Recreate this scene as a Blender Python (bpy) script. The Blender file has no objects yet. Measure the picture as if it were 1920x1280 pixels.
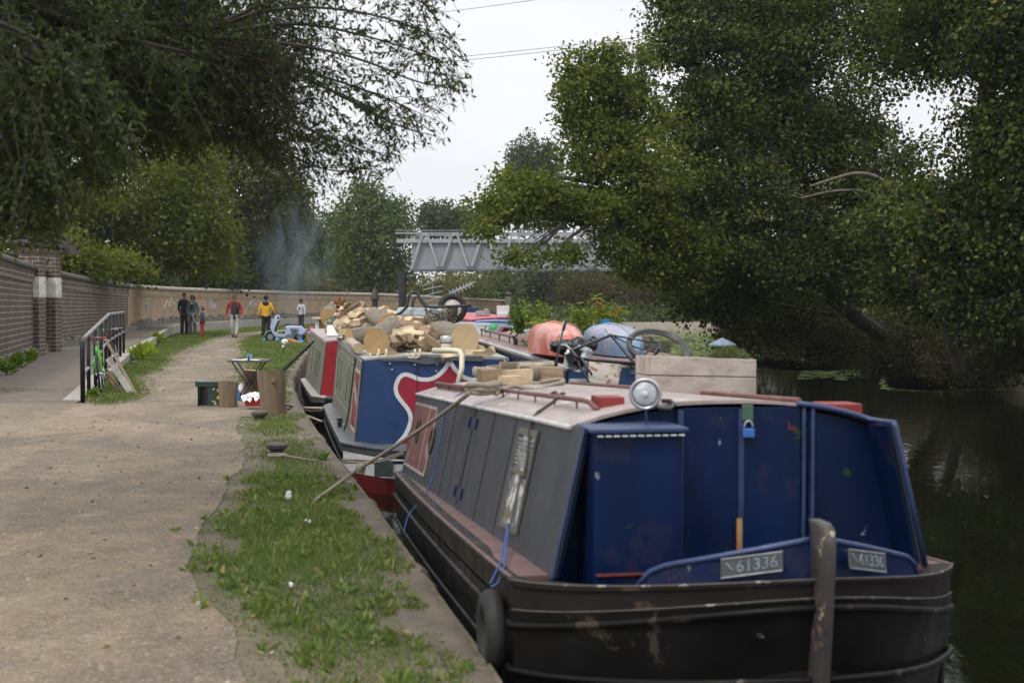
import bpy, bmesh, math, random
import numpy as np
from mathutils import Vector, Matrix

random.seed(7)
rng = np.random.default_rng(11)
S = bpy.context.scene
COL = S.collection
R = math.radians

# ------------------------------------------------------------------ camera
F_PX, HOR, CAM_H = 2667.0, 555.0, 1.65
PITCH = math.atan((640.0 - HOR) / F_PX)
cam_d = bpy.data.cameras.new('camera')
cam_d.sensor_width = 36.0
cam_d.lens = 36.0 * F_PX / 1920.0
cam_d.clip_end = 3000.0
cam_d.dof.use_dof = True
cam_d.dof.focus_distance = 34.0
cam_d.dof.aperture_fstop = 4.0
cam = bpy.data.objects.new('camera', cam_d)
COL.objects.link(cam)
cam.location = (0, 0, CAM_H)
cam.rotation_euler = (math.pi / 2 - PITCH, 0, 0)
S.camera = cam

# ------------------------------------------------------------------ sky and sun
SUN_EL, SUN_AZ = 52.0, 215.0          # azimuth clockwise from +Y: from behind the camera, over its left shoulder
w = bpy.data.worlds.new('World')
S.world = w
w.use_nodes = True
nt = w.node_tree
nt.nodes.clear()
def wn(t, **k):
    n = nt.nodes.new(t)
    for a, b in k.items():
        setattr(n, a, b)
    return n
sky = wn('ShaderNodeTexSky', sky_type='NISHITA', sun_disc=False)
sky.sun_elevation = R(SUN_EL)
sky.sun_rotation = R(SUN_AZ)
bg1 = wn('ShaderNodeBackground')
bg1.inputs[1].default_value = 0.09
nt.links.new(sky.outputs[0], bg1.inputs[0])
tc = wn('ShaderNodeTexCoord')
mp = wn('ShaderNodeMapping')
mp.inputs['Scale'].default_value = (1.2, 1.2, 4.0)
nz = wn('ShaderNodeTexNoise')
nz.inputs['Scale'].default_value = 2.4
nz.inputs['Detail'].default_value = 6
nz.inputs['Roughness'].default_value = 0.55
rp = wn('ShaderNodeValToRGB')
rp.color_ramp.elements[0].position = 0.36
rp.color_ramp.elements[0].color = (0.86, 0.885, 0.93, 1)
rp.color_ramp.elements[1].position = 0.62
rp.color_ramp.elements[1].color = (1.0, 1.01, 1.03, 1)
nt.links.new(tc.outputs['Generated'], mp.inputs[0])
nt.links.new(mp.outputs[0], nz.inputs['Vector'])
nt.links.new(nz.outputs['Fac'], rp.inputs[0])
sep = wn('ShaderNodeSeparateXYZ')
nt.links.new(tc.outputs['Generated'], sep.inputs[0])
mr = wn('ShaderNodeMapRange')          # overcast: the zenith is brighter than the horizon
mr.inputs[1].default_value = 0.15
mr.inputs[2].default_value = 1.0
mr.inputs[3].default_value = 0.86
mr.inputs[4].default_value = 1.85
nt.links.new(sep.outputs[2], mr.inputs[0])
bg2 = wn('ShaderNodeBackground')
nt.links.new(rp.outputs[0], bg2.inputs[0])
nt.links.new(mr.outputs[0], bg2.inputs[1])
mx = wn('ShaderNodeMixShader')
mx.inputs[0].default_value = 0.93      # cloud cover
nt.links.new(bg1.outputs[0], mx.inputs[1])
nt.links.new(bg2.outputs[0], mx.inputs[2])
wo = wn('ShaderNodeOutputWorld')
nt.links.new(mx.outputs[0], wo.inputs[0])

sun_d = bpy.data.lights.new('sun', 'SUN')
sun_d.energy = 1.7
sun_d.angle = R(11)
sun_d.color = (1.0, 0.95, 0.87)
sun = bpy.data.objects.new('sun', sun_d)
COL.objects.link(sun)
az = R(SUN_AZ)
sdir = Vector((math.sin(az) * math.cos(R(SUN_EL)), math.cos(az) * math.cos(R(SUN_EL)), math.sin(R(SUN_EL))))
sun.rotation_euler = (-sdir).to_track_quat('-Z', 'Y').to_euler()
sun.location = (0, 0, 60)

S.view_settings.view_transform = 'Standard'
S.view_settings.look = 'None'
S.view_settings.exposure = 0.28
S.view_settings.gamma = 1.0
S.render.engine = 'CYCLES'
S.cycles.max_bounces = 8
S.cycles.transparent_max_bounces = 8
S.cycles.volume_bounces = 0
S.cycles.use_denoising = True

# ------------------------------------------------------------------ picking points of the place
_fw = Vector((0, math.cos(PITCH), -math.sin(PITCH)))
_up = Vector((0, math.sin(PITCH), math.cos(PITCH)))
_rt = Vector((1, 0, 0))
EYE = Vector((0, 0, CAM_H))
def ray(px, py):
    return _fw + _rt * ((px - 960.0) / F_PX) + _up * ((640.0 - py) / F_PX)
def P(px, py, Y):
    d = ray(px, py)
    return EYE + d * (Y / d.y)
def G(px, py, z=0.0):
    d = ray(px, py)
    return EYE + d * ((z - CAM_H) / d.z)
def RP(px, py, p0, n):
    d = ray(px, py)
    return EYE + d * ((Vector(p0) - EYE).dot(n) / d.dot(n))

# ------------------------------------------------------------------ objects
ROOT = {}
def tag(o, label=None, cat=None, group=None, kind=None):
    if label: o['label'] = label
    if cat: o['category'] = cat
    if group: o['group'] = group
    if kind: o['kind'] = kind
    return o
def thing(name, label, cat, loc=(0, 0, 0), group=None):
    o = bpy.data.objects.new(name, None)
    o.empty_display_size = 0.2
    COL.objects.link(o)
    o.location = loc
    ROOT[o.name] = Vector(loc)
    return tag(o, label, cat, group)
def dup(o, parent=None):
    c = o.copy()
    COL.objects.link(c)
    c.parent = parent
    for ch in list(o.children):
        dup(ch, c)
    return c
def root_of(o):
    while o.parent: o = o.parent
    return o

class MB:
    def __init__(s):
        s.v, s.f, s.m = [], [], []
    def add(s, vs, fs, m=0):
        b = len(s.v)
        s.v += [tuple(x) for x in vs]
        for f in fs:
            s.f.append([b + i for i in f]); s.m.append(m)
        return s
    def quad(s, a, b, c, d, m=0):
        return s.add([a, b, c, d], [(0, 1, 2, 3)], m)
    def hexa(s, q0, q1, m=0):       # two quads, bottom and top, same order
        return s.add(list(q0) + list(q1), [(3, 2, 1, 0), (4, 5, 6, 7), (0, 1, 5, 4), (1, 2, 6, 5), (2, 3, 7, 6), (3, 0, 4, 7)], m)
    def box(s, c, size, rot=None, m=0):
        c = Vector(c); x, y, z = [k / 2 for k in size]
        M = rot if rot is not None else Matrix.Identity(3)
        pts = [Vector(p) for p in ((-x, -y, -z), (x, -y, -z), (x, y, -z), (-x, y, -z), (-x, -y, z), (x, -y, z), (x, y, z), (-x, y, z))]
        pts = [c + M @ p for p in pts]
        return s.hexa(pts[:4], pts[4:], m)
    def bar(s, a, b, wd, ht, up=(0, 0, 1), m=0):    # a square bar from a to b
        a, b = Vector(a), Vector(b)
        d = (b - a).normalized()
        u = Vector(up)
        if abs(d.dot(u)) > 0.97: u = Vector((0, 1, 0)) if abs(d.y) < 0.9 else Vector((1, 0, 0))
        r = d.cross(u).normalized() * wd / 2
        u = r.normalized().cross(d).normalized() * ht / 2
        return s.hexa([a - r - u, a + r - u, a + r + u, a - r + u], [b - r - u, b + r - u, b + r + u, b - r + u], m)
    def patch(s, q, t, m=0):        # a quad given outward (counter-clockwise) with a thickness
        q = [Vector(p) for p in q]
        n = (q[1] - q[0]).cross(q[3] - q[0]).normalized() * t
        return s.hexa(q, [p + n for p in q], m)
    def tube(s, pts, r, n=8, closed=False, m=0, cap=True):
        pts = [Vector(p) for p in pts]
        k = len(pts)
        rs = r if isinstance(r, (list, tuple)) else [r] * k
        u = None
        rings = []
        for i, p in enumerate(pts):
            if closed: t = pts[(i + 1) % k] - pts[i - 1]
            else: t = pts[min(i + 1, k - 1)] - pts[max(i - 1, 0)]
            if t.length < 1e-9: t = Vector((0, 0, 1))
            t.normalize()
            if u is None:
                u = t.orthogonal().normalized()
            else:
                u = (u - t * u.dot(t))
                u = u.normalized() if u.length > 1e-6 else t.orthogonal().normalized()
            b = t.cross(u)
            rings.append([p + (u * math.cos(2 * math.pi * j / n) + b * math.sin(2 * math.pi * j / n)) * rs[i] for j in range(n)])
        base = len(s.v)
        for rg in rings: s.v += [tuple(x) for x in rg]
        kk = k if closed else k - 1
        for i in range(kk):
            a, b2 = base + i * n, base + ((i + 1) % k) * n
            for j in range(n):
                s.f.append([a + j, a + (j + 1) % n, b2 + (j + 1) % n, b2 + j]); s.m.append(m)
        if cap and not closed:
            s.f.append([base + j for j in reversed(range(n))]); s.m.append(m)
            s.f.append([base + (k - 1) * n + j for j in range(n)]); s.m.append(m)
        return s
    def lathe(s, prof, o=(0, 0, 0), axis=(0, 0, 1), n=20, m=0, caps=True):   # prof: (radius, height)
        o = Vector(o); ax = Vector(axis).normalized()
        u = ax.orthogonal().normalized(); b = ax.cross(u)
        base = len(s.v)
        for r, h in prof:
            for j in range(n):
                a = 2 * math.pi * j / n
                s.v.append(tuple(o + ax * h + (u * math.cos(a) + b * math.sin(a)) * r))
        for i in range(len(prof) - 1):
            for j in range(n):
                s.f.append([base + i * n + j, base + i * n + (j + 1) % n, base + (i + 1) * n + (j + 1) % n, base + (i + 1) * n + j]); s.m.append(m)
        if caps:
            s.f.append([base + j for j in reversed(range(n))]); s.m.append(m)
            e = base + (len(prof) - 1) * n
            s.f.append([e + j for j in range(n)]); s.m.append(m)
        return s
    def loft(s, rings, closed=True, caps=False, m=0):
        n = len(rings[0]); base = len(s.v)
        for rg in rings: s.v += [tuple(x) for x in rg]
        for i in range(len(rings) - 1):
            for j in range(n if closed else n - 1):
                s.f.append([base + i * n + j, base + i * n + (j + 1) % n, base + (i + 1) * n + (j + 1) % n, base + (i + 1) * n + j]); s.m.append(m)
        if caps:
            s.f.append([base + j for j in reversed(range(n))]); s.m.append(m)
            e = base + (len(rings) - 1) * n
            s.f.append([e + j for j in range(n)]); s.m.append(m)
        return s
    def prism(s, poly, ext, m=0):   # planar polygon (3D points) pushed along ext
        poly = [Vector(p) for p in poly]; ext = Vector(ext); n = len(poly)
        fs = [list(reversed(range(n))), [n + i for i in range(n)]] + [[i, (i + 1) % n, n + (i + 1) % n, n + i] for i in range(n)]
        return s.add(poly + [p + ext for p in poly], fs, m)
    def ball(s, c, r, nu=12, nv=8, m=0):
        c = Vector(c); r = Vector((r, r, r)) if not hasattr(r, '__len__') else Vector(r)
        rings = []
        for i in range(nv + 1):
            th = math.pi * (0.02 + 0.96 * i / nv)
            rings.append([c + Vector((r.x * math.sin(th) * math.cos(2 * math.pi * j / nu), r.y * math.sin(th) * math.sin(2 * math.pi * j / nu), -r.z * math.cos(th))) for j in range(nu)])
        return s.loft(rings, True, True, m)
    def jitter(s, a):
        s.v = [tuple(c + random.uniform(-a, a) for c in p) for p in s.v]
        return s

def build(name, mb, mats, parent=None, smooth=False, loc=None, bevel=0.0, uv=None):
    me = bpy.data.meshes.new(name)
    off = Vector((0, 0, 0))
    if parent is not None: off = Vector(root_of(parent).location)
    elif loc is not None: off = Vector(loc)
    me.from_pydata([(x - off.x, y - off.y, z - off.z) for x, y, z in mb.v], [], mb.f)
    mats = mats if isinstance(mats, (list, tuple)) else [mats]
    for m in mats: me.materials.append(m)
    if len(mats) > 1: me.polygons.foreach_set('material_index', mb.m)
    if smooth:
        me.polygons.foreach_set('use_smooth', [True] * len(me.polygons))
    bm = bmesh.new(); bm.from_mesh(me)
    bmesh.ops.recalc_face_normals(bm, faces=bm.faces)
    bm.to_mesh(me); bm.free()
    me.update()
    if smooth and smooth != 'all':
        me.set_sharp_from_angle(angle=R(smooth if smooth is not True else 40))
    o = bpy.data.objects.new(name, me)
    COL.objects.link(o)
    if parent is not None: o.parent = parent
    elif loc is not None: o.location = loc
    if bevel:
        b = o.modifiers.new('edge', 'BEVEL'); b.width = bevel; b.segments = 2; b.limit_method = 'ANGLE'; b.angle_limit = R(50)
    return o
def single(name, mb, mats, label, cat, loc, group=None, **k):
    o = build(name, mb, mats, None, loc=loc, **k)
    return tag(o, label, cat, group)
def struct(name, mb, mats, parent=None, **k):
    o = build(name, mb, mats, parent, **k)
    if parent is None: o['kind'] = 'structure'
    return o

# ------------------------------------------------------------------ materials
MATS = {}
def c4(c): return (c[0], c[1], c[2], 1.0)
class NT:
    def __init__(s, name):
        s.m = bpy.data.materials.new(name); s.m.use_nodes = True
        s.t = s.m.node_tree; s.t.nodes.clear()
        s.out = s.n('ShaderNodeOutputMaterial')
    def n(s, t, ins=None, **k):
        x = s.t.nodes.new(t)
        for a, b in k.items(): setattr(x, a, b)
        if ins:
            for a, b in ins.items(): s.put(x.inputs[a], b)
        return x
    def put(s, sock, v):
        if isinstance(v, bpy.types.NodeSocket): s.t.links.new(v, sock)
        else: sock.default_value = v
    def noise(s, vec, scale, detail=4, rough=0.55, dist=0.0):
        return s.n('ShaderNodeTexNoise', {'Vector': vec, 'Scale': scale, 'Detail': detail, 'Roughness': rough, 'Distortion': dist}).outputs['Fac']
    def ramp(s, fac, stops):
        r = s.n('ShaderNodeValToRGB', {0: fac})
        e = r.color_ramp.elements
        while len(e) < len(stops): e.new(0.5)
        for k, (p, c) in zip(e, stops):
            k.position = p; k.color = c4(c) if hasattr(c, '__len__') else (c, c, c, 1)
        return r.outputs[0]
    def mix(s, fac, a, b, mode='MIX'):
        x = s.n('ShaderNodeMix', data_type='RGBA', blend_type=mode)
        s.put(x.inputs[0], fac); s.put(x.inputs[6], c4(a) if isinstance(a, (tuple, list)) else a); s.put(x.inputs[7], c4(b) if isinstance(b, (tuple, list)) else b)
        return x.outputs[2]
    def math(s, op, a, b=0.0):
        x = s.n('ShaderNodeMath', operation=op); s.put(x.inputs[0], a); s.put(x.inputs[1], b)
        return x.outputs[0]
    def bump(s, h, strength, dist=0.02, nrm=None):
        x = s.n('ShaderNodeBump', {'Height': h, 'Strength': strength, 'Distance': dist})
        if nrm is not None: s.put(x.inputs['Normal'], nrm)
        return x.outputs[0]
    def mapping(s, vec, scale=(1, 1, 1), rot=(0, 0, 0)):
        return s.n('ShaderNodeMapping', {'Vector': vec, 'Scale': scale, 'Rotation': rot}).outputs[0]
    def pbr(s, color, rough, metal=0.0, nrm=None, **k):
        p = s.n('ShaderNodeBsdfPrincipled')
        s.put(p.inputs['Base Color'], c4(color) if isinstance(color, (tuple, list)) else color)
        s.put(p.inputs['Roughness'], rough); s.put(p.inputs['Metallic'], metal)
        if nrm is not None: s.put(p.inputs['Normal'], nrm)
        for a, b in k.items(): s.put(p.inputs[a.replace('_', ' ')], b)
        s.t.links.new(p.outputs[0], s.out.inputs[0])
        return p
    def coord(s, what='Object'):
        return s.n('ShaderNodeTexCoord').outputs[what]

def pm(name, color, rough=0.6, metal=0.0, var=0.25, scale=6.0, bump=0.1, bscale=60.0, spots=None, dirt=None, stretch=None, spec=None):
    """painted / plain surface: base colour with uneven fading, optional worn spots [(colour, threshold, scale)], optional dirt colour"""
    if name in MATS: return MATS[name]
    s = NT(name)
    co = s.coord()
    if stretch: co2 = s.mapping(co, stretch)
    else: co2 = co
    f = s.noise(co2, scale, 5, 0.6)
    lo = tuple(c * (1 - var) for c in color); hi = tuple(min(1, c * (1 + var)) for c in color)
    col = s.ramp(f, [(0.3, lo), (0.7, hi)])
    rg = s.ramp(s.noise(co, scale * 2.3, 4), [(0.3, max(0.02, rough - 0.12)), (0.7, min(1, rough + 0.12))])
    if dirt:
        df = s.ramp(s.noise(co2, scale * 0.7, 6, 0.7), [(0.5, 0.0), (0.75, 0.75)])
        col = s.mix(df, col, dirt)
    for sp in (spots or []):
        ft = s.ramp(s.noise(co, sp[2], 6, 0.65, 0.3), [(sp[1], 0.0), (sp[1] + 0.025, 1.0)])
        col = s.mix(ft, col, sp[0])
    nrm = s.bump(s.noise(co, bscale, 5, 0.6), bump, 0.01) if bump else None
    k = {}
    if spec is not None: k['Specular_IOR_Level'] = spec
    s.pbr(col, rg, metal, nrm, **k)
    MATS[name] = s.m
    return s.m

def brick(name, c1, c2, mortar, bw=0.30, bh=0.105, stain=(0.05, 0.045, 0.04)):
    s = NT(name)
    uv = s.coord('UV')
    b = s.n('ShaderNodeTexBrick', {'Vector': uv, 'Color1': c4(c1), 'Color2': c4(c2), 'Mortar': c4(mortar), 'Scale': 1.0, 'Mortar Size': 0.013, 'Mortar Smooth': 0.3, 'Bias': 0.0, 'Brick Width': bw, 'Row Height': bh})
    f = s.noise(uv, 1.3, 6, 0.65)
    col = s.mix(s.ramp(f, [(0.42, 0.0), (0.72, 0.65)]), b.outputs['Color'], stain)
    f2 = s.noise(uv, 14.0, 4, 0.6)
    col = s.mix(0.55, col, s.ramp(f2, [(0.3, 0.45), (0.7, 1.25)]), 'MULTIPLY')
    h = s.math('SUBTRACT', s.noise(uv, 50, 4), s.math('MULTIPLY', b.outputs['Fac'], 1.2))
    s.pbr(col, 0.9, 0, s.bump(h, 0.6, 0.012))
    return s.m

def leafmat(name, stops, rough=0.6, trans=0.42):
    s = NT(name)
    a = s.n('ShaderNodeAttribute', attribute_name='tint').outputs['Fac']
    col = s.ramp(a, stops)
    p = s.pbr(col, rough, Specular_IOR_Level=0.18)
    t = s.n('ShaderNodeBsdfTranslucent', {'Color': s.mix(1.0, col, (1.3, 1.35, 0.6), 'MULTIPLY')})
    m = s.n('ShaderNodeMixShader', {0: trans, 1: p.outputs[0], 2: t.outputs[0]})
    s.t.links.new(m.outputs[0], s.out.inputs[0])
    return s.m

def wood(name, color, dark, scale=1.0, axis='X', rough=0.75):
    s = NT(name)
    co = s.coord()
    st = {'X': (1.5, 22, 22), 'Y': (22, 1.5, 22), 'Z': (22, 22, 1.5)}[axis]
    f = s.noise(s.mapping(co, tuple(k * scale for k in st)), 1.0, 6, 0.65, 0.4)
    col = s.ramp(f, [(0.28, dark), (0.5, color), (0.78, tuple(min(1, c * 1.2) for c in color))])
    g = s.ramp(s.noise(co, 3.0 * scale, 4), [(0.3, 0.7), (0.7, 1.1)])
    col = s.mix(1.0, col, g, 'MULTIPLY')
    s.pbr(col, rough, 0, s.bump(f, 0.3, 0.005))
    return s.m

def endgrain(name, a, b):
    s = NT(name)
    co = s.coord()
    ln = s.n('ShaderNodeVectorMath', operation='LENGTH')
    mpx = s.mapping(co, (0.0, 1, 1))
    s.put(ln.inputs[0], mpx)
    wv = s.math('ADD', s.math('MULTIPLY', ln.outputs['Value'], 260.0), s.math('MULTIPLY', s.noise(co, 14, 4), 9.0))
    f = s.math('ADD', s.math('MULTIPLY', s.math('SINE', wv), 0.22), s.math('MULTIPLY', s.noise(co, 9, 5, 0.6), 1.0))
    s.pbr(s.ramp(f, [(0.2, b), (0.75, a)]), 0.8, 0, s.bump(s.noise(co, 50, 4), 0.2, 0.004))
    return s.m
# ------------------------------------------------------------------ ground, path, water
WZ = -0.70
WEDGE = [(1.2, -6), (0.55, 2.5), (0.16, 4.5), (-0.034, 6.07), (-0.24, 7.04), (-0.70, 9.3), (-1.187, 11.7), (-1.64, 13.8), (-2.1, 16.0), (-3.22, 21.5), (-4.28, 27.5), (-5.2, 35), (-6.05, 42), (-6.75, 52), (-7.1, 62), (-6.8, 72), (-5.4, 84), (-3.2, 93), (-1.5, 101)]
RBANK = [(14.6, 101), (13.2, 88), (11.4, 76), (10.2, 66), (9.9, 57), (11.4, 46), (12.5, 37.5), (13.6, 28), (14.6, 18), (15.5, 8), (16, -6)]
def resample(pts, step):
    out = []
    for a, b in zip(pts[:-1], pts[1:]):
        a, b = np.array(a, float), np.array(b, float)
        n = max(1, int(np.linalg.norm(b - a) / step))
        for i in range(n): out.append(a + (b - a) * i / n)
    out.append(np.array(pts[-1], float))
    return np.array(out)
def smooth_line(pts, it=2):
    p = np.array(pts, float)
    for _ in range(it):
        q = [p[0]]
        for a, b in zip(p[:-1], p[1:]): q += [a * 0.75 + b * 0.25, a * 0.25 + b * 0.75]
        q.append(p[-1]); p = np.array(q)
    return p
wedge = smooth_line(WEDGE); rbank = smooth_line(RBANK)
def offset_line(p, d):       # to the left of the direction of travel (away from the water for wedge)
    t = np.gradient(p, axis=0); t /= np.linalg.norm(t, axis=1)[:, None] + 1e-9
    return p + np.stack([-t[:, 1], t[:, 0]], 1) * d

def m_ground():
    s = NT('ground_soil')
    co = s.coord()
    f = s.noise(co, 0.8, 8, 0.65)
    g = s.noise(co, 9.0, 6, 0.7)
    base = s.ramp(f, [(0.32, (0.075, 0.074, 0.036)), (0.44, (0.105, 0.094, 0.052)), (0.54, (0.145, 0.118, 0.080)), (0.68, (0.185, 0.148, 0.105))])
    col = s.mix(0.6, base, s.ramp(g, [(0.3, 0.5), (0.7, 1.35)]), 'MULTIPLY')
    s.pbr(col, 0.95, 0, s.bump(g, 0.7, 0.03))
    return s.m
def m_path():
    s = NT('path_gravel')
    co = s.coord()
    big = s.noise(co, 0.38, 6, 0.6, 0.5)
    patch = s.noise(s.mapping(co, (1.0, .45, 1)), 0.9, 6, 0.68, 0.4)
    mid = s.noise(co, 4.0, 6, 0.7)
    fine = s.noise(co, 48.0, 3, 0.75)
    vor = s.n('ShaderNodeTexVoronoi', {'Vector': co, 'Scale': 60.0}, feature='F1')
    col = s.ramp(big, [(0.36, (0.112, 0.088, 0.066)), (0.46, (0.160, 0.121, 0.083)), (0.54, (0.218, 0.160, 0.102)), (0.64, (0.152, 0.126, 0.099))])
    col = s.mix(s.ramp(patch, [(0.49, 0.0), (0.60, 0.75)]), col, (0.105, 0.080, 0.058))
    col = s.mix(s.ramp(patch, [(0.36, 0.6), (0.46, 0.0)]), col, (0.28, 0.225, 0.165))
    col = s.mix(0.7, col, s.ramp(mid, [(0.3, 0.55), (0.7, 1.3)]), 'MULTIPLY')
    col = s.mix(0.8, col, s.ramp(fine, [(0.25, 0.6), (0.55, 1.0), (0.8, 1.5)]), 'MULTIPLY')
    peb = s.ramp(s.n('ShaderNodeSeparateColor', {0: vor.outputs['Color']}).outputs[0], [(0.0, (0.10, 0.08, 0.065)), (0.45, (0.24, 0.19, 0.135)), (0.8, (0.30, 0.25, 0.20)), (1.0, (0.62, 0.58, 0.50))])
    col = s.mix(0.22, col, peb)
    h = s.math('ADD', s.math('MULTIPLY', fine, 0.5), s.math('SUBTRACT', 1.0, vor.outputs['Distance']))
    n1_ = s.bump(h, 0.4, 0.010)
    s.pbr(col, 0.95, 0, s.bump(s.math('ADD', mid, patch), 0.6, 0.06, n1_))
    return s.m
def m_concrete(name, c, var=0.3, stain=(0.09, 0.085, 0.06)):
    s = NT(name)
    co = s.coord()
    f = s.noise(co, 2.2, 8, 0.65)
    g = s.noise(co, 38.0, 5, 0.7)
    col = s.ramp(f, [(0.3, tuple(k * (1 - var) for k in c)), (0.65, c), (0.8, tuple(k * 1.15 for k in c))])
    col = s.mix(s.ramp(s.noise(co, 5.0, 6, 0.7), [(0.55, 0.0), (0.75, 0.7)]), col, stain)
    col = s.mix(0.5, col, s.ramp(g, [(0.3, 0.6), (0.7, 1.25)]), 'MULTIPLY')
    s.pbr(col, 0.92, 0, s.bump(g, 0.4, 0.01))
    return s.m
def m_water():
    s = NT('canal_water')
    co = s.coord()
    a = s.noise(s.mapping(co, (1.0, 0.55, 1)), 2.6, 3, 0.5)
    b = s.noise(s.mapping(co, (1.0, 0.45, 1)), 9.0, 2, 0.5)
    big = s.noise(co, 0.12, 3, 0.5)
    h = s.math('ADD', s.math('MULTIPLY', a, 1.0), s.math('MULTIPLY', b, 0.22))
    h = s.math('MULTIPLY', h, s.ramp(big, [(0.35, 0.35), (0.65, 1.0)]))
    s.pbr((0.004, 0.0045, 0.002), 0.035, 0, s.bump(h, 0.22, 0.05), IOR=1.33)
    return s.m
M_GROUND, M_PATH, M_WATER = m_ground(), m_path(), m_water()
M_COPING = m_concrete('coping_stone', (0.150, 0.122, 0.090), 0.5, (0.07, 0.06, 0.035))
M_PAVE = m_concrete('pavement_concrete', (0.150, 0.125, 0.100), 0.35, (0.085, 0.07, 0.052))
M_LEDGE = m_concrete('ledge_concrete', (0.33, 0.31, 0.275), 0.2)
M_BANKWALL = m_concrete('bank_wall', (0.09, 0.08, 0.065), 0.4, (0.02, 0.025, 0.012))
M_FARBANK = m_concrete('far_bank_edge', (0.46, 0.41, 0.335), 0.2)

mb = MB()
for a, c in zip(wedge[:-1], wedge[1:]):
    mb.quad((a[0], a[1], 0), (c[0], c[1], 0), (-800, c[1], 0), (-800, a[1], 0))
for a, c in zip(rbank[:-1], rbank[1:]):
    mb.quad((a[0], a[1], -.28), (c[0], c[1], -.28), (800, c[1], -.28), (800, a[1], -.28))
mb.quad((-800, 101, 0), (-1.5, 101, 0), (-1.5, 1500, 0), (-800, 1500, 0))
mb.quad((-1.5, 101, 0), (14.6, 101, -.28), (14.6, 1500, 0), (-1.5, 1500, 0))
mb.quad((14.6, 101, -.28), (800, 101, -.28), (800, 1500, 0), (14.6, 1500, 0))
struct('ground', mb, M_GROUND)
mb = MB().quad((-14, -6, WZ), (40, -6, WZ), (40, 112, WZ), (-14, 112, WZ))
struct('water', mb, M_WATER)
mb = MB()                                   # the stone-faced bank below the coping
for a, b in zip(wedge[:-1], wedge[1:]):
    mb.quad((a[0] + .01, a[1], -0.12), (b[0] + .01, b[1], -0.12), (b[0] + .01, b[1], -1.6), (a[0] + .01, a[1], -1.6))
struct('canal_wall', mb, M_BANKWALL)
mb = MB()
fb = [(-1.6, 101.0), (14.8, 101.0)]
mb.box((6.5, 101.3, -0.75), (17, 0.9, 1.1))
struct('far_bank_edge', mb, M_FARBANK)
mb = MB()
for a, b in zip(rbank[:-1], rbank[1:]):
    mb.quad((a[0], a[1], -0.28), (b[0], b[1], -0.28), (b[0] - .35, b[1], -1.3), (a[0] - .35, a[1], -1.3))
struct('right_bank', mb, M_GROUND)

# coping stones: one worn edge, chipped and dipped at the joints
fine = resample(list(map(tuple, wedge)), 0.06)
fine = np.array([p for p in fine if 1.0 < p[1] < 40] )
coarse = np.array([p for p in resample(list(map(tuple, wedge)), 0.5) if p[1] >= 40])
fine = np.concatenate([fine, coarse])
tt_ = np.gradient(fine, axis=0); tt_ /= np.linalg.norm(tt_, axis=1)[:, None]
nn_ = np.stack([-tt_[:, 1], tt_[:, 0]], 1)
arc_ = np.r_[0, np.cumsum(np.linalg.norm(np.diff(fine, axis=0), axis=1))]
def n1(x, sc, seed):
    r = np.random.default_rng(seed); t = 0
    for k in range(6): t = t + np.sin(x * sc * 1.9 ** k + r.uniform(0, 6.28)) * .62 ** k
    return t / 2
joint = np.exp(-((((arc_ + .25 * np.sin(arc_ * .7)) % 1.15) - .57) / .022) ** 2)
rings = []
for i_, p in enumerate(fine):
    e0 = .03 * n1(arc_[i_], 2.3, 1) + .018 * n1(arc_[i_], 13, 2) - .02 * joint[i_]
    row = [(p[0] + .02 + e0, p[1], -.30)]
    q = p - nn_[i_] * (.02 + e0)
    row.append((q[0], q[1], -.035 + .01 * n1(arc_[i_], 9, 3)))
    for k, off in enumerate((.03, .09, .15, .21, .27, .33)):
        q = p + nn_[i_] * (off - (e0 if k == 0 else 0))
        row.append((q[0], q[1], .012 + .010 * n1(arc_[i_] + k * 3.1, 6, 4 + k) + .006 * n1(arc_[i_] + k * 1.7, 25, 14 + k) - .022 * joint[i_] - (.03 if k == 5 else 0)))
    rings.append(row)
struct('canal_coping', MB().loft(rings, False), M_COPING, smooth=50)

# ---- the gravel towpath, a sheet with a wandering edge
def px_line(pts, z=0.0): return [tuple(G(x, y, z).xy) for x, y in pts]
PATH_R = [(465, 1280), (440, 1235), (452, 1180), (372, 1110), (352, 1060), (375, 1000), (402, 955), (432, 900), (462, 862), (452, 830), (436, 800), (452, 782), (560, 776), (556, 768), (470, 762), (440, 745), (428, 715), (446, 690), (456, 665), (449, 648), (451, 637), (474, 629), (500, 626), (540, 622), (600, 618.5)]
PATH_L = [(600, 614.5), (540, 617), (500, 620), (470, 622.5), (440, 625), (415, 629), (396, 634), (372, 645), (345, 660), (318, 678), (296, 694), (268, 712), (285, 732), (268, 748), (215, 762), (153, 758)]
pr = px_line(PATH_R); pl = px_line(PATH_L)
def rough_line(pts, step, amp):
    p = resample(pts, step)
    n = len(p)
    j = np.zeros((n, 2))
    for sc, am in ((1, 0.35), (3, 0.4), (9, 0.6)):
        m = max(2, n // sc + 2)
        r = rng.normal(0, 1, (m, 2))
        x = np.linspace(0, m - 1, n)
        i = np.minimum(x.astype(int), m - 2)
        j += am * (r[i] * (1 - (x - i))[:, None] + r[i + 1] * (x - i)[:, None])
    wgt = np.clip(p[:, 1] / 16, .5, 2.2)[:, None]
    return p + j * amp * wgt
pr0 = [(0.35, -5), (-0.35, 2.0), (-0.9, 4.5)]
outline = [tuple(p) for p in rough_line(pr0 + pr, 0.12, 0.035)] + [tuple(p) for p in rough_line(pl, 0.25, 0.05)]
outline += [tuple(p) for p in [tuple(q) for q in rough_line([(-6.70, 21.72), (-7.6, 21.80), (-8.6, 21.72), (-9.6, 21.82), (-10.6, 21.8)], .10, .03)]] + [(-12, 23.5), (-30, 24), (-30, -5)]
POUT = np.array(outline)
from mathutils.geometry import delaunay_2d_cdt
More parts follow.
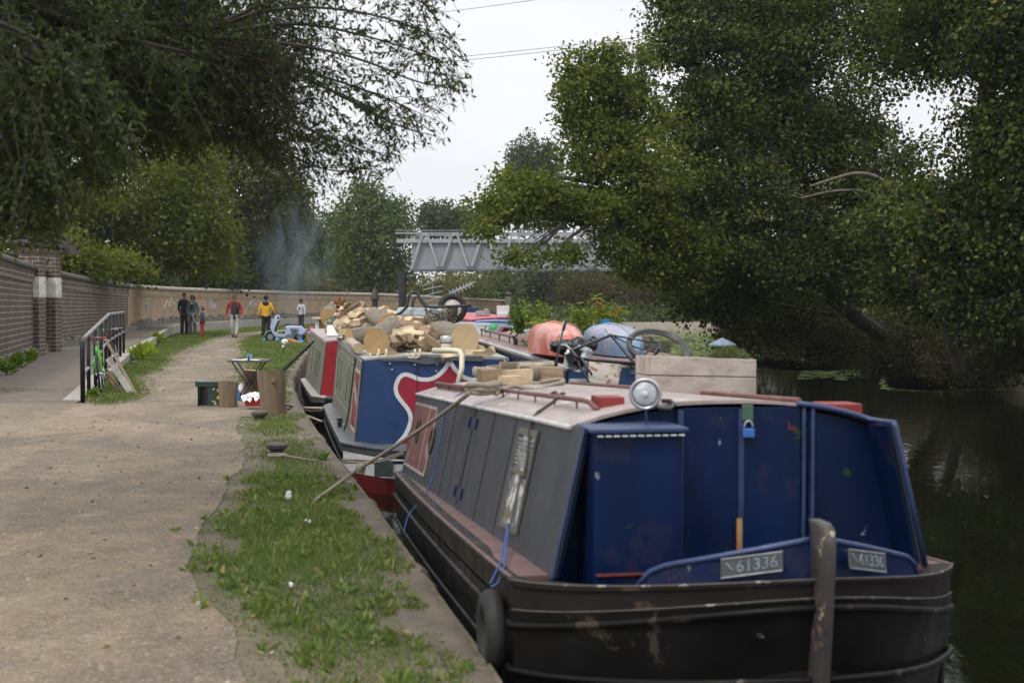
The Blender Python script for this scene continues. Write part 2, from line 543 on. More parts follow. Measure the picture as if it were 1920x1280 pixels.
tv_, _, tf_, _, _, _ = delaunay_2d_cdt([Vector((float(x), float(y))) for x, y in outline], [], [list(range(len(outline)))], 1, 1e-4)
mb = MB().add([(v.x, v.y, 0.008) for v in tv_], [list(f_) for f_ in tf_])
struct('towpath', mb, M_PATH)

# ---- raised pavement and its concrete ledge along the wall
LEDGE = [(-6.72, 22.1, 0.024), (-7.9, 27.5, 0.09), (-9.0, 33, 0.17), (-9.9, 37, 0.21), (-11.4, 45, 0.24), (-13.0, 53, 0.30), (-14.5, 61, 0.38), (-14.6, 63.5, 0.41), (-13.8, 67, 0.42), (-13.4, 76, 0.42), (-10.6, 84, 0.41), (-7.5, 91, 0.38), (-3.4, 99, 0.30), (1.0, 108, 0.2)]
WALL = [(-9.4, 22.1, 0.024, 2.75), (-10.2, 26, 0.03, 2.7), (-10.75, 29.5, 0.06, 2.62), (-11.7, 34, 0.12, 2.52), (-12.9, 40, 0.16, 2.42), (-13.5, 45, 0.22, 2.30), (-13.85, 49, 0.26, 2.19), (-14.3, 53, 0.31, 2.14), (-15.3, 58, 0.36, 2.14), (-16.1, 63, 0.40, 2.13), (-15.6, 67, 0.42, 2.07), (-14.6, 73, 0.42, 2.03), (-13.9, 79, 0.42, 1.98), (-11.2, 88, 0.41, 1.90), (-8.6, 93.5, 0.38, 1.86), (-4.6, 102, 0.32, 1.62), (-0.35, 112, 0.2, 1.36)]
def smooth3(p, it=2): return smooth_line(p, it)
ledge = smooth3(LEDGE, 1); wall = smooth3(WALL, 2)
def at_len(p, n):
    d = np.r_[0, np.cumsum(np.linalg.norm(np.diff(p[:, :2], axis=0), axis=1))]
    t = np.linspace(0, d[-1], n)
    return np.stack([np.interp(t, d, p[:, k]) for k in range(p.shape[1])], 1)
L1 = at_len(ledge, 120); W1 = at_len(wall, 120)
mb = MB(); kb = MB()
for i in range(119):
    a, b = L1[i], L1[i + 1]; c, d = W1[i + 1], W1[i]
    mb.quad((a[0], a[1], a[2]), (b[0], b[1], b[2]), (c[0], c[1], c[2] + .005), (d[0], d[1], d[2] + .005))
    def inn(p, q, k=0.28):
        v = np.array(q[:2]) - np.array(p[:2]); v /= np.linalg.norm(v)
        return np.array(p[:2]) + v * k
    ai, bi = inn(a, d), inn(b, c)
    kb.hexa([(a[0], a[1], -.1), (b[0], b[1], -.1), (bi[0], bi[1], -.1), (ai[0], ai[1], -.1)], [(a[0], a[1], a[2] + .012), (b[0], b[1], b[2] + .012), (bi[0], bi[1], b[2] + .012), (ai[0], ai[1], a[2] + .012)])
a_, d_ = L1[0], W1[0]
mb.add([(a_[0], a_[1], a_[2]), (d_[0], d_[1], d_[2] + .005), (d_[0] + .02, d_[1] - .5, -.004), (a_[0] + .02, a_[1] - .45, -.004)], [(0, 1, 2, 3)])     # ramps down into the gravel
struct('pavement', mb, M_PAVE)
struct('kerb', kb, M_LEDGE)

# ------------------------------------------------------------------ brick walls
M_BRICKD = brick('brown_brick', (0.080, 0.052, 0.041), (0.125, 0.082, 0.062), (0.33, 0.295, 0.25))
M_BRICKB = brick('buff_brick', (0.46, 0.31, 0.18), (0.34, 0.22, 0.125), (0.50, 0.43, 0.32), stain=(0.14, 0.11, 0.08))
M_CAPD = m_concrete('dark_wall_coping', (0.085, 0.078, 0.068), 0.3, (0.03, 0.035, 0.02))
M_CAPB = m_concrete('wall_coping', (0.29, 0.26, 0.21), 0.25, (0.10, 0.10, 0.07))
M_STONE = m_concrete('rough_stone', (0.20, 0.18, 0.15), 0.35)
M_WHITEP = pm('peeling_white_paint', (0.62, 0.60, 0.56), 0.8, spots=[((0.30, 0.27, 0.22), 0.60, 9.0)], bump=0.3)
M_BLACKM = pm('black_metal', (0.012, 0.012, 0.014), 0.35, 0.0, 0.3, 14, 0.1, spec=0.6)
def wall_piece(name, pts, mbrick, mcap, label, dent=True):
    o = thing(name, label, 'wall', (pts[0][0], pts[0][1], pts[0][2]))
    n = len(pts)
    t = np.gradient(pts[:, :2], axis=0); t /= np.linalg.norm(t, axis=1)[:, None]
    nr = np.stack([t[:, 1], -t[:, 0]], 1)            # towards the path
    arc = np.r_[0, np.cumsum(np.linalg.norm(np.diff(pts[:, :2], axis=0), axis=1))]
    def sect(prof):     # prof: list of (offset toward path, function of (zb, zt))
        return [[(pts[i, 0] + nr[i, 0] * q, pts[i, 1] + nr[i, 1] * q, fz(pts[i, 2], pts[i, 3])) for q, fz in prof] for i in range(n)]
    def body(nm, prof, m, uv=True, caps=True):
        rings = sect(prof); k = len(prof)
        b = MB().loft(rings, True, caps)
        ob = build(nm, b, m, o)
        if uv:
            me = ob.data; u = me.uv_layers.new(name='UVMap')
            acc = np.zeros(k)
            for li, lp in enumerate(me.loops):
                vi = lp.vertex_index; i = vi // k
                zz = me.vertices[vi].co.z + pts[0][2]
                # follow the sloping top so that the courses run with the wall
                frac = (zz - pts[i, 2]) / max(0.1, pts[i, 3] - pts[i, 2])
                u.data[li].uv = (arc[i] + prof[vi % k][0], frac * 1.95 )
        return ob
    body('brickwork', [(0.0, lambda a, b: a - .3), (0.0, lambda a, b: b - .50), (-0.35, lambda a, b: b - .50), (-0.35, lambda a, b: a - .3)], mbrick)
    body('corbel_band', [(0.045, lambda a, b: b - .42), (0.06, lambda a, b: b - .20), (-0.37, lambda a, b: b - .20), (-0.36, lambda a, b: b - .42)], mbrick)
    body('coping', [(0.03, lambda a, b: b - .20), (0.11, lambda a, b: b - .19), (0.11, lambda a, b: b - .10), (0.03, lambda a, b: b - .03), (-0.15, lambda a, b: b), (-0.34, lambda a, b: b - .05), (-0.42, lambda a, b: b - .19)], mcap, False).data.polygons.foreach_set('use_smooth', [True] * (7 * (n - 1) + 2))
    # dog-tooth course under the band
    if dent:
        d = MB(); step = 0.225; x = 0.1
        while x < arc[-1] - .2:
            i = min(n - 2, int(np.searchsorted(arc, x) - 1)); i = max(i, 0)
            fr = (x - arc[i]) / max(1e-6, arc[i + 1] - arc[i])
            p = pts[i] * (1 - fr) + pts[i + 1] * fr; q = nr[i]; tt = t[i]
            M3 = Matrix(((tt[0], q[0], 0), (tt[1], q[1], 0), (0, 0, 1)))
            d.box((p[0] + q[0] * .012, p[1] + q[1] * .012, p[3] - .46), (0.11, 0.06, 0.075), M3)
            x += step
        build('tooth_course', d, mbrick, o)
    # rough stone footing
    pl_ = MB(); x = 0.0
    while x < arc[-1] - .5:
        i = max(0, min(n - 2, int(np.searchsorted(arc, x) - 1)))
        fr = (x - arc[i]) / max(1e-6, arc[i + 1] - arc[i])
        p = pts[i] * (1 - fr) + pts[i + 1] * fr; q = nr[i]; tt = t[i]
        M3 = Matrix(((tt[0], q[0], 0), (tt[1], q[1], 0), (0, 0, 1)))
        wd = random.uniform(.25, .5); h = random.uniform(.2, .36)
        pl_.box((p[0] + tt[0] * wd / 2 + q[0] * .03, p[1] + tt[1] * wd / 2 + q[1] * .03, p[2] + h / 2 - .05), (wd - .02, random.uniform(.16, .24), h), M3)
        x += wd
    build('stone_footing', pl_, M_STONE, o, bevel=0.03)
    return o, nr, t, arc
WD = at_len(wall, 260)
i_p = int(np.argmin(np.abs(WD[:, 1] - 39.4)))      # gate piers stand here
i_c = int(np.argmin(np.abs(WD[:, 1] - 53.4)))      # the brick changes colour here
wall_piece('brick_wall', WD[:i_p + 1], M_BRICKD, M_CAPD, 'dark brown brick wall before the gate piers, weeds along its stone foot')
wall_piece('brick_wall', WD[i_p + 3:i_c + 1], M_BRICKD, M_CAPD, 'dark brown brick wall with wavy courses between the gate pier and the buff brick wall')
wb, wb_n, wb_t, wb_arc = wall_piece('brick_wall', WD[i_c:], M_BRICKB, M_CAPB, 'long curving buff brick wall with graffiti behind the people')
BW = WD[i_c:]
# graffiti: thin spray strokes on the buff bricks
def wall_pt(arc, z, off=0.004):
    i = max(0, min(len(BW) - 2, int(np.searchsorted(wb_arc, arc) - 1)))
    fr = (arc - wb_arc[i]) / (wb_arc[i + 1] - wb_arc[i])
    p = BW[i] * (1 - fr) + BW[i + 1] * fr
    return Vector((p[0] + wb_n[i][0] * off, p[1] + wb_n[i][1] * off, z))
def arc_at_px(px):
    best = min(range(len(BW)), key=lambda i: abs(960 + BW[i][0] / BW[i][1] * F_PX - px))
    return wb_arc[best]
def scribble(px, z, wdt, hgt, color, name, n=7, seed=1):
    rd = random.Random(seed); a0 = arc_at_px(px); g = MB(); 
    pts = [wall_pt(a0 + wdt * (i / n - .5) + rd.uniform(-.05, .05), z + hgt * rd.uniform(-.5, .5)) for i in range(n + 1)]
    sm = []
    for a, b in zip(pts[:-1], pts[1:]):
        for k in range(5): 
            q = a.lerp(b, k / 5); sm.append(q)
    for _ in range(3): sm = [sm[0]] + [(a + b + c) / 3 for a, b, c in zip(sm[:-2], sm[1:-1], sm[2:])] + [sm[-1]]
    g.tube(sm, 0.028, 5)
    build('graffiti', g, pm(name, color, 0.8, 0, 0.1, 5, 0), wb)
scribble(277, 1.25, 0.9, 1.1, (0.30, 0.42, 0.48), 'faded_blue_spray', 5, 3)
scribble(317, 1.35, 1.3, 0.5, (0.62, 0.60, 0.56), 'faded_white_spray', 10, 4)
scribble(398, 1.30, 1.1, 0.8, (0.40, 0.45, 0.70), 'violet_blue_spray', 8, 5)
scribble(403, 1.15, 0.9, 0.5, (0.50, 0.45, 0.62), 'pale_violet_spray', 7, 9)
scribble(475, 1.15, 1.4, 0.6, (0.42, 0.42, 0.62), 'violet_blue_spray', 9, 6)
scribble(492, 0.95, 1.2, 0.5, (0.40, 0.40, 0.60), 'violet_blue_spray', 9, 8)

# gate piers, a black post between them
def pier(x, y, zb, zt, w_, label, low):
    o = thing('gate_pier', label, 'gate pier', (x, y, zb))
    def pb(nm, z0, z1, wd, m, uv=True, **k):
        b = MB().box((x, y, (z0 + z1) / 2), (wd, wd, z1 - z0))
        ob = build(nm, b, m, o, **k)
        if uv:
            u = ob.data.uv_layers.new(name='UVMap')
            for p in ob.data.polygons:
                for li in p.loop_indices:
                    c = ob.data.vertices[ob.data.loops[li].vertex_index].co
                    u.data[li].uv = ((c.x if abs(p.normal.y) > .5 else c.y) + .06, c.z)
        return ob
    pb('brick_shaft', zb - .1, low, w_, M_BRICKD)
    pb('white_band', low, low + .52, w_ + .012, M_WHITEP, False)
    pb('brick_head', low + .52, zt - .28, w_, M_BRICKD)
    pb('corbel', zt - .28, zt - .16, w_ + .1, M_BRICKD)
    pb('cap', zt - .16, zt, w_ + .22, M_CAPD, False, bevel=.03)
    return o
pp1 = P(62, 655, 36.1); pp2 = P(92, 655, 38.3)
pier(pp1.x, pp1.y, .12, 3.05, .50, 'dark brick gate pier with white band, on the street side of the black post', 1.62)
pier(pp2.x + .03, pp2.y, .14, 3.08, .48, 'dark brick gate pier with white band and stone foot beside the rising wall', 1.62)
pq = P(77.5, 655, 36.9)
mb = MB().box((pq.x, pq.y, 1.2), (.085, .085, 2.3))
single('gate_post', mb, M_BLACKM, 'slim black metal post standing between the two brick gate piers', 'post', (pq.x, pq.y, .05))
mb = MB().box((0, 0, 0), (1.7, .7, .10)).box((0, .1, .12), (1.5, .55, .14)).box((-.55, .05, .3), (.3, .3, .22)).box((.35, .1, .28), (.5, .3, .2))
pqq = P(84, 470, 38.9)
mb.v = [(a + pqq.x, b + pqq.y, c + pqq.z - .05) for a, b, c in mb.v]
single('gate_lintel', mb, M_CAPD, 'dark ironwork beam laid across the tops of the gate piers', 'beam', (pqq.x, pqq.y, pqq.z))

# post with cap at the far end of the buff wall
pe = P(953, 600, 111)
o = thing('end_pier', 'slim brick end pier with a dark cap where the buff wall stops', 'gate pier', (pe.x, pe.y, 0))
build('shaft', MB().box((pe.x, pe.y, .78), (.42, .42, 1.7)), M_CAPB, o)
build('cap', MB().lathe([(.22, 0), (.40, .12), (.40, .18), (.1, .4)], (pe.x, pe.y, 1.63), n=4), M_CAPD, o)

# ------------------------------------------------------------------ footbridge
M_STEEL = pm('grey_bridge_paint', (0.235, 0.25, 0.28), 0.55, 0.0, 0.12, 1.2, 0.05, dirt=(0.20, 0.17, 0.15))
M_STEELL = pm('light_bridge_paint', (0.29, 0.305, 0.335), 0.5, 0.0, 0.12, 1.5, 0.05, dirt=(0.24, 0.21, 0.19))
M_STEELD = pm('dark_bridge_paint', (0.10, 0.11, 0.125), 0.55, 0.0, 0.15, 3, 0.05)
BY = 104.0
b0 = P(775, 508, BY); sB = F_PX / BY
def bx(px): return (px - 960) / sB
zb_, zt_ = P(775, 508, BY).z, P(775, 452, BY).z
zr_ = P(775, 437, BY).z
x0, x1 = bx(772), bx(1420)
br = thing('footbridge', 'grey steel truss footbridge with plated sides spanning the canal', 'bridge', (x0, BY, zb_))
build('side_plate', MB().box(((x0 + x1) / 2, BY + .3, (zb_ + zt_) / 2), (x1 - x0, .12, zt_ - zb_)), M_STEEL, br)
build('side_plate', MB().box(((x0 + x1) / 2, BY + 3.3, (zb_ + zt_) / 2), (x1 - x0, .12, zt_ - zb_)), M_STEEL, br)
build('deck', MB().box(((x0 + x1) / 2, BY + 1.8, zb_ + .25), (x1 - x0 - .02, 2.84, .2)), M_STEELD, br)
build('top_chord', MB().box(((x0 + x1) / 2 - .5, BY + .18, zt_ + .02), (x1 - x0 + 1.2, .34, .28)), M_STEELL, br)
build('bottom_chord', MB().box(((x0 + x1) / 2, BY + .18, zb_ + .06), (x1 - x0, .40, .16)), M_STEELD, br)
build('handrail', MB().box(((x0 + x1) / 2 - .5, BY + .1, zr_), (x1 - x0 + 1.4, .14, .12)).box(((x0 + x1) / 2 - .5, BY + .1, zr_ + .2), (x1 - x0 + 1.4, .1, .05)), M_STEEL, br)
build('handrail', MB().box(((x0 + x1) / 2 - .5, BY + 3.4, zr_), (x1 - x0 + 1.4, .14, .12)), M_STEEL, br)
apex = 797.0; i = 0
while apex < 1420:
    d = MB()
    for sgn in (-1, 1):
        d.bar((bx(apex + sgn * 4), BY - .02, zr_ - .05), (bx(apex + sgn * 26.5), BY - .02, zb_ + .12), .16, .16, (0, 1, 0))
    d.box((bx(apex), BY - .02, zr_ - .08), (.42, .2, .2))
    build('truss_brace', d, M_STEELL, br)
    g = MB().box((bx(apex + 28), BY - .06, zb_ + .22), (.42, .1, .26)).box((bx(apex + 33), BY - .1, zb_ + .22), (.14, .12, .3))
    build('gusset', g, M_STEELD, br)
    g = MB()
    for sgn in (-1, 1): g.bar((bx(apex - 18 + sgn * 2), BY + 3.2, zr_), (bx(apex - 18 + sgn * 8), BY + 3.2, zt_), .14, .14, (0, 1, 0))
    build('truss_brace', g, M_STEEL, br)
    apex += 56.0
st = MB().tube([(bx(995), BY + .2, zb_ + .1), (bx(995), BY + .2, zr_)], .05, 6)
build('rail_post', st, M_STEELL, br)

# overhead wires far beyond
M_WIRE = pm('wire', (0.25, 0.26, 0.29), 0.6, 0, 0, 1, 0)
for (xa, ya, xb, yb, lab) in ((700, 37, 1100, -14, 'highest thin overhead wire crossing the white sky'), (640, 127, 1300, 59, 'thin overhead wire, upper one of the close pair over the canal'), (640, 135, 1300, 65, 'thin overhead wire, lower one of the close pair over the canal')):
    a, b = P(xa, ya, 190), P(xb, yb, 170)
    d = b - a
    pts = [a + d * (-.6 + 2.2 * i / 16) - Vector((0, 0, 1.4 * (1 - ((i - 8) / 8) ** 2))) + Vector((0, 0, 1.2)) for i in range(17)]
    single('overhead_wire', MB().tube(pts, .045, 5), M_WIRE, lab, 'wire', pts[0], 'overhead wires across the sky')
# ------------------------------------------------------------------ foliage
def leaf_mesh(name, base, axis, ln, wd, tint, mat, parent=None, loc=(0, 0, 0), fold=0.12):
    """base, axis: (n,3); every leaf one four-cornered blade"""
    n = len(base)
    rnd = rng.normal(0, 1, (n, 3))
    side = np.cross(axis, rnd); side /= np.linalg.norm(side, axis=1)[:, None] + 1e-9
    nor = np.cross(axis, side)
    ln = np.broadcast_to(ln, (n,))[:, None]; wd = np.broadcast_to(wd, (n,))[:, None]
    mid = base + axis * ln * 0.45
    v = np.stack([base, mid + side * wd * .5 + nor * ln * fold * .5, base + axis * ln, mid - side * wd * .5 + nor * ln * fold * .5], 1).reshape(-1, 3)
    v = v - np.array(loc)[None]
    me = bpy.data.meshes.new(name)
    me.vertices.add(4 * n); me.loops.add(4 * n); me.polygons.add(n)
    me.vertices.foreach_set('co', v.astype(np.float32).ravel())
    me.loops.foreach_set('vertex_index', np.arange(4 * n, dtype=np.int32))
    me.polygons.foreach_set('loop_start', np.arange(0, 4 * n, 4, dtype=np.int32))
    me.update(calc_edges=True)
    a = me.attributes.new('tint', 'FLOAT', 'FACE')
    a.data.foreach_set('value', np.clip(tint, 0, 1).astype(np.float32))
    me.materials.append(mat)
    o = bpy.data.objects.new(name, me)
    COL.objects.link(o)
    if parent is not None: o.parent = parent
    else: o.location = loc
    return o
def unit(n):
    v = rng.normal(0, 1, (n, 3)); return v / np.linalg.norm(v, axis=1)[:, None]
def crown_points(lobes, per_px=1.0):
    """lobes: (centre, (rx,ry,rz), clusters) -> cluster centres with an outward direction"""
    C_, D_, I_ = [], [], []
    for i, (c, r, n) in enumerate(lobes):
        d = unit(n)
        k1, k2, k3 = unit(3)
        wob = 1 + .20 * np.sin(3.1 * d @ k1 * 3 + i) + .16 * np.sin(5.3 * d @ k2 * 3 + 2 * i) + .12 * np.sin(9.1 * d @ k3 * 2)
        rad = (0.35 + 0.65 * rng.random(n) ** 0.4) * wob
        p = np.array(c)[None] + d * np.array(r)[None] * rad[:, None]
        C_.append(p); D_.append(d); I_ += [i] * n
    return np.concatenate(C_), np.concatenate(D_), np.array(I_)
def crown(name, lobes, n_leaf, rc, ln, wd, mat, parent, loc, droop=0.35, tint0=0.5, tvar=0.22, flat=0.7):
    cc, dd, ii = crown_points(lobes)
    n = len(cc)
    ct = tint0 + rng.normal(0, tvar * .7, n)
    idx = np.repeat(np.arange(n), n_leaf)
    m = len(idx)
    off = rng.normal(0, 1, (m, 3)) * rc * (0.6 + 0.7 * rng.random(n))[idx][:, None]
    off[:, 2] *= flat
    base = cc[idx] + off
    ax = unit(m) * .8 + dd[idx] * .45; ax[:, 2] -= droop
    ax /= np.linalg.norm(ax, axis=1)[:, None]
    t = np.minimum(ct[idx] + rng.normal(0, tvar * .6, m), .93)
    t[rng.random(m) < .006] = 1.0
    leaf_mesh(name, base, ax, ln * (0.45 + .9 * rng.random(m)), wd * (0.5 + .85 * rng.random(m)), t, mat, parent, loc)
    return cc, ii
def bend(a, b, k=5, amp=.08, up=.1):
    a, b = Vector(a), Vector(b); L = (b - a).length
    j = [Vector((random.uniform(-1, 1), random.uniform(-1, 1), random.uniform(-.5, .5))) * L * amp for _ in range(k + 1)]
    j[0] = j[-1] = Vector((0, 0, 0))
    return [a.lerp(b, i / k) + j[i] + Vector((0, 0, math.sin(math.pi * i / k) * L * up)) for i in range(k + 1)]
M_BARK = pm('bark', (0.036, 0.030, 0.023), 0.95, 0, 0.35, 5, 0.8, 30, stretch=(3, 3, .6))
M_BARKL = pm('pale_bark', (0.20, 0.17, 0.125), 0.9, 0, 0.35, 6, 0.6, 40, dirt=(0.07, 0.07, 0.04))
def tree(name, label, base, trunk, r0, lobes, n_leaf, rc, ln, wd, mat, group, bark=None, twig=14, droop=.35, tint0=.5, tvar=.22, cat='tree', flat=.7):
    base = Vector(base)
    o = thing(name, label, cat, base, group)
    cc, ii = crown('crown', lobes, n_leaf, rc, ln, wd, mat, o, tuple(base), droop, tint0, tvar, flat)
    b = MB()
    tp = [Vector(p) for p in trunk]
    rr = [r0 * (1 - .65 * i / (len(tp) - 1)) for i in range(len(tp))]
    b.tube(tp, rr, 9)
    for i, (c, r, n) in enumerate(lobes):
        c = Vector(c)
        j = min(range(len(tp)), key=lambda q: (tp[q] - c).length + abs(tp[q].z - (c.z - (tp[-1].z - tp[0].z) * .25)))
        s0 = tp[max(1, j)] if len(tp) > 1 else tp[0]
        pts = bend(s0, c, 5, .05, .05)
        rb = r0 * .38
        b.tube(pts, [rb * (1 - .75 * q / 5) for q in range(6)], 6)
        sel = np.nonzero(ii == i)[0]
        for q in rng.choice(sel, min(len(sel), twig), replace=False):
            e = Vector(cc[q]); st = pts[random.randint(2, 5)]
            b.tube(bend(st, e, 3, .06, .04), [rb * .22, rb * .16, rb * .1, rb * .04], 4, cap=False)
    build('trunk', b, bark or M_BARK, o, smooth='all')
    return o
def px_lobe(px, py, Y, rx, ry, n, depth=None):
    s = F_PX / Y
    c = P(px, py, Y)
    return (tuple(c), (rx / s, (depth if depth else (rx + ry) / 2 / s), ry / s), n)

L_WILLOW = leafmat('willow_leaf', [(0.0, (0.020, 0.031, 0.010)), (0.5, (0.050, 0.068, 0.022)), (0.85, (0.095, 0.115, 0.046)), (1.0, (0.16, 0.175, 0.095))])
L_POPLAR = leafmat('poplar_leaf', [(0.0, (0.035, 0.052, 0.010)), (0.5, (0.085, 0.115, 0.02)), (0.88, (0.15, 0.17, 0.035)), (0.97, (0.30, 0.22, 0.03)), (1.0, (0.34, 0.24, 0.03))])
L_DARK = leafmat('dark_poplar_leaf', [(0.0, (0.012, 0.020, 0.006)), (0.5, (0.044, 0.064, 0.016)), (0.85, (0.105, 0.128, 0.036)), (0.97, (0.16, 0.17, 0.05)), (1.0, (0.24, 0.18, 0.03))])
L_OLIVE = leafmat('olive_leaf', [(0.0, (0.022, 0.028, 0.008)), (0.6, (0.062, 0.073, 0.018)), (1.0, (0.12, 0.12, 0.035))])
L_YELLOWG = leafmat('maple_leaf', [(0.0, (0.025, 0.036, 0.006)), (0.6, (0.085, 0.108, 0.014)), (1.0, (0.16, 0.16, 0.03))])
L_MID = leafmat('far_leaf', [(0.0, (0.035, 0.052, 0.020)), (0.6, (0.085, 0.118, 0.045)), (1.0, (0.19, 0.22, 0.10))])
L_FARD = leafmat('far_dark_leaf', [(0.0, (0.024, 0.035, 0.020)), (0.6, (0.055, 0.078, 0.040)), (1.0, (0.11, 0.135, 0.07))])
L_BUSH = leafmat('bush_leaf', [(0.0, (0.05, 0.052, 0.018)), (0.6, (0.125, 0.128, 0.045)), (1.0, (0.22, 0.21, 0.085))])
L_SHRUB = leafmat('dry_shrub_leaf', [(0.0, (0.016, 0.016, 0.008)), (0.6, (0.042, 0.042, 0.018)), (1.0, (0.085, 0.072, 0.035))])

# ---- far trees
G_FAR = 'trees beyond the wall and the bridge'
def ft(label, px, pyb, Y, lobes, mat, n_leaf=26, rc=.55, ln=.34, wd=.2, name='broadleaf_tree', r0=.28, tint0=.5, tw=8, group=G_FAR, cat='tree'):
    b = G(px, 600); b = P(px, 600, Y); b.z = 0
    t = [b, b + Vector((.1, 0, 2)), P(px + random.uniform(-8, 8), pyb, Y)]
    return tree(name, label, b, t, r0, lobes, n_leaf, rc, ln, wd, mat, group, twig=tw, tint0=tint0, flat=.85, cat=cat)
ft('tall leafy green tree with pale tips just before the bridge', 700, 450, 108, [px_lobe(690, 410, 108, 62, 52, 130), px_lobe(728, 452, 107, 42, 55, 110), px_lobe(668, 470, 108, 48, 50, 100), px_lobe(705, 505, 108, 60, 40, 90), px_lobe(735, 405, 108, 30, 30, 50), px_lobe(686, 366, 108, 22, 24, 40)], L_MID)
ft('green tree wrapped in blue smoke behind the wall', 600, 470, 112, [px_lobe(610, 440, 112, 48, 44, 100), px_lobe(560, 455, 112, 42, 40, 90), px_lobe(590, 505, 112, 60, 38, 90), px_lobe(640, 440, 114, 30, 46, 60), px_lobe(530, 500, 112, 30, 34, 50)], L_MID, tint0=.42)
ft('dark round tree rising above the bridge rail', 838, 440, 150, [px_lobe(838, 418, 150, 48, 28, 90), px_lobe(812, 410, 150, 28, 20, 40), px_lobe(868, 425, 150, 36, 26, 60), px_lobe(905, 428, 152, 26, 22, 40)], L_FARD, rc=.7, ln=.45, wd=.28)
for k, (px, top, wdt) in enumerate(((972, 262, 17), (1000, 266, 15), (1030, 262, 15))):
    lab = ('slender poplar standing farthest from the leaning tree in the row of three', 'slender poplar in the middle of the row of three on the skyline', 'slender poplar of the row of three, half hidden by the leaning tree')[k]
    ft(lab, px, 330, 165, [px_lobe(px, 295, 165, wdt, 34, 46), px_lobe(px + 2, 345, 165, wdt + 2, 44, 50), px_lobe(px - 2, 392, 165, wdt + 3, 36, 44)], L_FARD, rc=.5, ln=.42, wd=.26, name='poplar_tree', group='row of poplars on the skyline', tint0=.55)
ft('dark shady tree filling the gap under the bridge', 990, 540, 124, [px_lobe(985, 545, 124, 60, 42, 110), px_lobe(1040, 530, 124, 50, 40, 90), px_lobe(930, 545, 124, 36, 38, 60)], L_FARD, tint0=.18)
ft('grey green willow bush behind the concrete bank', 1130, 560, 118, [px_lobe(1120, 556, 118, 62, 44, 110), px_lobe(1185, 566, 116, 60, 40, 100), px_lobe(1075, 560, 119, 30, 36, 50), px_lobe(1240, 560, 114, 60, 44, 100)], L_SHRUB, tint0=.85, cat='bush', name='willow_bush')
ft('dark tree at the end of the canal beyond the willow bush', 1300, 500, 122, [px_lobe(1290, 520, 122, 80, 60, 120), px_lobe(1180, 520, 126, 70, 34, 90), px_lobe(1360, 480, 122, 70, 80, 110)], L_FARD, tint0=.3)
ft('pale green tree beside the olive bush under the bridge', 945, 540, 116, [px_lobe(945, 540, 116, 26, 40, 60), px_lobe(935, 565, 116, 22, 24, 40)], L_MID, tint0=.45)
ft('broad olive bush overhanging the end of the buff wall', 880, 545, 119, [px_lobe(870, 540, 119, 52, 34, 110), px_lobe(910, 556, 118, 36, 28, 70), px_lobe(810, 545, 121, 42, 34, 80), px_lobe(775, 555, 121, 30, 34, 50)], L_BUSH, tint0=.5, cat='bush', name='olive_bush', ln=.26, wd=.14)
ft('rounded bush spilling over the top of the brick wall', 560, 545, 91, [px_lobe(565, 530, 91, 44, 24, 90), px_lobe(600, 545, 90, 24, 17, 40), px_lobe(530, 540, 91, 26, 18, 40), px_lobe(560, 548, 89.5, 40, 11, 50)], L_BUSH, tint0=.32, cat='bush', name='wall_bush', ln=.22, wd=.14, rc=.4)
# low greenery on the far concrete bank
mbx = thing('bank_bramble', 'low bramble thicket growing on the concrete bank edge', 'bramble', (7, 103, 0))
crown('foliage', [((x, 102.6, .15 + random.uniform(0, .25)), (1.0, .8, .55 + random.uniform(0, .3)), 20) for x in np.arange(0, 16, 1.1)], 26, .3, .2, .13, L_MID, mbx, (7, 103, 0), tint0=.5)
build('stem', MB().tube([(7, 103, -.2), (7.1, 103, .5)], .04, 6), M_BARK, mbx)

# ---- trees behind the wall
G_WALL = 'trees leaning over the brick wall'
def wt(label, px, Y, lobes, mat, n_leaf, rc, ln, wd, r0=.22, tint0=.5, top=400, bark=None, tw=14):
    b = P(px, 600, Y); b.z = .2
    t = [b, P(px + 4, 520, Y), P(px - 6, 470, Y), P(px + 10, top, Y)]
    return tree('broadleaf_tree', label, b, t, r0, lobes, n_leaf, rc, ln, wd, mat, G_WALL, bark, tw, tint0=tint0)
wt('yellow green maple with a forked pale trunk behind the brown wall', 222, 57, [px_lobe(200, 430, 57, 90, 62, 150), px_lobe(330, 410, 57, 90, 60, 150), px_lobe(140, 480, 55, 50, 38, 80), px_lobe(60, 430, 54, 70, 70, 120), px_lobe(130, 380, 55, 90, 60, 120), px_lobe(390, 465, 58, 46, 48, 80), px_lobe(250, 350, 57, 120, 60, 170), px_lobe(360, 330, 58, 80, 60, 110), px_lobe(300, 480, 59, 60, 30, 60)], L_YELLOWG, 40, .42, .17, .13, tint0=.56, bark=M_BARKL, r0=.2)
wt('dark leafy tree over the buff wall, tallest of the wall trees', 470, 82, [px_lobe(470, 340, 82, 80, 70, 170), px_lobe(520, 390, 82, 50, 56, 110), px_lobe(430, 420, 82, 60, 60, 120), px_lobe(500, 460, 82, 60, 60, 130), px_lobe(440, 500, 82, 60, 44, 110), px_lobe(540, 350, 82, 28, 36, 50), px_lobe(410, 300, 82, 70, 60, 110), px_lobe(330, 280, 82, 80, 60, 120), px_lobe(545, 420, 84, 40, 50, 80)], L_OLIVE, 38, .5, .23, .15, tint0=.5, r0=.3)
wt('shadowy evergreen mass low behind the brown and buff walls', 330, 70, [px_lobe(310, 505, 72, 90, 34, 110), px_lobe(400, 515, 74, 60, 30, 80), px_lobe(250, 520, 68, 50, 24, 60), px_lobe(470, 525, 84, 50, 22, 60)], L_FARD, 28, .45, .22, .14, tint0=.12)
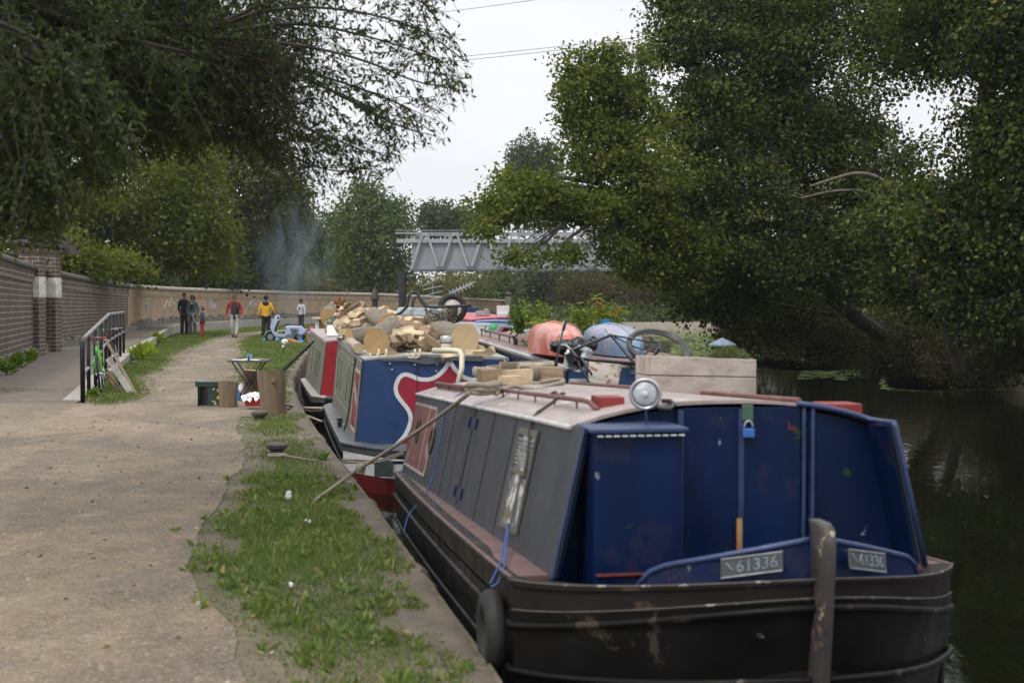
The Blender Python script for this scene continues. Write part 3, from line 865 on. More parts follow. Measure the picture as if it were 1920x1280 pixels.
wt('sunlit low maple right behind the gate pier', 150, 46, [px_lobe(165, 492, 46, 50, 20, 60), px_lobe(120, 470, 46, 30, 34, 40), px_lobe(235, 500, 48, 44, 16, 40)], L_YELLOWG, 28, .3, .16, .13, tint0=.62, r0=.12, top=450)

# ---- the big trees of the far side
G_RIGHT = 'trees leaning over the water'
def rb(x, y): return Vector((x, y, -.3))
b = rb(12.2, 43)
tree('poplar_tree', 'light green poplar leaning far out over the canal to the bridge', b, [b, P(1560, 560, 42), P(1420, 440, 40), P(1300, 400, 38.5), P(1190, 370, 37)], .26,
     [px_lobe(945, 388, 34, 46, 30, 56), px_lobe(1000, 362, 34.5, 62, 32, 80), px_lobe(915, 428, 33.5, 26, 15, 12), px_lobe(1062, 128, 36, 9, 34, 12), px_lobe(1148, 100, 36, 8, 26, 10), px_lobe(1098, 118, 36, 9, 30, 10), px_lobe(1200, 120, 37, 14, 40, 18), px_lobe(1080, 388, 35, 80, 32, 110), px_lobe(960, 335, 35, 34, 18, 24), px_lobe(1090, 190, 36, 44, 62, 90), px_lobe(1140, 135, 36, 22, 42, 44), px_lobe(1120, 280, 36, 66, 60, 130), px_lobe(1190, 210, 37, 62, 60, 130), px_lobe(1210, 330, 36, 80, 70, 150), px_lobe(1190, 418, 36, 70, 40, 100), px_lobe(970, 482, 33, 34, 13, 13), px_lobe(1050, 476, 33.5, 34, 20, 18), px_lobe(1150, 462, 35, 34, 26, 30), px_lobe(1270, 470, 37, 80, 60, 150), px_lobe(1200, 500, 36, 50, 26, 44)],
     40, .22, .105, .088, L_POPLAR, G_RIGHT, M_BARK, 22, tint0=.5, tvar=.26, flat=.55)
b = rb(13.8, 41)
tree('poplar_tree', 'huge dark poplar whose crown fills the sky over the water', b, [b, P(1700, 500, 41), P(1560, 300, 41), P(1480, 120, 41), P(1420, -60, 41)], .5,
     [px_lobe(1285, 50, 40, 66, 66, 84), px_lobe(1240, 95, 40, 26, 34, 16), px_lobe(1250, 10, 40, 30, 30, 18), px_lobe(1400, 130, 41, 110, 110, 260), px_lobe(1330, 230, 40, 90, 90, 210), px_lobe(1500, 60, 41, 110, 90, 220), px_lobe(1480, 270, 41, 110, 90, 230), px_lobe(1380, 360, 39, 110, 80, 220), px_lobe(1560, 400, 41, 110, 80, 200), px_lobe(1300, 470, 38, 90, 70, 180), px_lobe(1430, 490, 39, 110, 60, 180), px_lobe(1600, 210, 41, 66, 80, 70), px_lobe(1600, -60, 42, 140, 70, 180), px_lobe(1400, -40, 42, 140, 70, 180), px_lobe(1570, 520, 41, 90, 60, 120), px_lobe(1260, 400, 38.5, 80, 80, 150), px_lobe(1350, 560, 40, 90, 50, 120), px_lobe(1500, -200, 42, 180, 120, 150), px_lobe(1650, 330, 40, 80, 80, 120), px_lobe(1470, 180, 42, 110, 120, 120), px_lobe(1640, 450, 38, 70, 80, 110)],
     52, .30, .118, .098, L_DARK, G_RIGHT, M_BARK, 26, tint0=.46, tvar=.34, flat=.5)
b = rb(13.9, 33)
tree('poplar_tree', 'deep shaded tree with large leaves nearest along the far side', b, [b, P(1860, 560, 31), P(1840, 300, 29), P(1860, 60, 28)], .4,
     [px_lobe(1850, 420, 28, 130, 110, 220), px_lobe(1900, 240, 28, 110, 100, 190), px_lobe(1760, 60, 30, 110, 90, 160), px_lobe(1900, 60, 28, 120, 110, 200), px_lobe(1720, 420, 31, 90, 90, 150), px_lobe(1880, 560, 28, 120, 70, 150), px_lobe(1740, 540, 32, 90, 60, 110), px_lobe(1980, 400, 27, 120, 150, 150), px_lobe(1990, 160, 28, 100, 120, 100), px_lobe(1800, -60, 29, 140, 100, 160), px_lobe(1850, -220, 29, 160, 120, 150), px_lobe(1700, -160, 31, 130, 110, 120), px_lobe(1650, 80, 33, 60, 90, 90), ((16.5, 20, 7), (4.5, 6, 5.5), 130), ((17.5, 9, 7), (4.5, 6, 6), 120), ((15.5, 24, 3.5), (3, 4, 3), 60)],  # the closing lobes, out of view, are added to block sky light
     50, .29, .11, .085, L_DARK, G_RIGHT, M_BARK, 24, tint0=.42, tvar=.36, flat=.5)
b = rb(12.0, 48)
tree('alder_tree', 'low olive tree trailing its leaves down to the water', b, [b, P(1520, 600, 48), P(1420, 560, 48)], .25,
     [px_lobe(1400, 570, 46, 60, 44, 100), px_lobe(1460, 600, 46, 70, 46, 120), px_lobe(1390, 625, 45, 40, 34, 64), px_lobe(1540, 590, 46, 80, 50, 130), px_lobe(1340, 520, 45, 70, 44, 100), px_lobe(1450, 540, 46, 80, 40, 110), px_lobe(1290, 500, 44, 50, 30, 50)],
     40, .30, .115, .09, L_OLIVE, G_RIGHT, M_BARK, 16, tint0=.4, tvar=.25)
for (px, py, Y, rx, ry, lab) in ((1480, 640, 53, 60, 34, 'brown green thicket by the duckweed at the bend'), (1580, 645, 47, 70, 40, 'dry brown thicket overhanging the duckweed'), (1700, 660, 42, 80, 46, 'bare twiggy thicket under the dark poplars'), (1840, 660, 37, 90, 52, 'blackish thicket at the foot of the shaded tree'), (1930, 620, 33, 80, 90, 'tall dark thicket cut off by the picture edge'), (1400, 640, 60, 50, 26, 'olive thicket at the far end of the duckweed')):
    c = P(px, py, Y); b = Vector((c.x, c.y, -.3))
    tree('bank_shrub', lab, b, [b, b + Vector((0, 0, .6)), c], .08, [px_lobe(px, py, Y, rx, ry, 130), px_lobe(px + rx * .6, py - ry * .3, Y + 1, rx * .7, ry * .8, 80), px_lobe(px - rx * .5, py + ry * .5, Y - 1, rx * .6, ry * .5, 50)], 34, .3, .11, .07, L_SHRUB, 'thickets along the far water edge', M_BARK, 60, tint0=.34, tvar=.3, cat='shrub')
# bare crooked limbs seen in front of the dark leaves
for k, pts in enumerate(([(1700, 385), (1655, 335), (1610, 322), (1560, 336), (1518, 350)], [(1720, 400), (1660, 372), (1610, 356), (1560, 358), (1500, 372)], [(1900, 560), (1840, 500), (1790, 490), (1730, 500)], [(1560, 590), (1480, 575), (1400, 560)], [(1800, 700), (1770, 600), (1735, 540), (1700, 500)])):
    Y = (36.5, 36.8, 31, 42, 30)[k]
    w_ = [P(x, y, Y + (1.2 if k < 2 else 0) - .1 * i) for i, (x, y) in enumerate(pts)]
    sm = [Vector(q) for q in smooth_line([tuple(q) for q in w_], 2)]
    n = len(sm)
    par = [o for o in COL.objects if o.name.startswith('poplar_tree') and 'huge dark' in o.get('label', '')][0] if k in (0, 1, 3) else [o for o in COL.objects if o.get('label', '').startswith('deep shaded')][0]
    build('bare_limb', MB().tube(sm, [(.075, .055, .12, .05, .14)[k] * (1 - .6 * i / n) for i in range(n)], 8), pm('lichen_bark', (.105, .092, .068), .9, 0, .35, 6, .6, 40, dirt=(.04, .038, .025)) if k < 2 else M_BARK, par, smooth='all')

# ---- the willow hanging in from the towpath side
wl_base = Vector((-9.0, 13.5, 0))
wil = thing('willow_tree', 'big dark willow on the towpath side, long leafy boughs hanging into view', 'tree', wl_base)
LB, LA, LT = [], [], []
bt = MB()
bt.tube([wl_base, Vector((-8.7, 13.3, 2)), Vector((-8.2, 13.0, 4.2)), Vector((-7.4, 12.6, 6.2))], [.42, .36, .30, .22], 10)
top = Vector((-7.4, 12.6, 6.2))
_LX = [-200, 0, 110, 190, 300, 430, 520, 600, 700, 790, 850, 890, 915]
_LY = [500, 495, 470, 390, 320, 300, 340, 370, 360, 310, 265, 215, -50]
def below_crown(p, fuzz=28):          # the crown's own lower outline: higher over the path, trailing at the trunk side
    if p.y < 3: return False
    d = p - EYE; t = d.dot(_fw); px = 960 + F_PX * d.dot(_rt) / t; py = 640 - F_PX * d.dot(_up) / t
    return py > float(np.interp(px, _LX, _LY)) + random.gauss(0, fuzz)
def twig_leaves(pts, dens, spread, tint):
    if below_crown(pts[-1]): return
    if pts[-1].y > 3:
        d_ = pts[-1] - EYE; q_ = 960 + F_PX * d_.x / d_.dot(_fw)
        if 400 < q_ < 640 and random.random() < .42: return
    for a, b in zip(pts[:-1], pts[1:]):
        L = (b - a).length; n = max(1, int(L * dens)); d = (b - a).normalized()
        for i in range(n):
            LB.append(a.lerp(b, random.random()))
            v = d * .35 + Vector((random.gauss(0, 1), random.gauss(0, 1), random.gauss(0, 1) - .55)) * spread
            LA.append(v.normalized()); LT.append(tint + random.gauss(0, .16))
def bough(px_pts, Y0, Y1, r, n_sub, sub_len, dens, hang, sub2=4, t0=.35):
    m = len(px_pts)
    ctrl = [P(x, y, Y0 + (Y1 - Y0) * i / (m - 1)) for i, (x, y) in enumerate(px_pts)]
    sm = [Vector(q) for q in smooth_line([tuple(c) for c in ctrl], 2)]
    n = len(sm)
    bt.tube(sm, [max(.006, r * (1 - .9 * i / (n - 1))) for i in range(n)], 7, cap=False)
    for i in range(n_sub):
        u = random.random() ** .8 if hang > .07 else .12 + .88 * random.random(); j = min(n - 2, int(u * (n - 1)))
        p = sm[j].lerp(sm[j + 1], random.random()); d = (sm[j + 1] - sm[j]).normalized()
        dv = (d * random.uniform(.5, 1.2) + Vector((random.gauss(0, .45), random.gauss(0, .6), random.gauss(0, .45)))).normalized()
        L = sub_len * random.uniform(.5, 1.25)
        pts = [p]; q = p.copy()
        for k in range(5):
            dv = (dv + Vector((random.gauss(0, .10), random.gauss(0, .10), random.gauss(0, .08) - hang))).normalized()
            q = q + dv * L / 5; pts.append(q.copy())
        if below_crown(pts[-1], 10): continue
        bt.tube(pts, [.0045, .004, .0035, .003, .002, .0015], 3, cap=False)
        ti = t0 + random.gauss(0, .12)
        twig_leaves(pts, dens, .55, ti)
        for k in range(sub2):
            a = pts[random.randint(1, 4)]
            e = (dv + Vector((random.gauss(0, .7), random.gauss(0, .7), random.gauss(0, .5) - hang * 2))).normalized()
            l2 = L * random.uniform(.25, .5)
            pp = [a, a + e * l2 * .5, a + (e + Vector((0, 0, -hang * 1.5))) * l2]
            if below_crown(pp[-1], 10): continue
            bt.tube(pp, [.0025, .002, .0015], 3, cap=False)
            twig_leaves(pp, dens * 1.15, .6, ti)
# boughs reaching over the sky
SKYB = [[(380, 60), (520, 10), (680, 20), (800, 60), (868, 112)], [(400, 70), (540, 80), (680, 110), (790, 160), (855, 160)], [(410, 90), (520, 120), (640, 180), (730, 230), (790, 250)], [(400, 110), (480, 170), (570, 240), (650, 270), (700, 290)], [(390, 140), (460, 230), (540, 290), (610, 320), (668, 322)], [(420, 40), (560, -20), (700, -40), (800, 10)], [(400, 90), (500, 200), (560, 270), (600, 340)], [(420, 80), (560, 130), (690, 170), (770, 205)], [(420, 60), (560, 40), (700, 70), (820, 110)]]
for q in SKYB: bough(q, 11.0, 10.6 + random.uniform(-1, 1.5), .018, 30, .62, 17, .06, 5, .36)
# dense shaded boughs
DENSE = [[(-60, -40), (120, 40), (300, 90), (420, 110)], [(-60, 60), (100, 130), (260, 160), (420, 200)], [(-40, 150), (120, 220), (280, 240), (440, 260)], [(-60, -120), (150, -70), (300, -50), (420, -60)], [(-60, 20), (160, 60), (330, 40), (470, 60)], [(-60, 180), (80, 150), (240, 150), (380, 110)], [(-100, -60), (60, -20), (200, 20), (330, 30)]]
for q in DENSE: bough(q, 9.5, 11.5 + random.uniform(-1, 1), .04, 80, .95, 26, .10, 6, .36)
for q in DENSE: bough([(x + random.uniform(-40, 40), y + random.uniform(-40, 40)) for x, y in q], 12.5, 13.5 + random.uniform(-1, 1), .05, 85, 1.1, 26, .10, 6, .28)
# trailing curtains at the picture's edge
HANG = [[(-40, 60), (30, 140), (70, 210), (90, 300)], [(-60, 100), (0, 160), (20, 230), (30, 310)], [(40, 100), (110, 140), (150, 200), (170, 250)], [(-60, 20), (40, 60), (120, 100), (190, 180)], [(-80, 140), (-20, 210), (30, 270), (50, 340)], [(-60, 200), (-10, 250), (40, 300), (100, 350)]]
for q in HANG: bough(q, 8.3, 8.6 + random.uniform(-.4, .4), .02, 40, .55, 34, .22, 4, .5)
# unseen boughs added overhead and behind, to darken the foreground
for k in range(22):
    x0_, y0_ = random.uniform(-7.5, 1.5), random.uniform(-5, 6.5); z0_ = random.uniform(4.6, 8.5)
    sm = bend(top, (x0_, y0_, z0_), 6, .05, .12); bt.tube(sm, [.08, .07, .06, .045, .03, .02, .01], 6, cap=False)
    for i in range(26):
        p = sm[random.randint(3, 6)].lerp(Vector((x0_, y0_, z0_)), random.random()); dv = Vector((random.gauss(0, 1), random.gauss(0, 1), random.gauss(-.2, .4))).normalized()
        pts = [p, p + dv * .7, p + dv * 1.3 - Vector((0, 0, .3))]
        if pts[-1].y > 3 and (pts[-1].z - CAM_H) / pts[-1].y < .32: continue
        bt.tube(pts, [.006, .004, .002], 3, cap=False); twig_leaves(pts, 34, .8, .35)
build('trunk', bt, M_BARK, wil, smooth='all')
n = len(LB)
leaf_mesh('crown', np.array([tuple(p) for p in LB]), np.array([tuple(p) for p in LA]), .040 + .026 * rng.random(n), .017 + .009 * rng.random(n), np.array(LT), L_WILLOW, wil, tuple(wl_base), .08)

# ------------------------------------------------------------------ grass
def inside(px, py, poly):
    n = len(poly); c = np.zeros(len(px), bool); j = n - 1
    for i in range(n):
        xi, yi = poly[i]; xj, yj = poly[j]
        if yi != yj:
            m = ((yi > py) != (yj > py)) & (px < (xj - xi) * (py - yi) / (yj - yi) + xi)
            c ^= m
        j = i
    return c
_ins0 = inside
def inside(px, py, poly):
    j = np.clip(py / 12, .6, 3) * .10
    return _ins0(px + rng.normal(0, 1, len(px)) * j, py + rng.normal(0, 1, len(px)) * j, poly)
L_GRASS = leafmat('grass_blade', [(0.0, (0.050, 0.082, 0.022)), (0.5, (0.112, 0.165, 0.044)), (0.78, (0.175, 0.225, 0.072)), (0.92, (0.28, 0.26, 0.12)), (1.0, (0.38, 0.33, 0.19))], .7, .35)
cop_in = offset_line(wedge, 0.13)
LP = np.array([(p[0], p[1]) for p in L1])
def noise2(x, y, sc, seed):
    r = np.random.default_rng(seed); t = np.zeros_like(x)
    for k in range(5):
        a = r.uniform(0, 6.28, 3); f = sc * (1.6 ** k)
        t += np.sin(x * f * math.cos(a[0]) + y * f * math.sin(a[0]) + a[1]) * (.75 ** k)
    return t / 2.4
def grass(x0, x1, y0, y1, n, hl, wl, fn, seed, tint0):
    x = rng.uniform(x0, x1, n); y = rng.uniform(y0, y1, n)
    keep = fn(x, y)
    x, y = x[keep], y[keep]; m = len(x)
    lean = rng.normal(0, .45, (m, 2))
    big = noise2(x, y, 1.3, seed)
    ax = np.stack([lean[:, 0], lean[:, 1], np.ones(m)], 1); ax /= np.linalg.norm(ax, axis=1)[:, None]
    h = hl * (0.5 + rng.random(m)) * (1 + .35 * big)
    near_path = _ins0(x - .16, y, outline) | _ins0(x + .16, y, outline)
    h = np.where(near_path, h * (.25 + .35 * rng.random(m)), h)
    return np.stack([x, y, np.full(m, -.004)], 1), ax, np.clip(h, hl * .3, hl * 2), wl * (0.6 + .8 * rng.random(m)), tint0 + .16 * big + rng.normal(0, .16, m)
def strip_mask(x, y):            # between the path and the coping
    cx = np.interp(y, cop_in[:, 1], cop_in[:, 0]); 
    k = x < cx + .13 * noise2(x, y, 5, 3)
    k &= x > cx - 9
    k &= ~inside(x, y, outline)
    k &= noise2(x, y, 2.3, 5) + .25 * rng.normal(0, 1, len(x)) > -.62
    # bare, trodden patches, more of them towards the path
    e_ = _ins0(x - .30, y, outline)
    k &= ~(e_ & (noise2(x, y, 4.2, 21) + .5 * rng.normal(0, 1, len(x)) > .12))
    k &= ~(noise2(x, y, 3.1, 33) + .25 * rng.normal(0, 1, len(x)) > 1.05)
    k &= ~((np.hypot((x + .45) / .25, (y - 7.1) / .25) < 1))
    return k
def fringe_mask(x, y):           # thin tufts straying out over the gravel
    k = _ins0(x, y, outline) & ~_ins0(x - .30, y, outline) | (_ins0(x, y, outline) & ~_ins0(x + .30 + .12 * noise2(x, y, 3, 6), y, outline))
    return k & (noise2(x, y, 7, 9) > .12) & (x > -6)
def left_mask(x, y):
    lx = np.interp(y, LP[:, 1], LP[:, 0])
    return (x > lx) & ~inside(x, y, outline) & (x < np.interp(y, cop_in[:, 1], cop_in[:, 0]) - 1.2) & (noise2(x, y, 1.7, 8) > -.75)
parts_ = [grass(-3.4, .1, 5.2, 12.5, 190000, .034, .0052, strip_mask, 2, .5), grass(-3.4, .1, 5.2, 12.5, 9000, .085, .005, strip_mask, 2, .72),
          grass(-3.6, -.6, 5.2, 20, 14000, .03, .005, fringe_mask, 2, .62),
          grass(-6.5, -1.0, 12.5, 24, 110000, .042, .008, strip_mask, 2, .5),
          grass(-13, -3.5, 24, 45, 110000, .055, .016, lambda x, y: strip_mask(x, y), 2, .5),
          grass(-15, -5.5, 45, 82, 120000, .07, .03, lambda x, y: strip_mask(x, y) , 2, .52),
          grass(-16, -5.5, 22, 70, 120000, .06, .02, left_mask, 4, .56)]
cat_ = [np.concatenate([p[i] for p in parts_]) for i in range(5)]
g = leaf_mesh('grass', cat_[0], cat_[1], cat_[2], cat_[3], cat_[4], L_GRASS, None, (0, 0, 0), .25)
g['kind'] = 'stuff'
# taller seed-heads and broad weeds in the near verge
nb = 330
x = rng.uniform(-2.6, 0, nb * 4); y = rng.uniform(5.6, 13, nb * 4); k = strip_mask(x, y); x, y = x[k][:nb], y[k][:nb]
rep = np.repeat(np.arange(len(x)), 7); m = len(rep)
base = np.stack([x[rep] + rng.normal(0, .02, m), y[rep] + rng.normal(0, .02, m), np.full(m, 0.0)], 1)
ax = np.stack([rng.normal(0, .8, m), rng.normal(0, .8, m), .45 + rng.random(m)], 1); ax /= np.linalg.norm(ax, axis=1)[:, None]
wv = leaf_mesh('clover', base, ax, .04 + .05 * rng.random(m), .02 + .02 * rng.random(m), .65 + rng.normal(0, .15, m), L_GRASS, None, (0, 0, 0), .2)
wv['kind'] = 'stuff'
# dock plants along the ledge and by the railing
def leafy_plant(px, py, label, n, ln, wd, mat, z=0.0, name='dock_plant', tint=.8, cat='plant', group='broad-leaved weeds along the ledge'):
    p = G(px, py, z)
    o = thing(name, label, cat, p, group)
    ax = np.stack([rng.normal(0, .7, n), rng.normal(0, .7, n), .35 + .8 * rng.random(n)], 1); ax /= np.linalg.norm(ax, axis=1)[:, None]
    base = np.array(tuple(p))[None] + rng.normal(0, ln * .35, (n, 3)) * np.array([1, 1, .0])
    base[:, 2] += rng.random(n) * ln * .8
    leaf_mesh('leaf_rosette', base, ax, ln * (.6 + .6 * rng.random(n)), wd * (.6 + .6 * rng.random(n)), tint + rng.normal(0, .12, n), mat, o, tuple(p), .3)
    b = MB()
    for i in range(7): b.tube([p, p + Vector((random.uniform(-.1, .1), random.uniform(-.1, .1), ln * 1.1))], .008, 4)
    build('stem', b, M_STEM, o)
    return o
M_STEM = pm('green_stem', (0.10, 0.13, 0.04), 0.7, 0, 0.2, 9, 0)
L_DOCK = leafmat('dock_leaf', [(0.0, (0.06, 0.11, 0.01)), (0.6, (0.16, 0.24, 0.02)), (1.0, (0.30, 0.34, 0.05))])
leafy_plant(262, 676, 'bright green dock clump against the ledge beside the dark bicycle', 60, .30, .12, L_DOCK)
leafy_plant(275, 668, 'bright green dock clump in the second place behind the dark bicycle', 50, .28, .11, L_DOCK)
leafy_plant(293, 646, 'lime green dock clump against the ledge, closest to the people', 60, .34, .13, L_DOCK)
leafy_plant(58, 678, 'leafy weeds at the foot of the nearer gate pier', 60, .22, .08, L_DOCK, tint=.45, z=.1)
leafy_plant(30, 690, 'dark ragged weeds along the stone foot of the brown wall', 90, .25, .07, L_DOCK, tint=.25, z=.08)
leafy_plant(12, 703, 'grassy weeds where the brown wall leaves the picture', 90, .22, .05, L_DOCK, tint=.3, z=.06)
leafy_plant(176, 746, 'low nettles at the foot of the railing by the green bicycle', 50, .12, .05, L_DOCK, tint=.35)
leafy_plant(222, 725, 'low weeds under the leaning boards', 60, .16, .06, L_DOCK, tint=.45)
leafy_plant(606, 905 - 40, 'small weed growing out of the coping joint', 25, .08, .03, L_DOCK, tint=.4)

# duckweed on the water
L_DUCK = pm('duckweed_green', (0.12, 0.17, 0.035), 0.8, 0, 0.35, 3, 0.3, 40)
def m_duck():
    s = NT('duckweed')
    co = s.coord()
    col = s.ramp(s.noise(co, 1.5, 6, .7), [(0.3, (0.085, 0.13, 0.03)), (0.6, (0.18, 0.24, 0.05)), (0.8, (0.27, 0.32, 0.09))])
    s.pbr(col, .9, 0, s.bump(s.noise(co, 30, 4), .5, .01))
    return s.m
DB, DA = [], []
def duck(px0, px1, py0, py1, n, seed):
    xs = rng.uniform(px0, px1, n); ys = rng.uniform(py0, py1, n)
    for x, y in zip(xs, ys):
        u = (x - px0) / (px1 - px0); v = (y - py0) / (py1 - py0)
        if math.sin(u * 9 + seed) * .25 + abs(v - .5) * 1.6 + random.random() * .5 > .95: continue
        p = G(x, y, WZ); DB.append((p.x, p.y, WZ + .006)); a = random.uniform(0, 6.28); DA.append((math.cos(a), math.sin(a), 0.0))
duck(1380, 1720, 664, 694, 15000, 1); duck(1660, 1960, 704, 732, 6500, 2); duck(1260, 1420, 640, 668, 1500, 3); duck(1500, 1900, 680, 712, 900, 5); duck(1230, 1350, 618, 640, 1200, 4)
n = len(DB); DB, DA = np.array(DB), np.array(DA)
v = []
sd = np.stack([-DA[:, 1], DA[:, 0], np.zeros(n)], 1); r_ = (.07 + .16 * rng.random(n))[:, None]
q = np.stack([DB + DA * r_, DB + sd * r_ * .8, DB - DA * r_, DB - sd * r_ * .8], 1).reshape(-1, 3)
dm = MB(); dm.v = [tuple(a) for a in q]; dm.f = [[4 * i, 4 * i + 1, 4 * i + 2, 4 * i + 3] for i in range(n)]; dm.m = [0] * n
dk = build('duckweed', dm, m_duck()); dk['kind'] = 'stuff'
# fallen leaves on the path and grass
n = 900
x = rng.uniform(-12, 0, n * 3); y = rng.uniform(5.5, 60, n * 3) ** 1.0
k = (x < np.interp(y, cop_in[:, 1], cop_in[:, 0])) & (x > np.interp(y, [5, 22, 60], [-3.5, -8, -14]))
x, y = x[k][:n], y[k][:n]; m = len(x)
ax = np.stack([rng.normal(0, 1, m), rng.normal(0, 1, m), rng.normal(.1, .2, m)], 1); ax /= np.linalg.norm(ax, axis=1)[:, None]
L_LITTER = leafmat('fallen_leaf', [(0.0, (0.10, 0.06, 0.03)), (0.5, (0.26, 0.19, 0.08)), (0.8, (0.36, 0.31, 0.16)), (1.0, (0.5, 0.47, 0.36))], .8, .1)
fl = leaf_mesh('leaf_litter', np.stack([x, y, np.full(m, .012)], 1), ax, .045, .025, rng.random(m), L_LITTER, None, (0, 0, 0), .2)
fl['kind'] = 'stuff'

# loose stones and twigs on the near path
n = 5200
x = rng.uniform(-5.5, .3, n); y = 5.4 + 14 * rng.random(n) ** 1.6
k = _ins0(x, y, outline); x, y = x[k], y[k]
pm_ = MB()
for a_, b_ in zip(x, y):
    r = random.uniform(.004, .013) * (1 if random.random() > .06 else 2)
    q = [(a_ + r * math.cos(t) * random.uniform(.7, 1.2), b_ + r * math.sin(t) * random.uniform(.7, 1.2)) for t in (0, 1.26, 2.5, 3.77, 5.0)]
    h = r * .8; pm_.add([(u_, v_, .004) for u_, v_ in q] + [(a_ + (u_ - a_) * .55, b_ + (v_ - b_) * .55, .006 + h) for u_, v_ in q], [(0, 1, 6, 5), (1, 2, 7, 6), (2, 3, 8, 7), (3, 4, 9, 8), (4, 0, 5, 9), (5, 6, 7, 8, 9)])
pb_ = build('pebbles', pm_, pm('pebble', (.25, .215, .17), .9, 0, .55, 14, 0)); pb_['kind'] = 'stuff'
# the wood beyond the canal, one mass far behind everything
L_WOOD = leafmat('far_wood_leaf', [(0, (.03, .042, .026)), (.6, (.075, .10, .055)), (1, (.13, .155, .09))])
lobes = []
for px in range(-150, 2100, 62):
    h_ = 40 + 22 * math.sin(px * .013) + random.uniform(-12, 12)
    if 330 < px < 560: h_ += 20
    lobes.append(px_lobe(px + random.uniform(-15, 15), 575 - h_ * .9, 172 + random.uniform(-8, 8), 56, h_, 90))
side = []
for y_ in np.arange(4, 120, 4.5):
    x_ = float(np.interp(y_, [4, 40, 60, 100, 120], [22, 20, 18.5, 22, 26]))
    side.append(((x_ + random.uniform(-1, 1), y_, 1.9 + random.uniform(-.4, .5)), (3.2, 3.6, 2.9), 130))
crown('woodland', side, 26, .45, .24, .17, L_SHRUB, None, (0, 0, 0), tint0=.5, flat=.9)
wo_, _ = crown('woodland', lobes, 20, 1.0, .75, .5, L_WOOD, None, (0, 0, 0), tint0=.4, flat=.9)
for o_ in COL.objects:
    if o_.name.startswith('woodland'): o_['kind'] = 'stuff'
# ------------------------------------------------------------------ boats
M_HULLB = pm('black_hull_paint', (0.008, 0.0075, 0.0075), 0.42, 0, 0.4, 2.5, 0.25, 18, spots=[((0.05, 0.04, 0.03), 0.61, 2.6), ((0.20, 0.18, 0.155), 0.675, 8.0)], spec=0.14)
M_HULLT = pm('brownish_hull_band', (0.0165, 0.0135, 0.013), 0.5, 0, 0.35, 2.5, 0.2, 22, spots=[((0.24, 0.22, 0.19), 0.67, 8.0), ((.07, .045, .03), .62, 3.0)], spec=0.12)
M_GUNR = pm('faded_red_gunwale', (0.145, 0.078, 0.072), 0.6, 0, 0.3, 5, 0.2, 40, dirt=(0.10, 0.08, 0.07))
M_BLUE = pm('dark_blue_boat_paint', (0.0017, 0.0112, 0.050), 0.42, 0, 0.35, 2.2, 0.12, 9, spots=[((0.011, 0.015, 0.046), 0.565, 3.2), ((0.085, 0.026, 0.02), 0.67, 6.0), ((0.016, 0.045, 0.025), 0.665, 4.2), ((0.22, 0.22, 0.23), 0.685, 11.0)], stretch=(1, 1, .3), dirt=(.006, .011, .034), spec=0.16)
M_BLUEL = pm('rail_blue', (0.018, 0.036, 0.105), 0.4, 0, 0.3, 8, 0.1, 40, spots=[((0.15, 0.06, 0.03), 0.66, 9.0)])
M_SIDE1 = pm('weathered_blue_grey_side', (0.036, 0.040, 0.054), 0.42, 0, 0.28, 2.0, 0.12, 14, dirt=(0.050, 0.046, 0.038), stretch=(1, 1, .3), spec=0.3, spots=[((.02, .028, .075), .66, 7.0)])
M_SEAM = pm('seam_dark_blue', (0.008, 0.012, 0.035), 0.6, 0, 0.2, 6, 0)  # dark blue of the seams and the door gap
M_ROOF1 = pm('faded_pink_roof', (0.325, 0.262, 0.245), 0.42, 0, 0.22, 3, 0.1, 30, spots=[((0.50, 0.46, 0.44), 0.60, 2.2)], dirt=(0.26, 0.17, 0.155), stretch=(3, .5, 1))
M_EDGE1 = pm('worn_white_edge', (0.50, 0.50, 0.50), 0.45, 0, 0.25, 8, 0.1)
M_RED = pm('red_oxide_paint', (0.22, 0.022, 0.022), 0.45, 0, 0.25, 5, 0.1, spots=[((0.32, 0.12, 0.09), 0.66, 7)])
M_REDRAIL = pm('dull_red_rail', (0.15, 0.055, 0.048), 0.55, 0, 0.3, 8, 0.2, dirt=(0.24, 0.17, 0.15))
M_CHROME = pm('chrome', (0.62, 0.63, 0.64), 0.14, 1.0, 0.1, 5, 0)
M_ALU = pm('dull_aluminium', (0.42, 0.43, 0.44), 0.38, 0.9, 0.15, 9, 0.1)
M_BRASS = pm('dull_brass', (0.07, 0.062, 0.04), 0.5, 0.4, 0.25, 9, 0.1)
M_RUBBER = pm('tyre_rubber', (0.012, 0.013, 0.012), 0.75, 0, 0.3, 8, 0.3, dirt=(0.022, 0.028, 0.02))
M_ROPE = pm('hemp_rope', (0.30, 0.26, 0.20), 0.95, 0, 0.3, 60, 0.8, 150)
M_ROPEB = pm('blue_polyrope', (0.03, 0.09, 0.30), 0.7, 0, 0.3, 40, 0.3)
M_ROPED = pm('dark_rope', (0.045, 0.042, 0.036), 0.95, 0, 0.3, 40, 0.6)
M_GLASSD = pm('dim_window_glass', (0.13, 0.16, 0.20), 0.08, 0, 0.7, 9, 0, spots=[((0.60, 0.62, 0.64), 0.47, 6.5), ((0.16, 0.11, 0.07), 0.60, 7)], spec=0.8)  # pale spots painted into the glass as its reflections
M_FRAME = pm('bronze_window_frame', (0.14, 0.13, 0.105), 0.5, 0.4, 0.3, 12, 0.1)
M_PLATE = pm('plate_grey', (0.055, 0.062, 0.066), 0.5, 0, 0.2, 14, 0.1)
M_PLATER = pm('plate_rim', (0.24, 0.25, 0.26), 0.5, 0.2, 0.3, 20, 0.2)
M_DIGIT = pm('digit_pale_blue', (0.19, 0.23, 0.27), 0.55, 0, 0.4, 30, 0.1, spots=[((.09, .10, .11), .60, 26)])
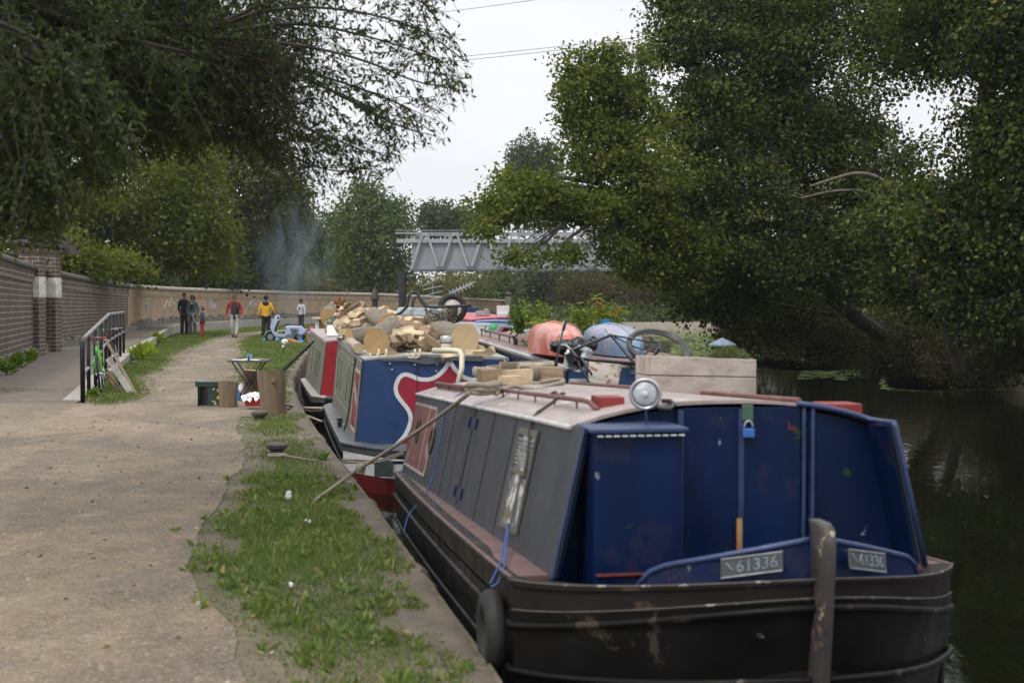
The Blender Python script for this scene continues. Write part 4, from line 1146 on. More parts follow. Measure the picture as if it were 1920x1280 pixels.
M_STEMP = pm('stem_post_paint', (0.042, 0.036, 0.035), 0.5, 0, 0.3, 6, 0.4, 30, spots=[((0.38, 0.31, 0.20), 0.61, 6.0), ((0.15, 0.09, 0.06), 0.60, 9.0)])
M_CREAM = pm('cream_paint', (0.56, 0.51, 0.40), 0.45, 0, 0.12, 8, 0.1, spots=[((0.28, 0.20, 0.12), 0.70, 9)])
M_WHITE = pm('white_paint', (0.64, 0.65, 0.66), 0.45, 0, 0.1, 6, 0.05, dirt=(0.42, 0.42, 0.40))
M_STRIP = pm('bare_wood_strip', (0.36, 0.20, 0.09), 0.7, 0, 0.3, 9, 0.2)

def lerp(a, b, t): return a + (b - a) * t
class Boat:
    def __init__(s, A, a, L, beam, zg, zr, base, top, nose=.85, stemv=None, n=2.3, tail=.4, taper=0.0):
        s.A = Vector((A[0], A[1], 0)); s.a = Vector((a[0], a[1], 0)).normalized(); s.r = Vector((s.a.y, -s.a.x, 0))
        s.L, s.beam, s.zg_, s.zr_ = L, beam, zg, zr
        s.base, s.top, s.nose, s.n, s.tail, s.taper = base, top, nose, n, tail, taper
        s.stemv = stemv if stemv else beam / 2
    def zg(s, d):
        z = lerp(s.zg_[0], s.zg_[1], max(d, 0) / s.L)
        if d < 0: z += s.zg_[2] * min(1.3, (-d / s.nose)) ** 1.6 if len(s.zg_) > 2 else 0
        return z
    def zr(s, d): return lerp(s.zr_[0], s.zr_[1], d / s.L)
    def at(s, d, v, z): 
        p = s.A + s.a * d + s.r * v
        return Vector((p.x, p.y, z))
    def side(s, d, h, off=0.0, right=False):      # a point on the sloping cabin side
        z = lerp(s.zg(d), s.zr(d), h)
        if right: v = lerp(s.base[1], s.top[1], h) + off
        else: v = lerp(s.base[0], s.top[0], h) - off
        return s.at(d, v, z)
    camber, power = .075, 2.0
    def roof(s, d, v, up=0.0, camber=None):
        c = (s.top[0] + s.top[1]) / 2; hw = (s.top[1] - s.top[0]) / 2
        return s.at(d, v, s.zr(d) + (s.camber if camber is None else camber) * (1 - abs((v - c) / hw) ** s.power) + up)
    def outline(s, shrink=0.0, rake=0.0, m=14):
        pts = []
        k = s.taper
        pts.append((s.L + s.tail, s.beam * .5))
        pts.append((s.L + s.tail * .96, s.beam * .25 + .02))
        pts.append((s.L + s.tail * .6, k + .10))
        pts.append((s.L, k))
        for i in range(1, 6): pts.append((s.L * (1 - i / 6), k * (1 - i / 6) ** 2))
        for i in range(2 * m + 1):
            t = -1 + i / m
            t = math.copysign(1 - (1 - abs(t)) ** 1.5, t)
            v = lerp(0, s.stemv, t + 1) if t < 0 else lerp(s.stemv, s.beam, t)
            d = -(s.nose - rake) * (1 - abs(t) ** s.n)
            pts.append((d, v))
        for i in range(1, 6): pts.append((s.L * i / 6, s.beam - k * (i / 6) ** 2))
        pts.append((s.L, s.beam - k))
        pts.append((s.L + s.tail * .6, s.beam - k - .10))
        pts.append((s.L + s.tail * .96, s.beam * .75 - .02))
        if shrink:
            pts = [(d + (shrink if d < -.05 else (-shrink if d > s.L else 0)), v + (shrink * max(-1, min(1, (s.beam / 2 - v) / (s.beam * .45))))) for d, v in pts]
        return pts
    def ring(s, drop, shrink=0.0, rake=0.0, zabs=None):
        return [s.at(d, v, zabs if zabs is not None else s.zg(d) - drop * (1 - .45 * max(0, -d) / s.nose if drop < .3 else 1)) for d, v in s.outline(shrink, rake)]
def hull_parts(b, o, m_top, m_low, m_gun, band=.14, strakes=(.20, .36), water=-1.1, lip=.17):
    build('hull_band', MB().loft([b.ring(0), b.ring(band, .004)], True), m_top, o, smooth=35)
    build('hull', MB().loft([b.ring(band, -.006), b.ring(.36, .01, .05), b.ring(0, .05, .16, zabs=-.45), b.ring(0, .10, .3, zabs=water)], True), m_low, o, smooth=35)
    def wide(k): return [b.at(d, v, b.zg(d) + .004) for d, v in [(q if p[0] > .15 else q2) for p, q, q2 in zip(b.outline(), b.outline(.17), b.outline(lip))]]
    g = MB().loft([b.ring(.02, -.012), b.ring(-.004, -.012), b.ring(-.010, .03 if lip > .05 else .015), wide(0), [p - Vector((0, 0, .5)) for p in wide(0)]], True)
    build('gunwale', g, m_gun, o, smooth=30)
    for q in strakes:
        rr = b.ring(q, -.004, 0.0 if q < .3 else .03)
        build('rubbing_strake', MB().tube(rr, .018, 6, closed=True), m_low, o, smooth='all')
def deck(b, o, m, sink=.03, inset=.05):
    ol = [b.at(d, v, b.zg(max(0, d)) - sink) for d, v in b.outline(inset)]
    spine = [b.at(d, lerp(v, b.beam / 2, .999), b.zg(max(0, d)) - sink) for d, v in b.outline(inset)]
    build('deck', MB().loft([ol, spine], True), m, o)
def cabin_side(b, o, m, d0, d1, right=False, n=10, hmax=1.0):
    mb = MB(); t = .02
    out = [[b.side(lerp(d0, d1, i / n), h, 0, right) for i in range(n + 1)] for h in (0, .5, hmax)]
    inn = [[b.side(lerp(d0, d1, i / n), h, -t, right) for i in range(n + 1)] for h in (hmax, .5, 0)]
    rings = [[q[i] for q in out] + [q[i] for q in inn] for i in range(n + 1)]
    mb.loft(rings, True, True)
    return build('cabin_side', mb, m, o)
def roof_sheet(b, o, m, df, d1, ov=.02, th=.03, camber=None, nv=18, nd=12, name='roof'):
    mb = MB(); rows = []
    for j in range(nv + 1):
        v = lerp(b.top[0] - ov, b.top[1] + ov, j / nv)
        d0 = df(v)
        rows.append([b.roof(lerp(d0, d1, i / nd), v, 0.004, camber) for i in range(nd + 1)])
    low = [[p - Vector((0, 0, th)) for p in r_] for r_ in rows]
    k = len(mb.v)
    for r_ in rows + low: mb.v += [tuple(p) for p in r_]
    W = nd + 1; H = nv + 1
    for j in range(nv):
        for i in range(nd):
            q = [j * W + i, j * W + i + 1, (j + 1) * W + i + 1, (j + 1) * W + i]
            mb.f.append(q); mb.f.append([H * W + x for x in reversed(q)]); mb.m += [0, 0]
    def edge(l): 
        for a, c in zip(l[:-1], l[1:]): mb.f.append([a, c, H * W + c, H * W + a]); mb.m.append(0)
    edge(list(range(W))); edge([nv * W + i for i in range(W)]); edge([j * W for j in range(H)]); edge([j * W + nd for j in range(H)])
    return build(name, mb, m, o, smooth=30)
def side_patch(b, o, name, m, d0, d1, h0, h1, off=.003, th=.006, right=False, parent=None):
    q = [b.side(d0, h0, off, right), b.side(d0, h1, off, right), b.side(d1, h1, off, right), b.side(d1, h0, off, right)]
    n = (q[1] - q[0]).cross(q[3] - q[0]).normalized()
    outw = b.r * (1 if right else -1)
    if n.dot(outw) < 0: n = -n
    mb = MB().hexa(q, [p + n * th for p in q])
    return build(name, mb, m, parent or o)
def text_mesh(s, size, ext=.002):
    c = bpy.data.curves.new('letters', 'FONT'); c.body = s; c.size = size; c.extrude = ext; c.align_x = 'CENTER'; c.align_y = 'CENTER'
    t = bpy.data.objects.new('letters', c)
    COL.objects.link(t)
    dg = bpy.context.evaluated_depsgraph_get()
    me = bpy.data.meshes.new_from_object(t.evaluated_get(dg))
    bpy.data.objects.remove(t); 
    return me
def put_text(name, s, size, origin, ex, ey, m, parent, sx=1.0, bold=0.0):
    me = text_mesh(s, size)
    ex, ey = Vector(ex).normalized(), Vector(ey).normalized(); ez = ex.cross(ey)
    off = Vector(root_of(parent).location)
    for v in me.vertices:
        p = Vector(origin) + ex * v.co.x * sx + ey * v.co.y + ez * v.co.z - off
        v.co = p
    me.materials.clear(); me.materials.append(m)
    o = bpy.data.objects.new(name, me); COL.objects.link(o); o.parent = parent
    return o

# ============ the blue narrowboat in front
B1 = Boat((0.0, 6.29), (-.178, .984), 6.6, 2.10, (.388, .06, .13), (1.06, .775), (.18, 1.97), (.33, 1.81), .86, 1.10, 1.75, .25, .12)
b = B1; b.camber = .105; b.power = 2.5
bo = thing('narrowboat', 'dark blue narrowboat with round headlamp and plates numbered 61336 on its bow', 'narrowboat', b.at(0, 1.05, -.7), 'narrowboats moored along the towpath')
hull_parts(b, bo, M_HULLT, M_HULLB, M_HULLT, .13, (.20, .40), lip=.06)
ls_ = [b.at(d_, lerp(.0, b.taper, (d_ / 6.6) ** 2) - .004, b.zg(d_) + .008) for d_ in np.linspace(.06, 6.5, 20)]; li_ = [b.at(d_, .185, b.zg(d_) + .008) for d_ in np.linspace(.06, 6.5, 20)]
build('side_deck', MB().loft([[p, q, q - Vector((0, 0, .03)), p - Vector((0, 0, .03))] for p, q in zip(ls_, li_)], True, True), M_GUNR, bo)
ls_ = [b.at(d_, b.beam - .16, b.zg(d_) + .008) for d_ in np.linspace(.0, 6.5, 20)]; li_ = [b.at(d_, b.beam - lerp(.0, b.taper, (d_ / 6.6) ** 2) + .004, b.zg(d_) + .008) for d_ in np.linspace(.0, 6.5, 20)]
build('side_deck', MB().loft([[p, q, q - Vector((0, 0, .03)), p - Vector((0, 0, .03))] for p, q in zip(ls_, li_)], True, True), M_GUNR, bo)
deck(b, bo, M_GUNR, .42, .16)
cabin_side(b, bo, M_SIDE1, 0.0, 6.6); cabin_side(b, bo, M_SIDE1, 0.0, 6.6, True)
BH = .25                                                       # the bulkhead stands back from the wing edges
def df1(v): return BH - .025
roof_sheet(b, bo, M_ROOF1, df1, 6.6, .015, .016)
build('roof_edge', MB().tube([b.roof(d, b.top[0] - .012, -.004) for d in np.linspace(0.23, 6.6, 12)], .014, 6), M_EDGE1, bo, smooth='all')  # light strip: worn white edge with its bright highlight put into the colour
# wing edges with a painted rim
build('wing_rim', MB().tube([b.side(-.004, .0), b.side(-.004, .5), b.side(-.004, 1.0)], .009, 6), M_BLUEL, bo)
build('wing_rim', MB().tube([b.roof(BH - .03, lerp(1.42, b.top[1] - .02, q / 6), .0) for q in range(7)] + [b.side(.12, 1.0, .0, True), b.side(.0, 1.0, .0, True), b.side(-.004, .97, 0, True), b.side(-.004, .5, .0, True), b.side(-.004, .0, .0, True)], .014, 8), M_BLUEL, bo, smooth='all')
build('wing_lining', MB().patch([b.side(BH, 0, -.03, True), b.side(0.01, 0, -.03, True), b.side(0.01, .985, -.03, True), b.side(BH, .985, -.03, True)], .006), M_BLUE, bo)
build('wing_lining', MB().patch([b.side(0.01, 0, -.03), b.side(BH, 0, -.03), b.side(BH, .985, -.03), b.side(0.01, .985, -.03)], .006), M_BLUE, bo)
# bulkhead with its curved head
nb_ = 24
top_l = [b.roof(BH, lerp(b.top[0] + .03, b.top[1] - .03, i / nb_), -.03) for i in range(nb_ + 1)]
poly = [b.side(BH, -.62, -.03), b.side(BH, 0, -.03)] + top_l + [b.side(BH, 0, -.03, True), b.side(BH, -.62, -.03, True)]
build('bulkhead', MB().prism(poly, b.a * .03), M_BLUE, bo)
def bk(v, z): return b.at(BH, v, z)
zb1 = b.zg(BH) - .36
for (v0, v1) in ((.86, 1.135), (1.15, 1.44)):
    dd = build('door', MB().hexa([bk(v0, zb1 + .04) - b.a * .002, bk(v1, zb1 + .04) - b.a * .002, bk(v1, zb1 + .04) - b.a * .026, bk(v0, zb1 + .04) - b.a * .026], [bk(v0, 1.125) - b.a * .002, bk(v1, 1.125) - b.a * .002, bk(v1, 1.125) - b.a * .026, bk(v0, 1.125) - b.a * .026]), M_BLUE, bo, bevel=.004)
st = MB()
for v in (1.142, 1.455, .845, 1.50): st.bar(bk(v, zb1 + .03) - b.a * .014, bk(v, 1.118) - b.a * .014, .026 if v < 1.2 else .016, .035, b.a)
build('door_post', st, M_BLUEL, bo)
build('wood_strip', MB().bar(bk(1.13, .42) - b.a * .04, bk(1.13, .60) - b.a * .04, .024, .016, b.a), M_STRIP, bo)
for z in (.52, .98): build('hinge', MB().tube([bk(1.45, z) - b.a * .036, bk(1.45, z + .07) - b.a * .036], .008, 6), M_BLUEL, bo)
pl = build('hasp', MB().box(bk(1.17, 1.10) - b.a * .035, (.055, .02, .075)), pm('green_hasp', (.05, .10, .07), .6, 0, .3, 9, .1), bo, bevel=.005)
pk = MB().box(bk(1.17, 1.005) - b.a * .05, (.058, .024, .045))
build('padlock', pk, pm('padlock_blue', (.03, .10, .33), .4, 0, .2, 9, .1, dirt=(.2, .22, .25)), bo, bevel=.006)
build('shackle', MB().tube([bk(1.17 + .02 * math.cos(t), 1.035 + .028 * math.sin(t)) - b.a * .05 for t in np.linspace(math.pi, 0, 9)], .005, 6), M_ALU, bo)
# box locker in the well, left
lk = [b.at(-.10, .352, 0), b.at(-.10, .757, 0), b.at(BH - .005, .757, 0), b.at(BH - .005, .352, 0)]
lz0, lz1 = b.zg(0) - .48, 1.045
build('locker', MB().hexa([Vector((p.x, p.y, lz0)) for p in lk], [Vector((p.x, p.y, lz1 - (0 if i < 2 else .01))) for i, p in enumerate(lk)]), M_BLUE, bo, bevel=.006)
lp = [b.at(-.13, .33, lz1 + .002), b.at(-.13, .775, lz1 + .004), b.at(BH - .005, .775, lz1 + .004), b.at(BH - .005, .345, lz1 - .002)]
build('locker_lid', MB().hexa(lp, [p + Vector((0, 0, .018)) for p in lp]), M_BLUEL, bo, bevel=.004)
wv = MB()
for i in range(11):
    v = .372 + .037 * i
    wv.box(b.at(-.125, v, lz1 - .010), (.026, .03, .005))
build('lid_edge_strip', wv, M_EDGE1, bo)
build('red_toe_strip', MB().bar(b.at(-.108, .36, b.zg(0) + .03), b.at(-.108, .755, b.zg(0) + .03), .012, .010), pm('bright_red_edge', (.17, .035, .026), .5, 0, .3, 9, .1), bo)
build('weld_line', MB().tube([b.at(d_, v_, b.zg(d_) - .13 * (1 - .45 * max(0, -d_) / b.nose)) for d_, v_ in b.outline(-.003) if d_ < .5], .0055, 5), pm('chipped_edge', (.055, .048, .044), .6, 0, .3, 12, .2, spots=[((.30, .28, .25), .60, 11)]), bo, smooth='all')
build('rim_line', MB().tube([b.at(d_, v_, b.zg(d_) + .004) for d_, v_ in b.outline(-.010) if d_ < .1], .006, 5), MATS['chipped_edge'], bo, smooth='all')
# stem post
sp = [(-.865, .752), (-.90, .73), (-.915, .66), (-.905, .54), (-.895, .40), (-.86, .1), (-.78, -.3), (-.6, -1.0)]
rings = []
for d, z in sp:
    w2 = .029 if z < .74 else .024
    c = b.at(d, 1.10, z)
    rings.append([c - b.r * w2 - b.a * .02, c - b.r * w2 * .55 - b.a * .045, c + b.r * w2 * .55 - b.a * .045, c + b.r * w2 - b.a * .02, c + b.r * w2 + b.a * .09, c - b.r * w2 + b.a * .09])
build('stem_post', MB().loft(rings, True, True), M_STEMP, bo, smooth=50)
# bow bulwark, its rail and the number plates
def bw(t, z_up, inset=.03):
    tt = t
    v = lerp(0, b.stemv, tt + 1) if tt < 0 else lerp(b.stemv, b.beam, tt)
    d = -(b.nose - inset) * (1 - (abs(tt) * 1.0) ** b.n)
    return b.at(d, v, b.zg(d) + z_up)
def hb(t): 
    q = abs(t)
    if q < .46: return .165 - .165 * q
    u = min(1, (q - .46) / .14)
    return .089 * (math.sqrt(max(0, 1 - u * u)) ) - .012 * u
for s_, tmax in ((-1, .60), (1, .60)):
    ts = np.linspace(.03, tmax, 14)
    lo = [bw(s_ * t, -.02) for t in ts]; hi = [bw(s_ * t, hb(t), .05) for t in ts]
    lo2 = [bw(s_ * t, -.02, .05) for t in ts]; hi2 = [bw(s_ * t, hb(t), .07) for t in ts]
    build('bow_bulwark', MB().loft([[a_, b_, c_, d_] for a_, b_, c_, d_ in zip(lo, hi, hi2, lo2)], True, True), M_BLUE, bo, smooth=30)
    build('bulwark_rail', MB().tube([bw(s_ * t, hb(t) + .006, .052) for t in ts], .0135, 8), M_BLUEL, bo, smooth='all')
    t0, t1 = (.14, .34) if s_ < 0 else (.115, .31)
    a0, a1 = bw(s_ * t0, .052, .0), bw(s_ * t1, .032, .0)
    if s_ > 0: e0, e1 = a0, a1
    else: e0, e1 = a1, a0
    ex = (e1 - e0); wd_ = ex.length; ex.normalize()
    nrm = Vector((ex.y, -ex.x, 0)).normalized()
    if nrm.y > 0: nrm = -nrm
    upv = (Vector((0, 0, 1)) - nrm * .12).normalized()
    nrm = ex.cross(upv)
    if nrm.y > 0: nrm = -nrm
    c = (e0 + e1) / 2 + nrm * .012; hh = .074
    ctr = c + upv * (hh / 2 - .004)
    M3 = Matrix((ex, upv, nrm)).transposed()
    pt = build('number_plate', MB().box(ctr, (wd_, hh, .008), M3), M_PLATE, bo, bevel=.002)
    rim = MB()
    q = [ctr + ex * (sx * wd_ / 2) + upv * (sy * hh / 2) + nrm * .005 for sx, sy in ((-1, -1), (1, -1), (1, 1), (-1, 1))]
    rim.tube(q, .0035, 5, closed=True)
    build('plate_rim', rim, M_PLATER, pt)
    ey = upv
    put_text('digits', '61336', .066, ctr + ex * .022 + nrm * .0065, ex, ey, M_DIGIT, pt, sx=1.0 * wd_ / .24)
    build('plate_mark', MB().tube([ctr - ex * wd_ * .42 + upv * .02 + nrm * .006, ctr - ex * wd_ * .36 + upv * .004 + nrm * .006, ctr - ex * wd_ * .31 - upv * .01 + nrm * .006], .004, 5), M_DIGIT, pt)
# headlamp
hc = P(1210, 738, 6.45)
hx = Vector((-.16, -.985, -.03)).normalized()
lampb = build('headlight', MB().lathe([(.012, -.075), (.045, -.06), (.066, -.02), (.073, .0), (.074, .010), (.069, .017), (.062, .018), (.060, .008)], hc, hx, 32), M_ALU, bo, smooth='all')
M_LENS = pm('lamp_lens', (.40, .43, .47), .10, .0, .35, 9, .6, 90, spec=.9, spots=[((.62, .64, .66), .52, 14)])
build('lens', MB().lathe([(.060, .010), (.045, .0145), (.025, .017), (.004, .0175)], hc, hx, 28), M_LENS, lampb, smooth='all')
build('bulb_shield', MB().lathe([(.017, .0165), (.015, .022), (.003, .024)], hc, hx, 16), M_EDGE1, lampb, smooth='all')
build('lamp_bracket', MB().tube([hc - Vector((0, 0, .07)) - hx * .04, hc - Vector((-.004, 0, .16)) - hx * .04], .006, 6).box(hc - Vector((-.004, 0, .155)) - hx * .04, (.05, .04, .01)), M_BLUEL, lampb)
# hoses by the lamp: a black lifting handle on the roof edge
build('roof_handle', MB().tube([P(1225, 757, 6.62), P(1238, 766, 6.58), P(1256, 767, 6.58), P(1264, 758, 6.62), P(1258, 751, 6.65), P(1240, 751, 6.65)], .011, 8), M_BLACKM, bo, smooth='all')
# rails along the roof
def rail(v, d0, d1, posts, up=.05, hook=True):
    pts = [b.roof(d, v, up) for d in np.linspace(d0, d1, 14)]
    if hook: pts = [b.roof(d0 - .22, v + .02, .004)] + [b.roof(d0 - .09, v + .01, up * .8)] + pts
    m = MB().tube(pts, .0135, 8)
    for d in np.linspace(d0 + .15, d1 - .1, posts): m.tube([b.roof(d, v, -.01), b.roof(d, v, up)], .006, 6)
    build('grab_rail', m, M_REDRAIL, bo, smooth=40)
rail(.50, .75, 3.2, 5); rail(.47, 4.6, 6.4, 3, .05, False); rail(1.66, .8, 6.3, 8, .04, False)
# plank under the far piece of rail
build('rail_block', MB().bar(b.roof(4.9, .5, .02), b.roof(6.3, .5, .02), .05, .05), M_REDRAIL, bo)
# red boxes on the roof
def roofbox(px0, px1, py0, py1, Y, dp, m):
    a0 = P(px0, py1, Y); a1 = P(px1, py1, Y); h = (py1 - py0) * Y / F_PX
    q = [a0, a1, a1 + b.a * dp, a0 + b.a * dp]
    return MB().hexa(q, [p + Vector((0, 0, h)) for p in q])
build('red_step_box', roofbox(1122, 1171, 744, 781, 6.98, .16, None), M_RED, bo, bevel=.004)
build('red_step_box', roofbox(1550, 1617, 757, 786, 7.6, .2, None), M_RED, bo, bevel=.004)
# side doors: dark gap, hinges, seams
side_patch(b, bo, 'door_gap', M_SEAM, 3.10, 3.20, .06, 1.0, .001, .004)
side_patch(b, bo, 'door_gap', M_SEAM, 3.02, 3.32, .975, 1.0, .001, .012)
for d in (2.35, 4.0, 1.62, 4.55): side_patch(b, bo, 'plank_seam', M_SEAM, d, d + .012, .02, .97, .0005, .003)
for d in (2.9, 3.62): side_patch(b, bo, 'plank_seam', pm('faint_seam', (.04, .045, .06), .5, 0, .2, 5, 0), d, d + .02, .04, .95, .0005, .002)
for d in (2.98, 3.26):
    for h in (.12, .78): side_patch(b, bo, 'hinge', pm('hinge_blue', (.012, .02, .075), .5, 0, .2, 9, .1), d - .035, d + .035, h, h + .10, .004, .014)
# window with bronze frame
wf = MB()
d0, d1, h0, h1 = .95, 1.42, .16, .86
fr = side_patch(b, bo, 'window', M_GLASSD, d0, d1, h0, h1, .002, .004)
def barp(da, db, ha, hb_, m): 
    q = [b.side(da, ha, .004), b.side(da, hb_, .004), b.side(db, hb_, .004), b.side(db, ha, .004)]
    n_ = -b.r
    m.hexa(q, [p + n_ * .012 for p in q])
for (x0_, x1_, y0_, y1_) in ((d0 - .015, d0 + .015, h0, h1), (d1 - .015, d1 + .015, h0, h1), (d0 - .02, d1 + .02, h1, h1 + .05), (d0 - .02, d1 + .02, h0 - .03, h0 + .005), (d0, d1, .56, .59), (d0 + .165, d0 + .19, h0, .56)): barp(x0_, x1_, y0_, y1_, wf)
build('window_frame', wf, M_FRAME, fr)
lou = MB()
for k in range(7): barp(d0 + .04, d1 - .04, .63 + k * .031, .642 + k * .031, lou)
build('louvre', lou, M_ALU, fr)
# portholes seen edge-on
for d, hh in ((5.95, .56), (4.95, .52)):
    c = b.side(d, hh, .004); n_ = (-b.r + Vector((0, 0, .2))).normalized()
    ph = build('porthole', MB().lathe([(.105, 0), (.108, .010), (.09, .014), (.09, .006)], c, n_, 24), M_BRASS, bo, smooth=40)
    build('glass', MB().lathe([(.09, .005), (.01, .008)], c, n_, 24), pm('porthole_glass', (.02, .022, .024), .1, 0, .2, 5, 0), ph)
# red signwritten panel, weathered away
M_REDW = pm('weathered_red_panel', (0.155, 0.036, 0.036), .55, 0, .25, 4, .1, spots=[((.28, .23, .215), .60, 4.0)], dirt=(.11, .075, .075), stretch=(1, 1, .5))
side_patch(b, bo, 'red_panel', M_REDW, 5.05, 6.5, .14, .86, .001, .003)
tr = MB()
for (x0_, x1_, y0_, y1_) in ((5.0, 6.55, .86, .89), (5.0, 6.55, .11, .14), (5.0, 5.05, .11, .89), (5.45, 5.48, .14, .86)):
    q = [b.side(x0_, y0_, .002), b.side(x0_, y1_, .002), b.side(x1_, y1_, .002), b.side(x1_, y0_, .002)]
    tr.hexa(q, [p - b.r * .004 for p in q])
build('panel_border', tr, pm('old_cream_line', (.34, .31, .27), .6, 0, .3, 12, 0), bo)
# back bulkhead
build('rear_bulkhead', MB().prism([b.side(6.58, 0, -.03)] + [b.roof(6.58, lerp(b.top[0] + .03, b.top[1] - .03, i / 8), -.03) for i in range(9)] + [b.side(6.58, 0, -.03, True)], b.a * .03), M_BLUE, bo)

# tyre fender, its blue line, the ropes
ty = b.at(.22, -.058, .115)
fen = thing('tyre_fender', 'worn black tyre hung on blue line between the blue boat and the stone edge', 'fender', ty)
tp_ = []
prof = [(.138 + .052 * math.cos(t), .048 * math.sin(t)) for t in np.linspace(0, 2 * math.pi, 17)]
build('tyre', MB().lathe(prof, ty, b.r, 30, caps=False), M_RUBBER, fen, smooth='all')
build('lashing', MB().tube([ty + Vector((0, 0, .20)), ty + Vector((0, 0, .215)) + b.r * .03, b.at(.30, .02, .395), b.side(1.15, .18, .02)], .005, 6).tube([ty + Vector((0, 0, .21)) + b.a * .03, b.at(.36, .01, .40), b.side(1.15, .18, .02)], .004, 6), M_ROPEB, fen)
def rope(name, label, pts, r, m, sag=0.0, cat='rope', group=None, twist=False):
    pts = [Vector(p) for p in pts]
    if sag and len(pts) == 2:
        a_, c_ = pts; pts = [a_.lerp(c_, i / 18) - Vector((0, 0, sag * 4 * (i / 18) * (1 - i / 18))) for i in range(19)]
    elif len(pts) > 2: pts = [Vector(q) for q in smooth_line([tuple(p) for p in pts], 2)]
    return single(name, MB().tube(pts, r, 8), m, label, cat, pts[0], group, smooth='all')
rope('mooring_rope', 'thick hemp mooring rope stretched from the blue boat roof to the grass', [P(880, 737, 9.3), P(808, 792, 10.5), P(700, 862, 11.6), P(652, 893, 12.2), G(590, 938, .02)], .0145, M_ROPE)
kn = P(676, 878, 11.9)
single('rope_knot', MB().lathe([(.0, -.05), (.035, -.03), (.042, 0), (.035, .03), (.0, .05)], kn, (-.7, .5, -.4), 10).tube([kn + Vector((.03 * math.cos(t), .02 * math.sin(t), .04 * math.sin(t * .9))) for t in np.linspace(0, 6.2, 14)], .014, 6), M_ROPE, 'knot tied halfway along the thick mooring rope', 'knot', kn, smooth='all')
rope('blue_line', 'thin blue line hanging down the blue-grey boat side to the stone edge', [b.roof(4.55, .5, .03), b.side(4.5, .98, .02), b.side(4.4, .5, .02), b.side(4.3, .02, .03), b.at(4.2, -.02, .05), b.at(4.1, -.06, -.08)], .0055, M_ROPEB)
rope('dark_rope', 'dark rope tied to the roof rail and hanging in front of the window', [b.roof(1.35, .52, .06), b.roof(1.3, .45, .03), b.side(1.2, 1.0, .015), b.side(1.02, .75, .02), b.side(.98, .55, .02)], .0085, M_ROPED)
rope('rope_tie', 'short dark rope knotted around the red roof rail', [b.roof(1.6, .50, .05), b.roof(1.5, .52, .075), b.roof(1.4, .50, .05), b.roof(1.32, .53, .07), b.roof(1.3, .5, .05)], .010, M_ROPED)

# rope heap on the roof
def heap(name, label, c, rx, ry, rz, turns, r, m, seed):
    rd = random.Random(seed); pts = []
    for i in range(turns * 10):
        t = i / 10 * 2 * math.pi
        k = .55 + .45 * rd.random()
        pts.append(Vector((c[0] + rx * k * math.cos(t + rd.uniform(-.5, .5)), c[1] + ry * k * math.sin(t), c[2] + rz * (.1 + .9 * rd.random()))))
    for _ in range(1): pts = [pts[0]] + [(a_ + c_ + d_) / 3 for a_, c_, d_ in zip(pts[:-2], pts[1:-1], pts[2:])] + [pts[-1]]
    return single(name, MB().tube(pts, r, 6), m, label, 'rope', c, smooth='all')
rc_ = P(905, 737, 9.4); rc_.z = b.roof(3.3, .6).z + .01
heap('rope_coil', 'tangled hemp rope heap where the mooring rope leaves the blue boat roof', tuple(rc_), .15, .18, .085, 9, .017, M_ROPE, 5)
rope('rope_length', 'loose end of hemp rope laid across the pink roof from the heap', [P(930, 738, 9.3), P(960, 722, 10), P(985, 728, 9.9), P(1010, 733, 9.6), P(1030, 722, 10.1), P(1060, 716, 10.4), P(1050, 710, 11), P(1015, 716, 10.6)], .017, M_ROPE)

# planter box resting on the roof rail
M_PLANK = wood('weathered_plank', (.44, .385, .34), (.27, .21, .165), 1.0, 'X')
pb0 = P(1221, 738, 8.86); pb1 = P(1418, 741, 9.08)
ex = (pb1 - pb0).normalized(); wd_ = (pb1 - pb0).length
pbx = thing('planter_box', 'weathered two-plank wooden planter box on the blue boat roof behind the headlamp', 'planter', pb0)
hq = .112
dy = Vector((-ex.y, ex.x, 0)).normalized()
for k in range(2):
    z0 = k * (hq + .006)
    build('plank', MB().patch([pb0 + Vector((0, 0, z0)), pb1 + Vector((0, 0, z0)), pb1 + Vector((0, 0, z0 + hq)), pb0 + Vector((0, 0, z0 + hq))], -.02), M_PLANK, pbx, bevel=.003)
    q0, q1 = pb0 + dy * .26, pb1 + dy * .26
    build('plank', MB().patch([q0 + Vector((0, 0, z0)), q1 + Vector((0, 0, z0)), q1 + Vector((0, 0, z0 + hq)), q0 + Vector((0, 0, z0 + hq))], .02), M_PLANK, pbx, bevel=.003)
    for e, sg in ((pb0, 1), (pb1 - ex * .02, 1)):
        build('end_board', MB().hexa([e + dy * .022 + Vector((0, 0, z0)), e + ex * .02 + dy * .022 + Vector((0, 0, z0)), e + ex * .02 + dy * .258 + Vector((0, 0, z0)), e + dy * .258 + Vector((0, 0, z0))], [e + dy * .022 + Vector((0, 0, z0 + hq)), e + ex * .02 + dy * .022 + Vector((0, 0, z0 + hq)), e + ex * .02 + dy * .258 + Vector((0, 0, z0 + hq)), e + dy * .258 + Vector((0, 0, z0 + hq))]), M_PLANK, pbx)
cs = (pb0 + pb1) / 2 + dy * .13 + Vector((0, 0, .18))
build('soil', MB().box(cs, (wd_ - .05, .22, .02), Matrix((ex, dy, Vector((0, 0, 1)))).transposed()), pm('soil', (.035, .025, .018), .95, 0, .3, 20, .6), pbx)
L_HERB = leafmat('herb_leaf', [(0, (.05, .065, .03)), (.6, (.13, .155, .075)), (1, (.22, .24, .13))])
hp = pb0 + ex * wd_ * .83 + dy * .13 + Vector((0, 0, .19))
ho = thing('herb_plant', 'feathery grey green herb growing in the plank planter box', 'plant', hp)
n = 900; u_ = unit(n) * np.array([.13, .10, .10]) * (rng.random((n, 1)) ** .4); u_[:, 2] = np.abs(u_[:, 2]) * 1.1
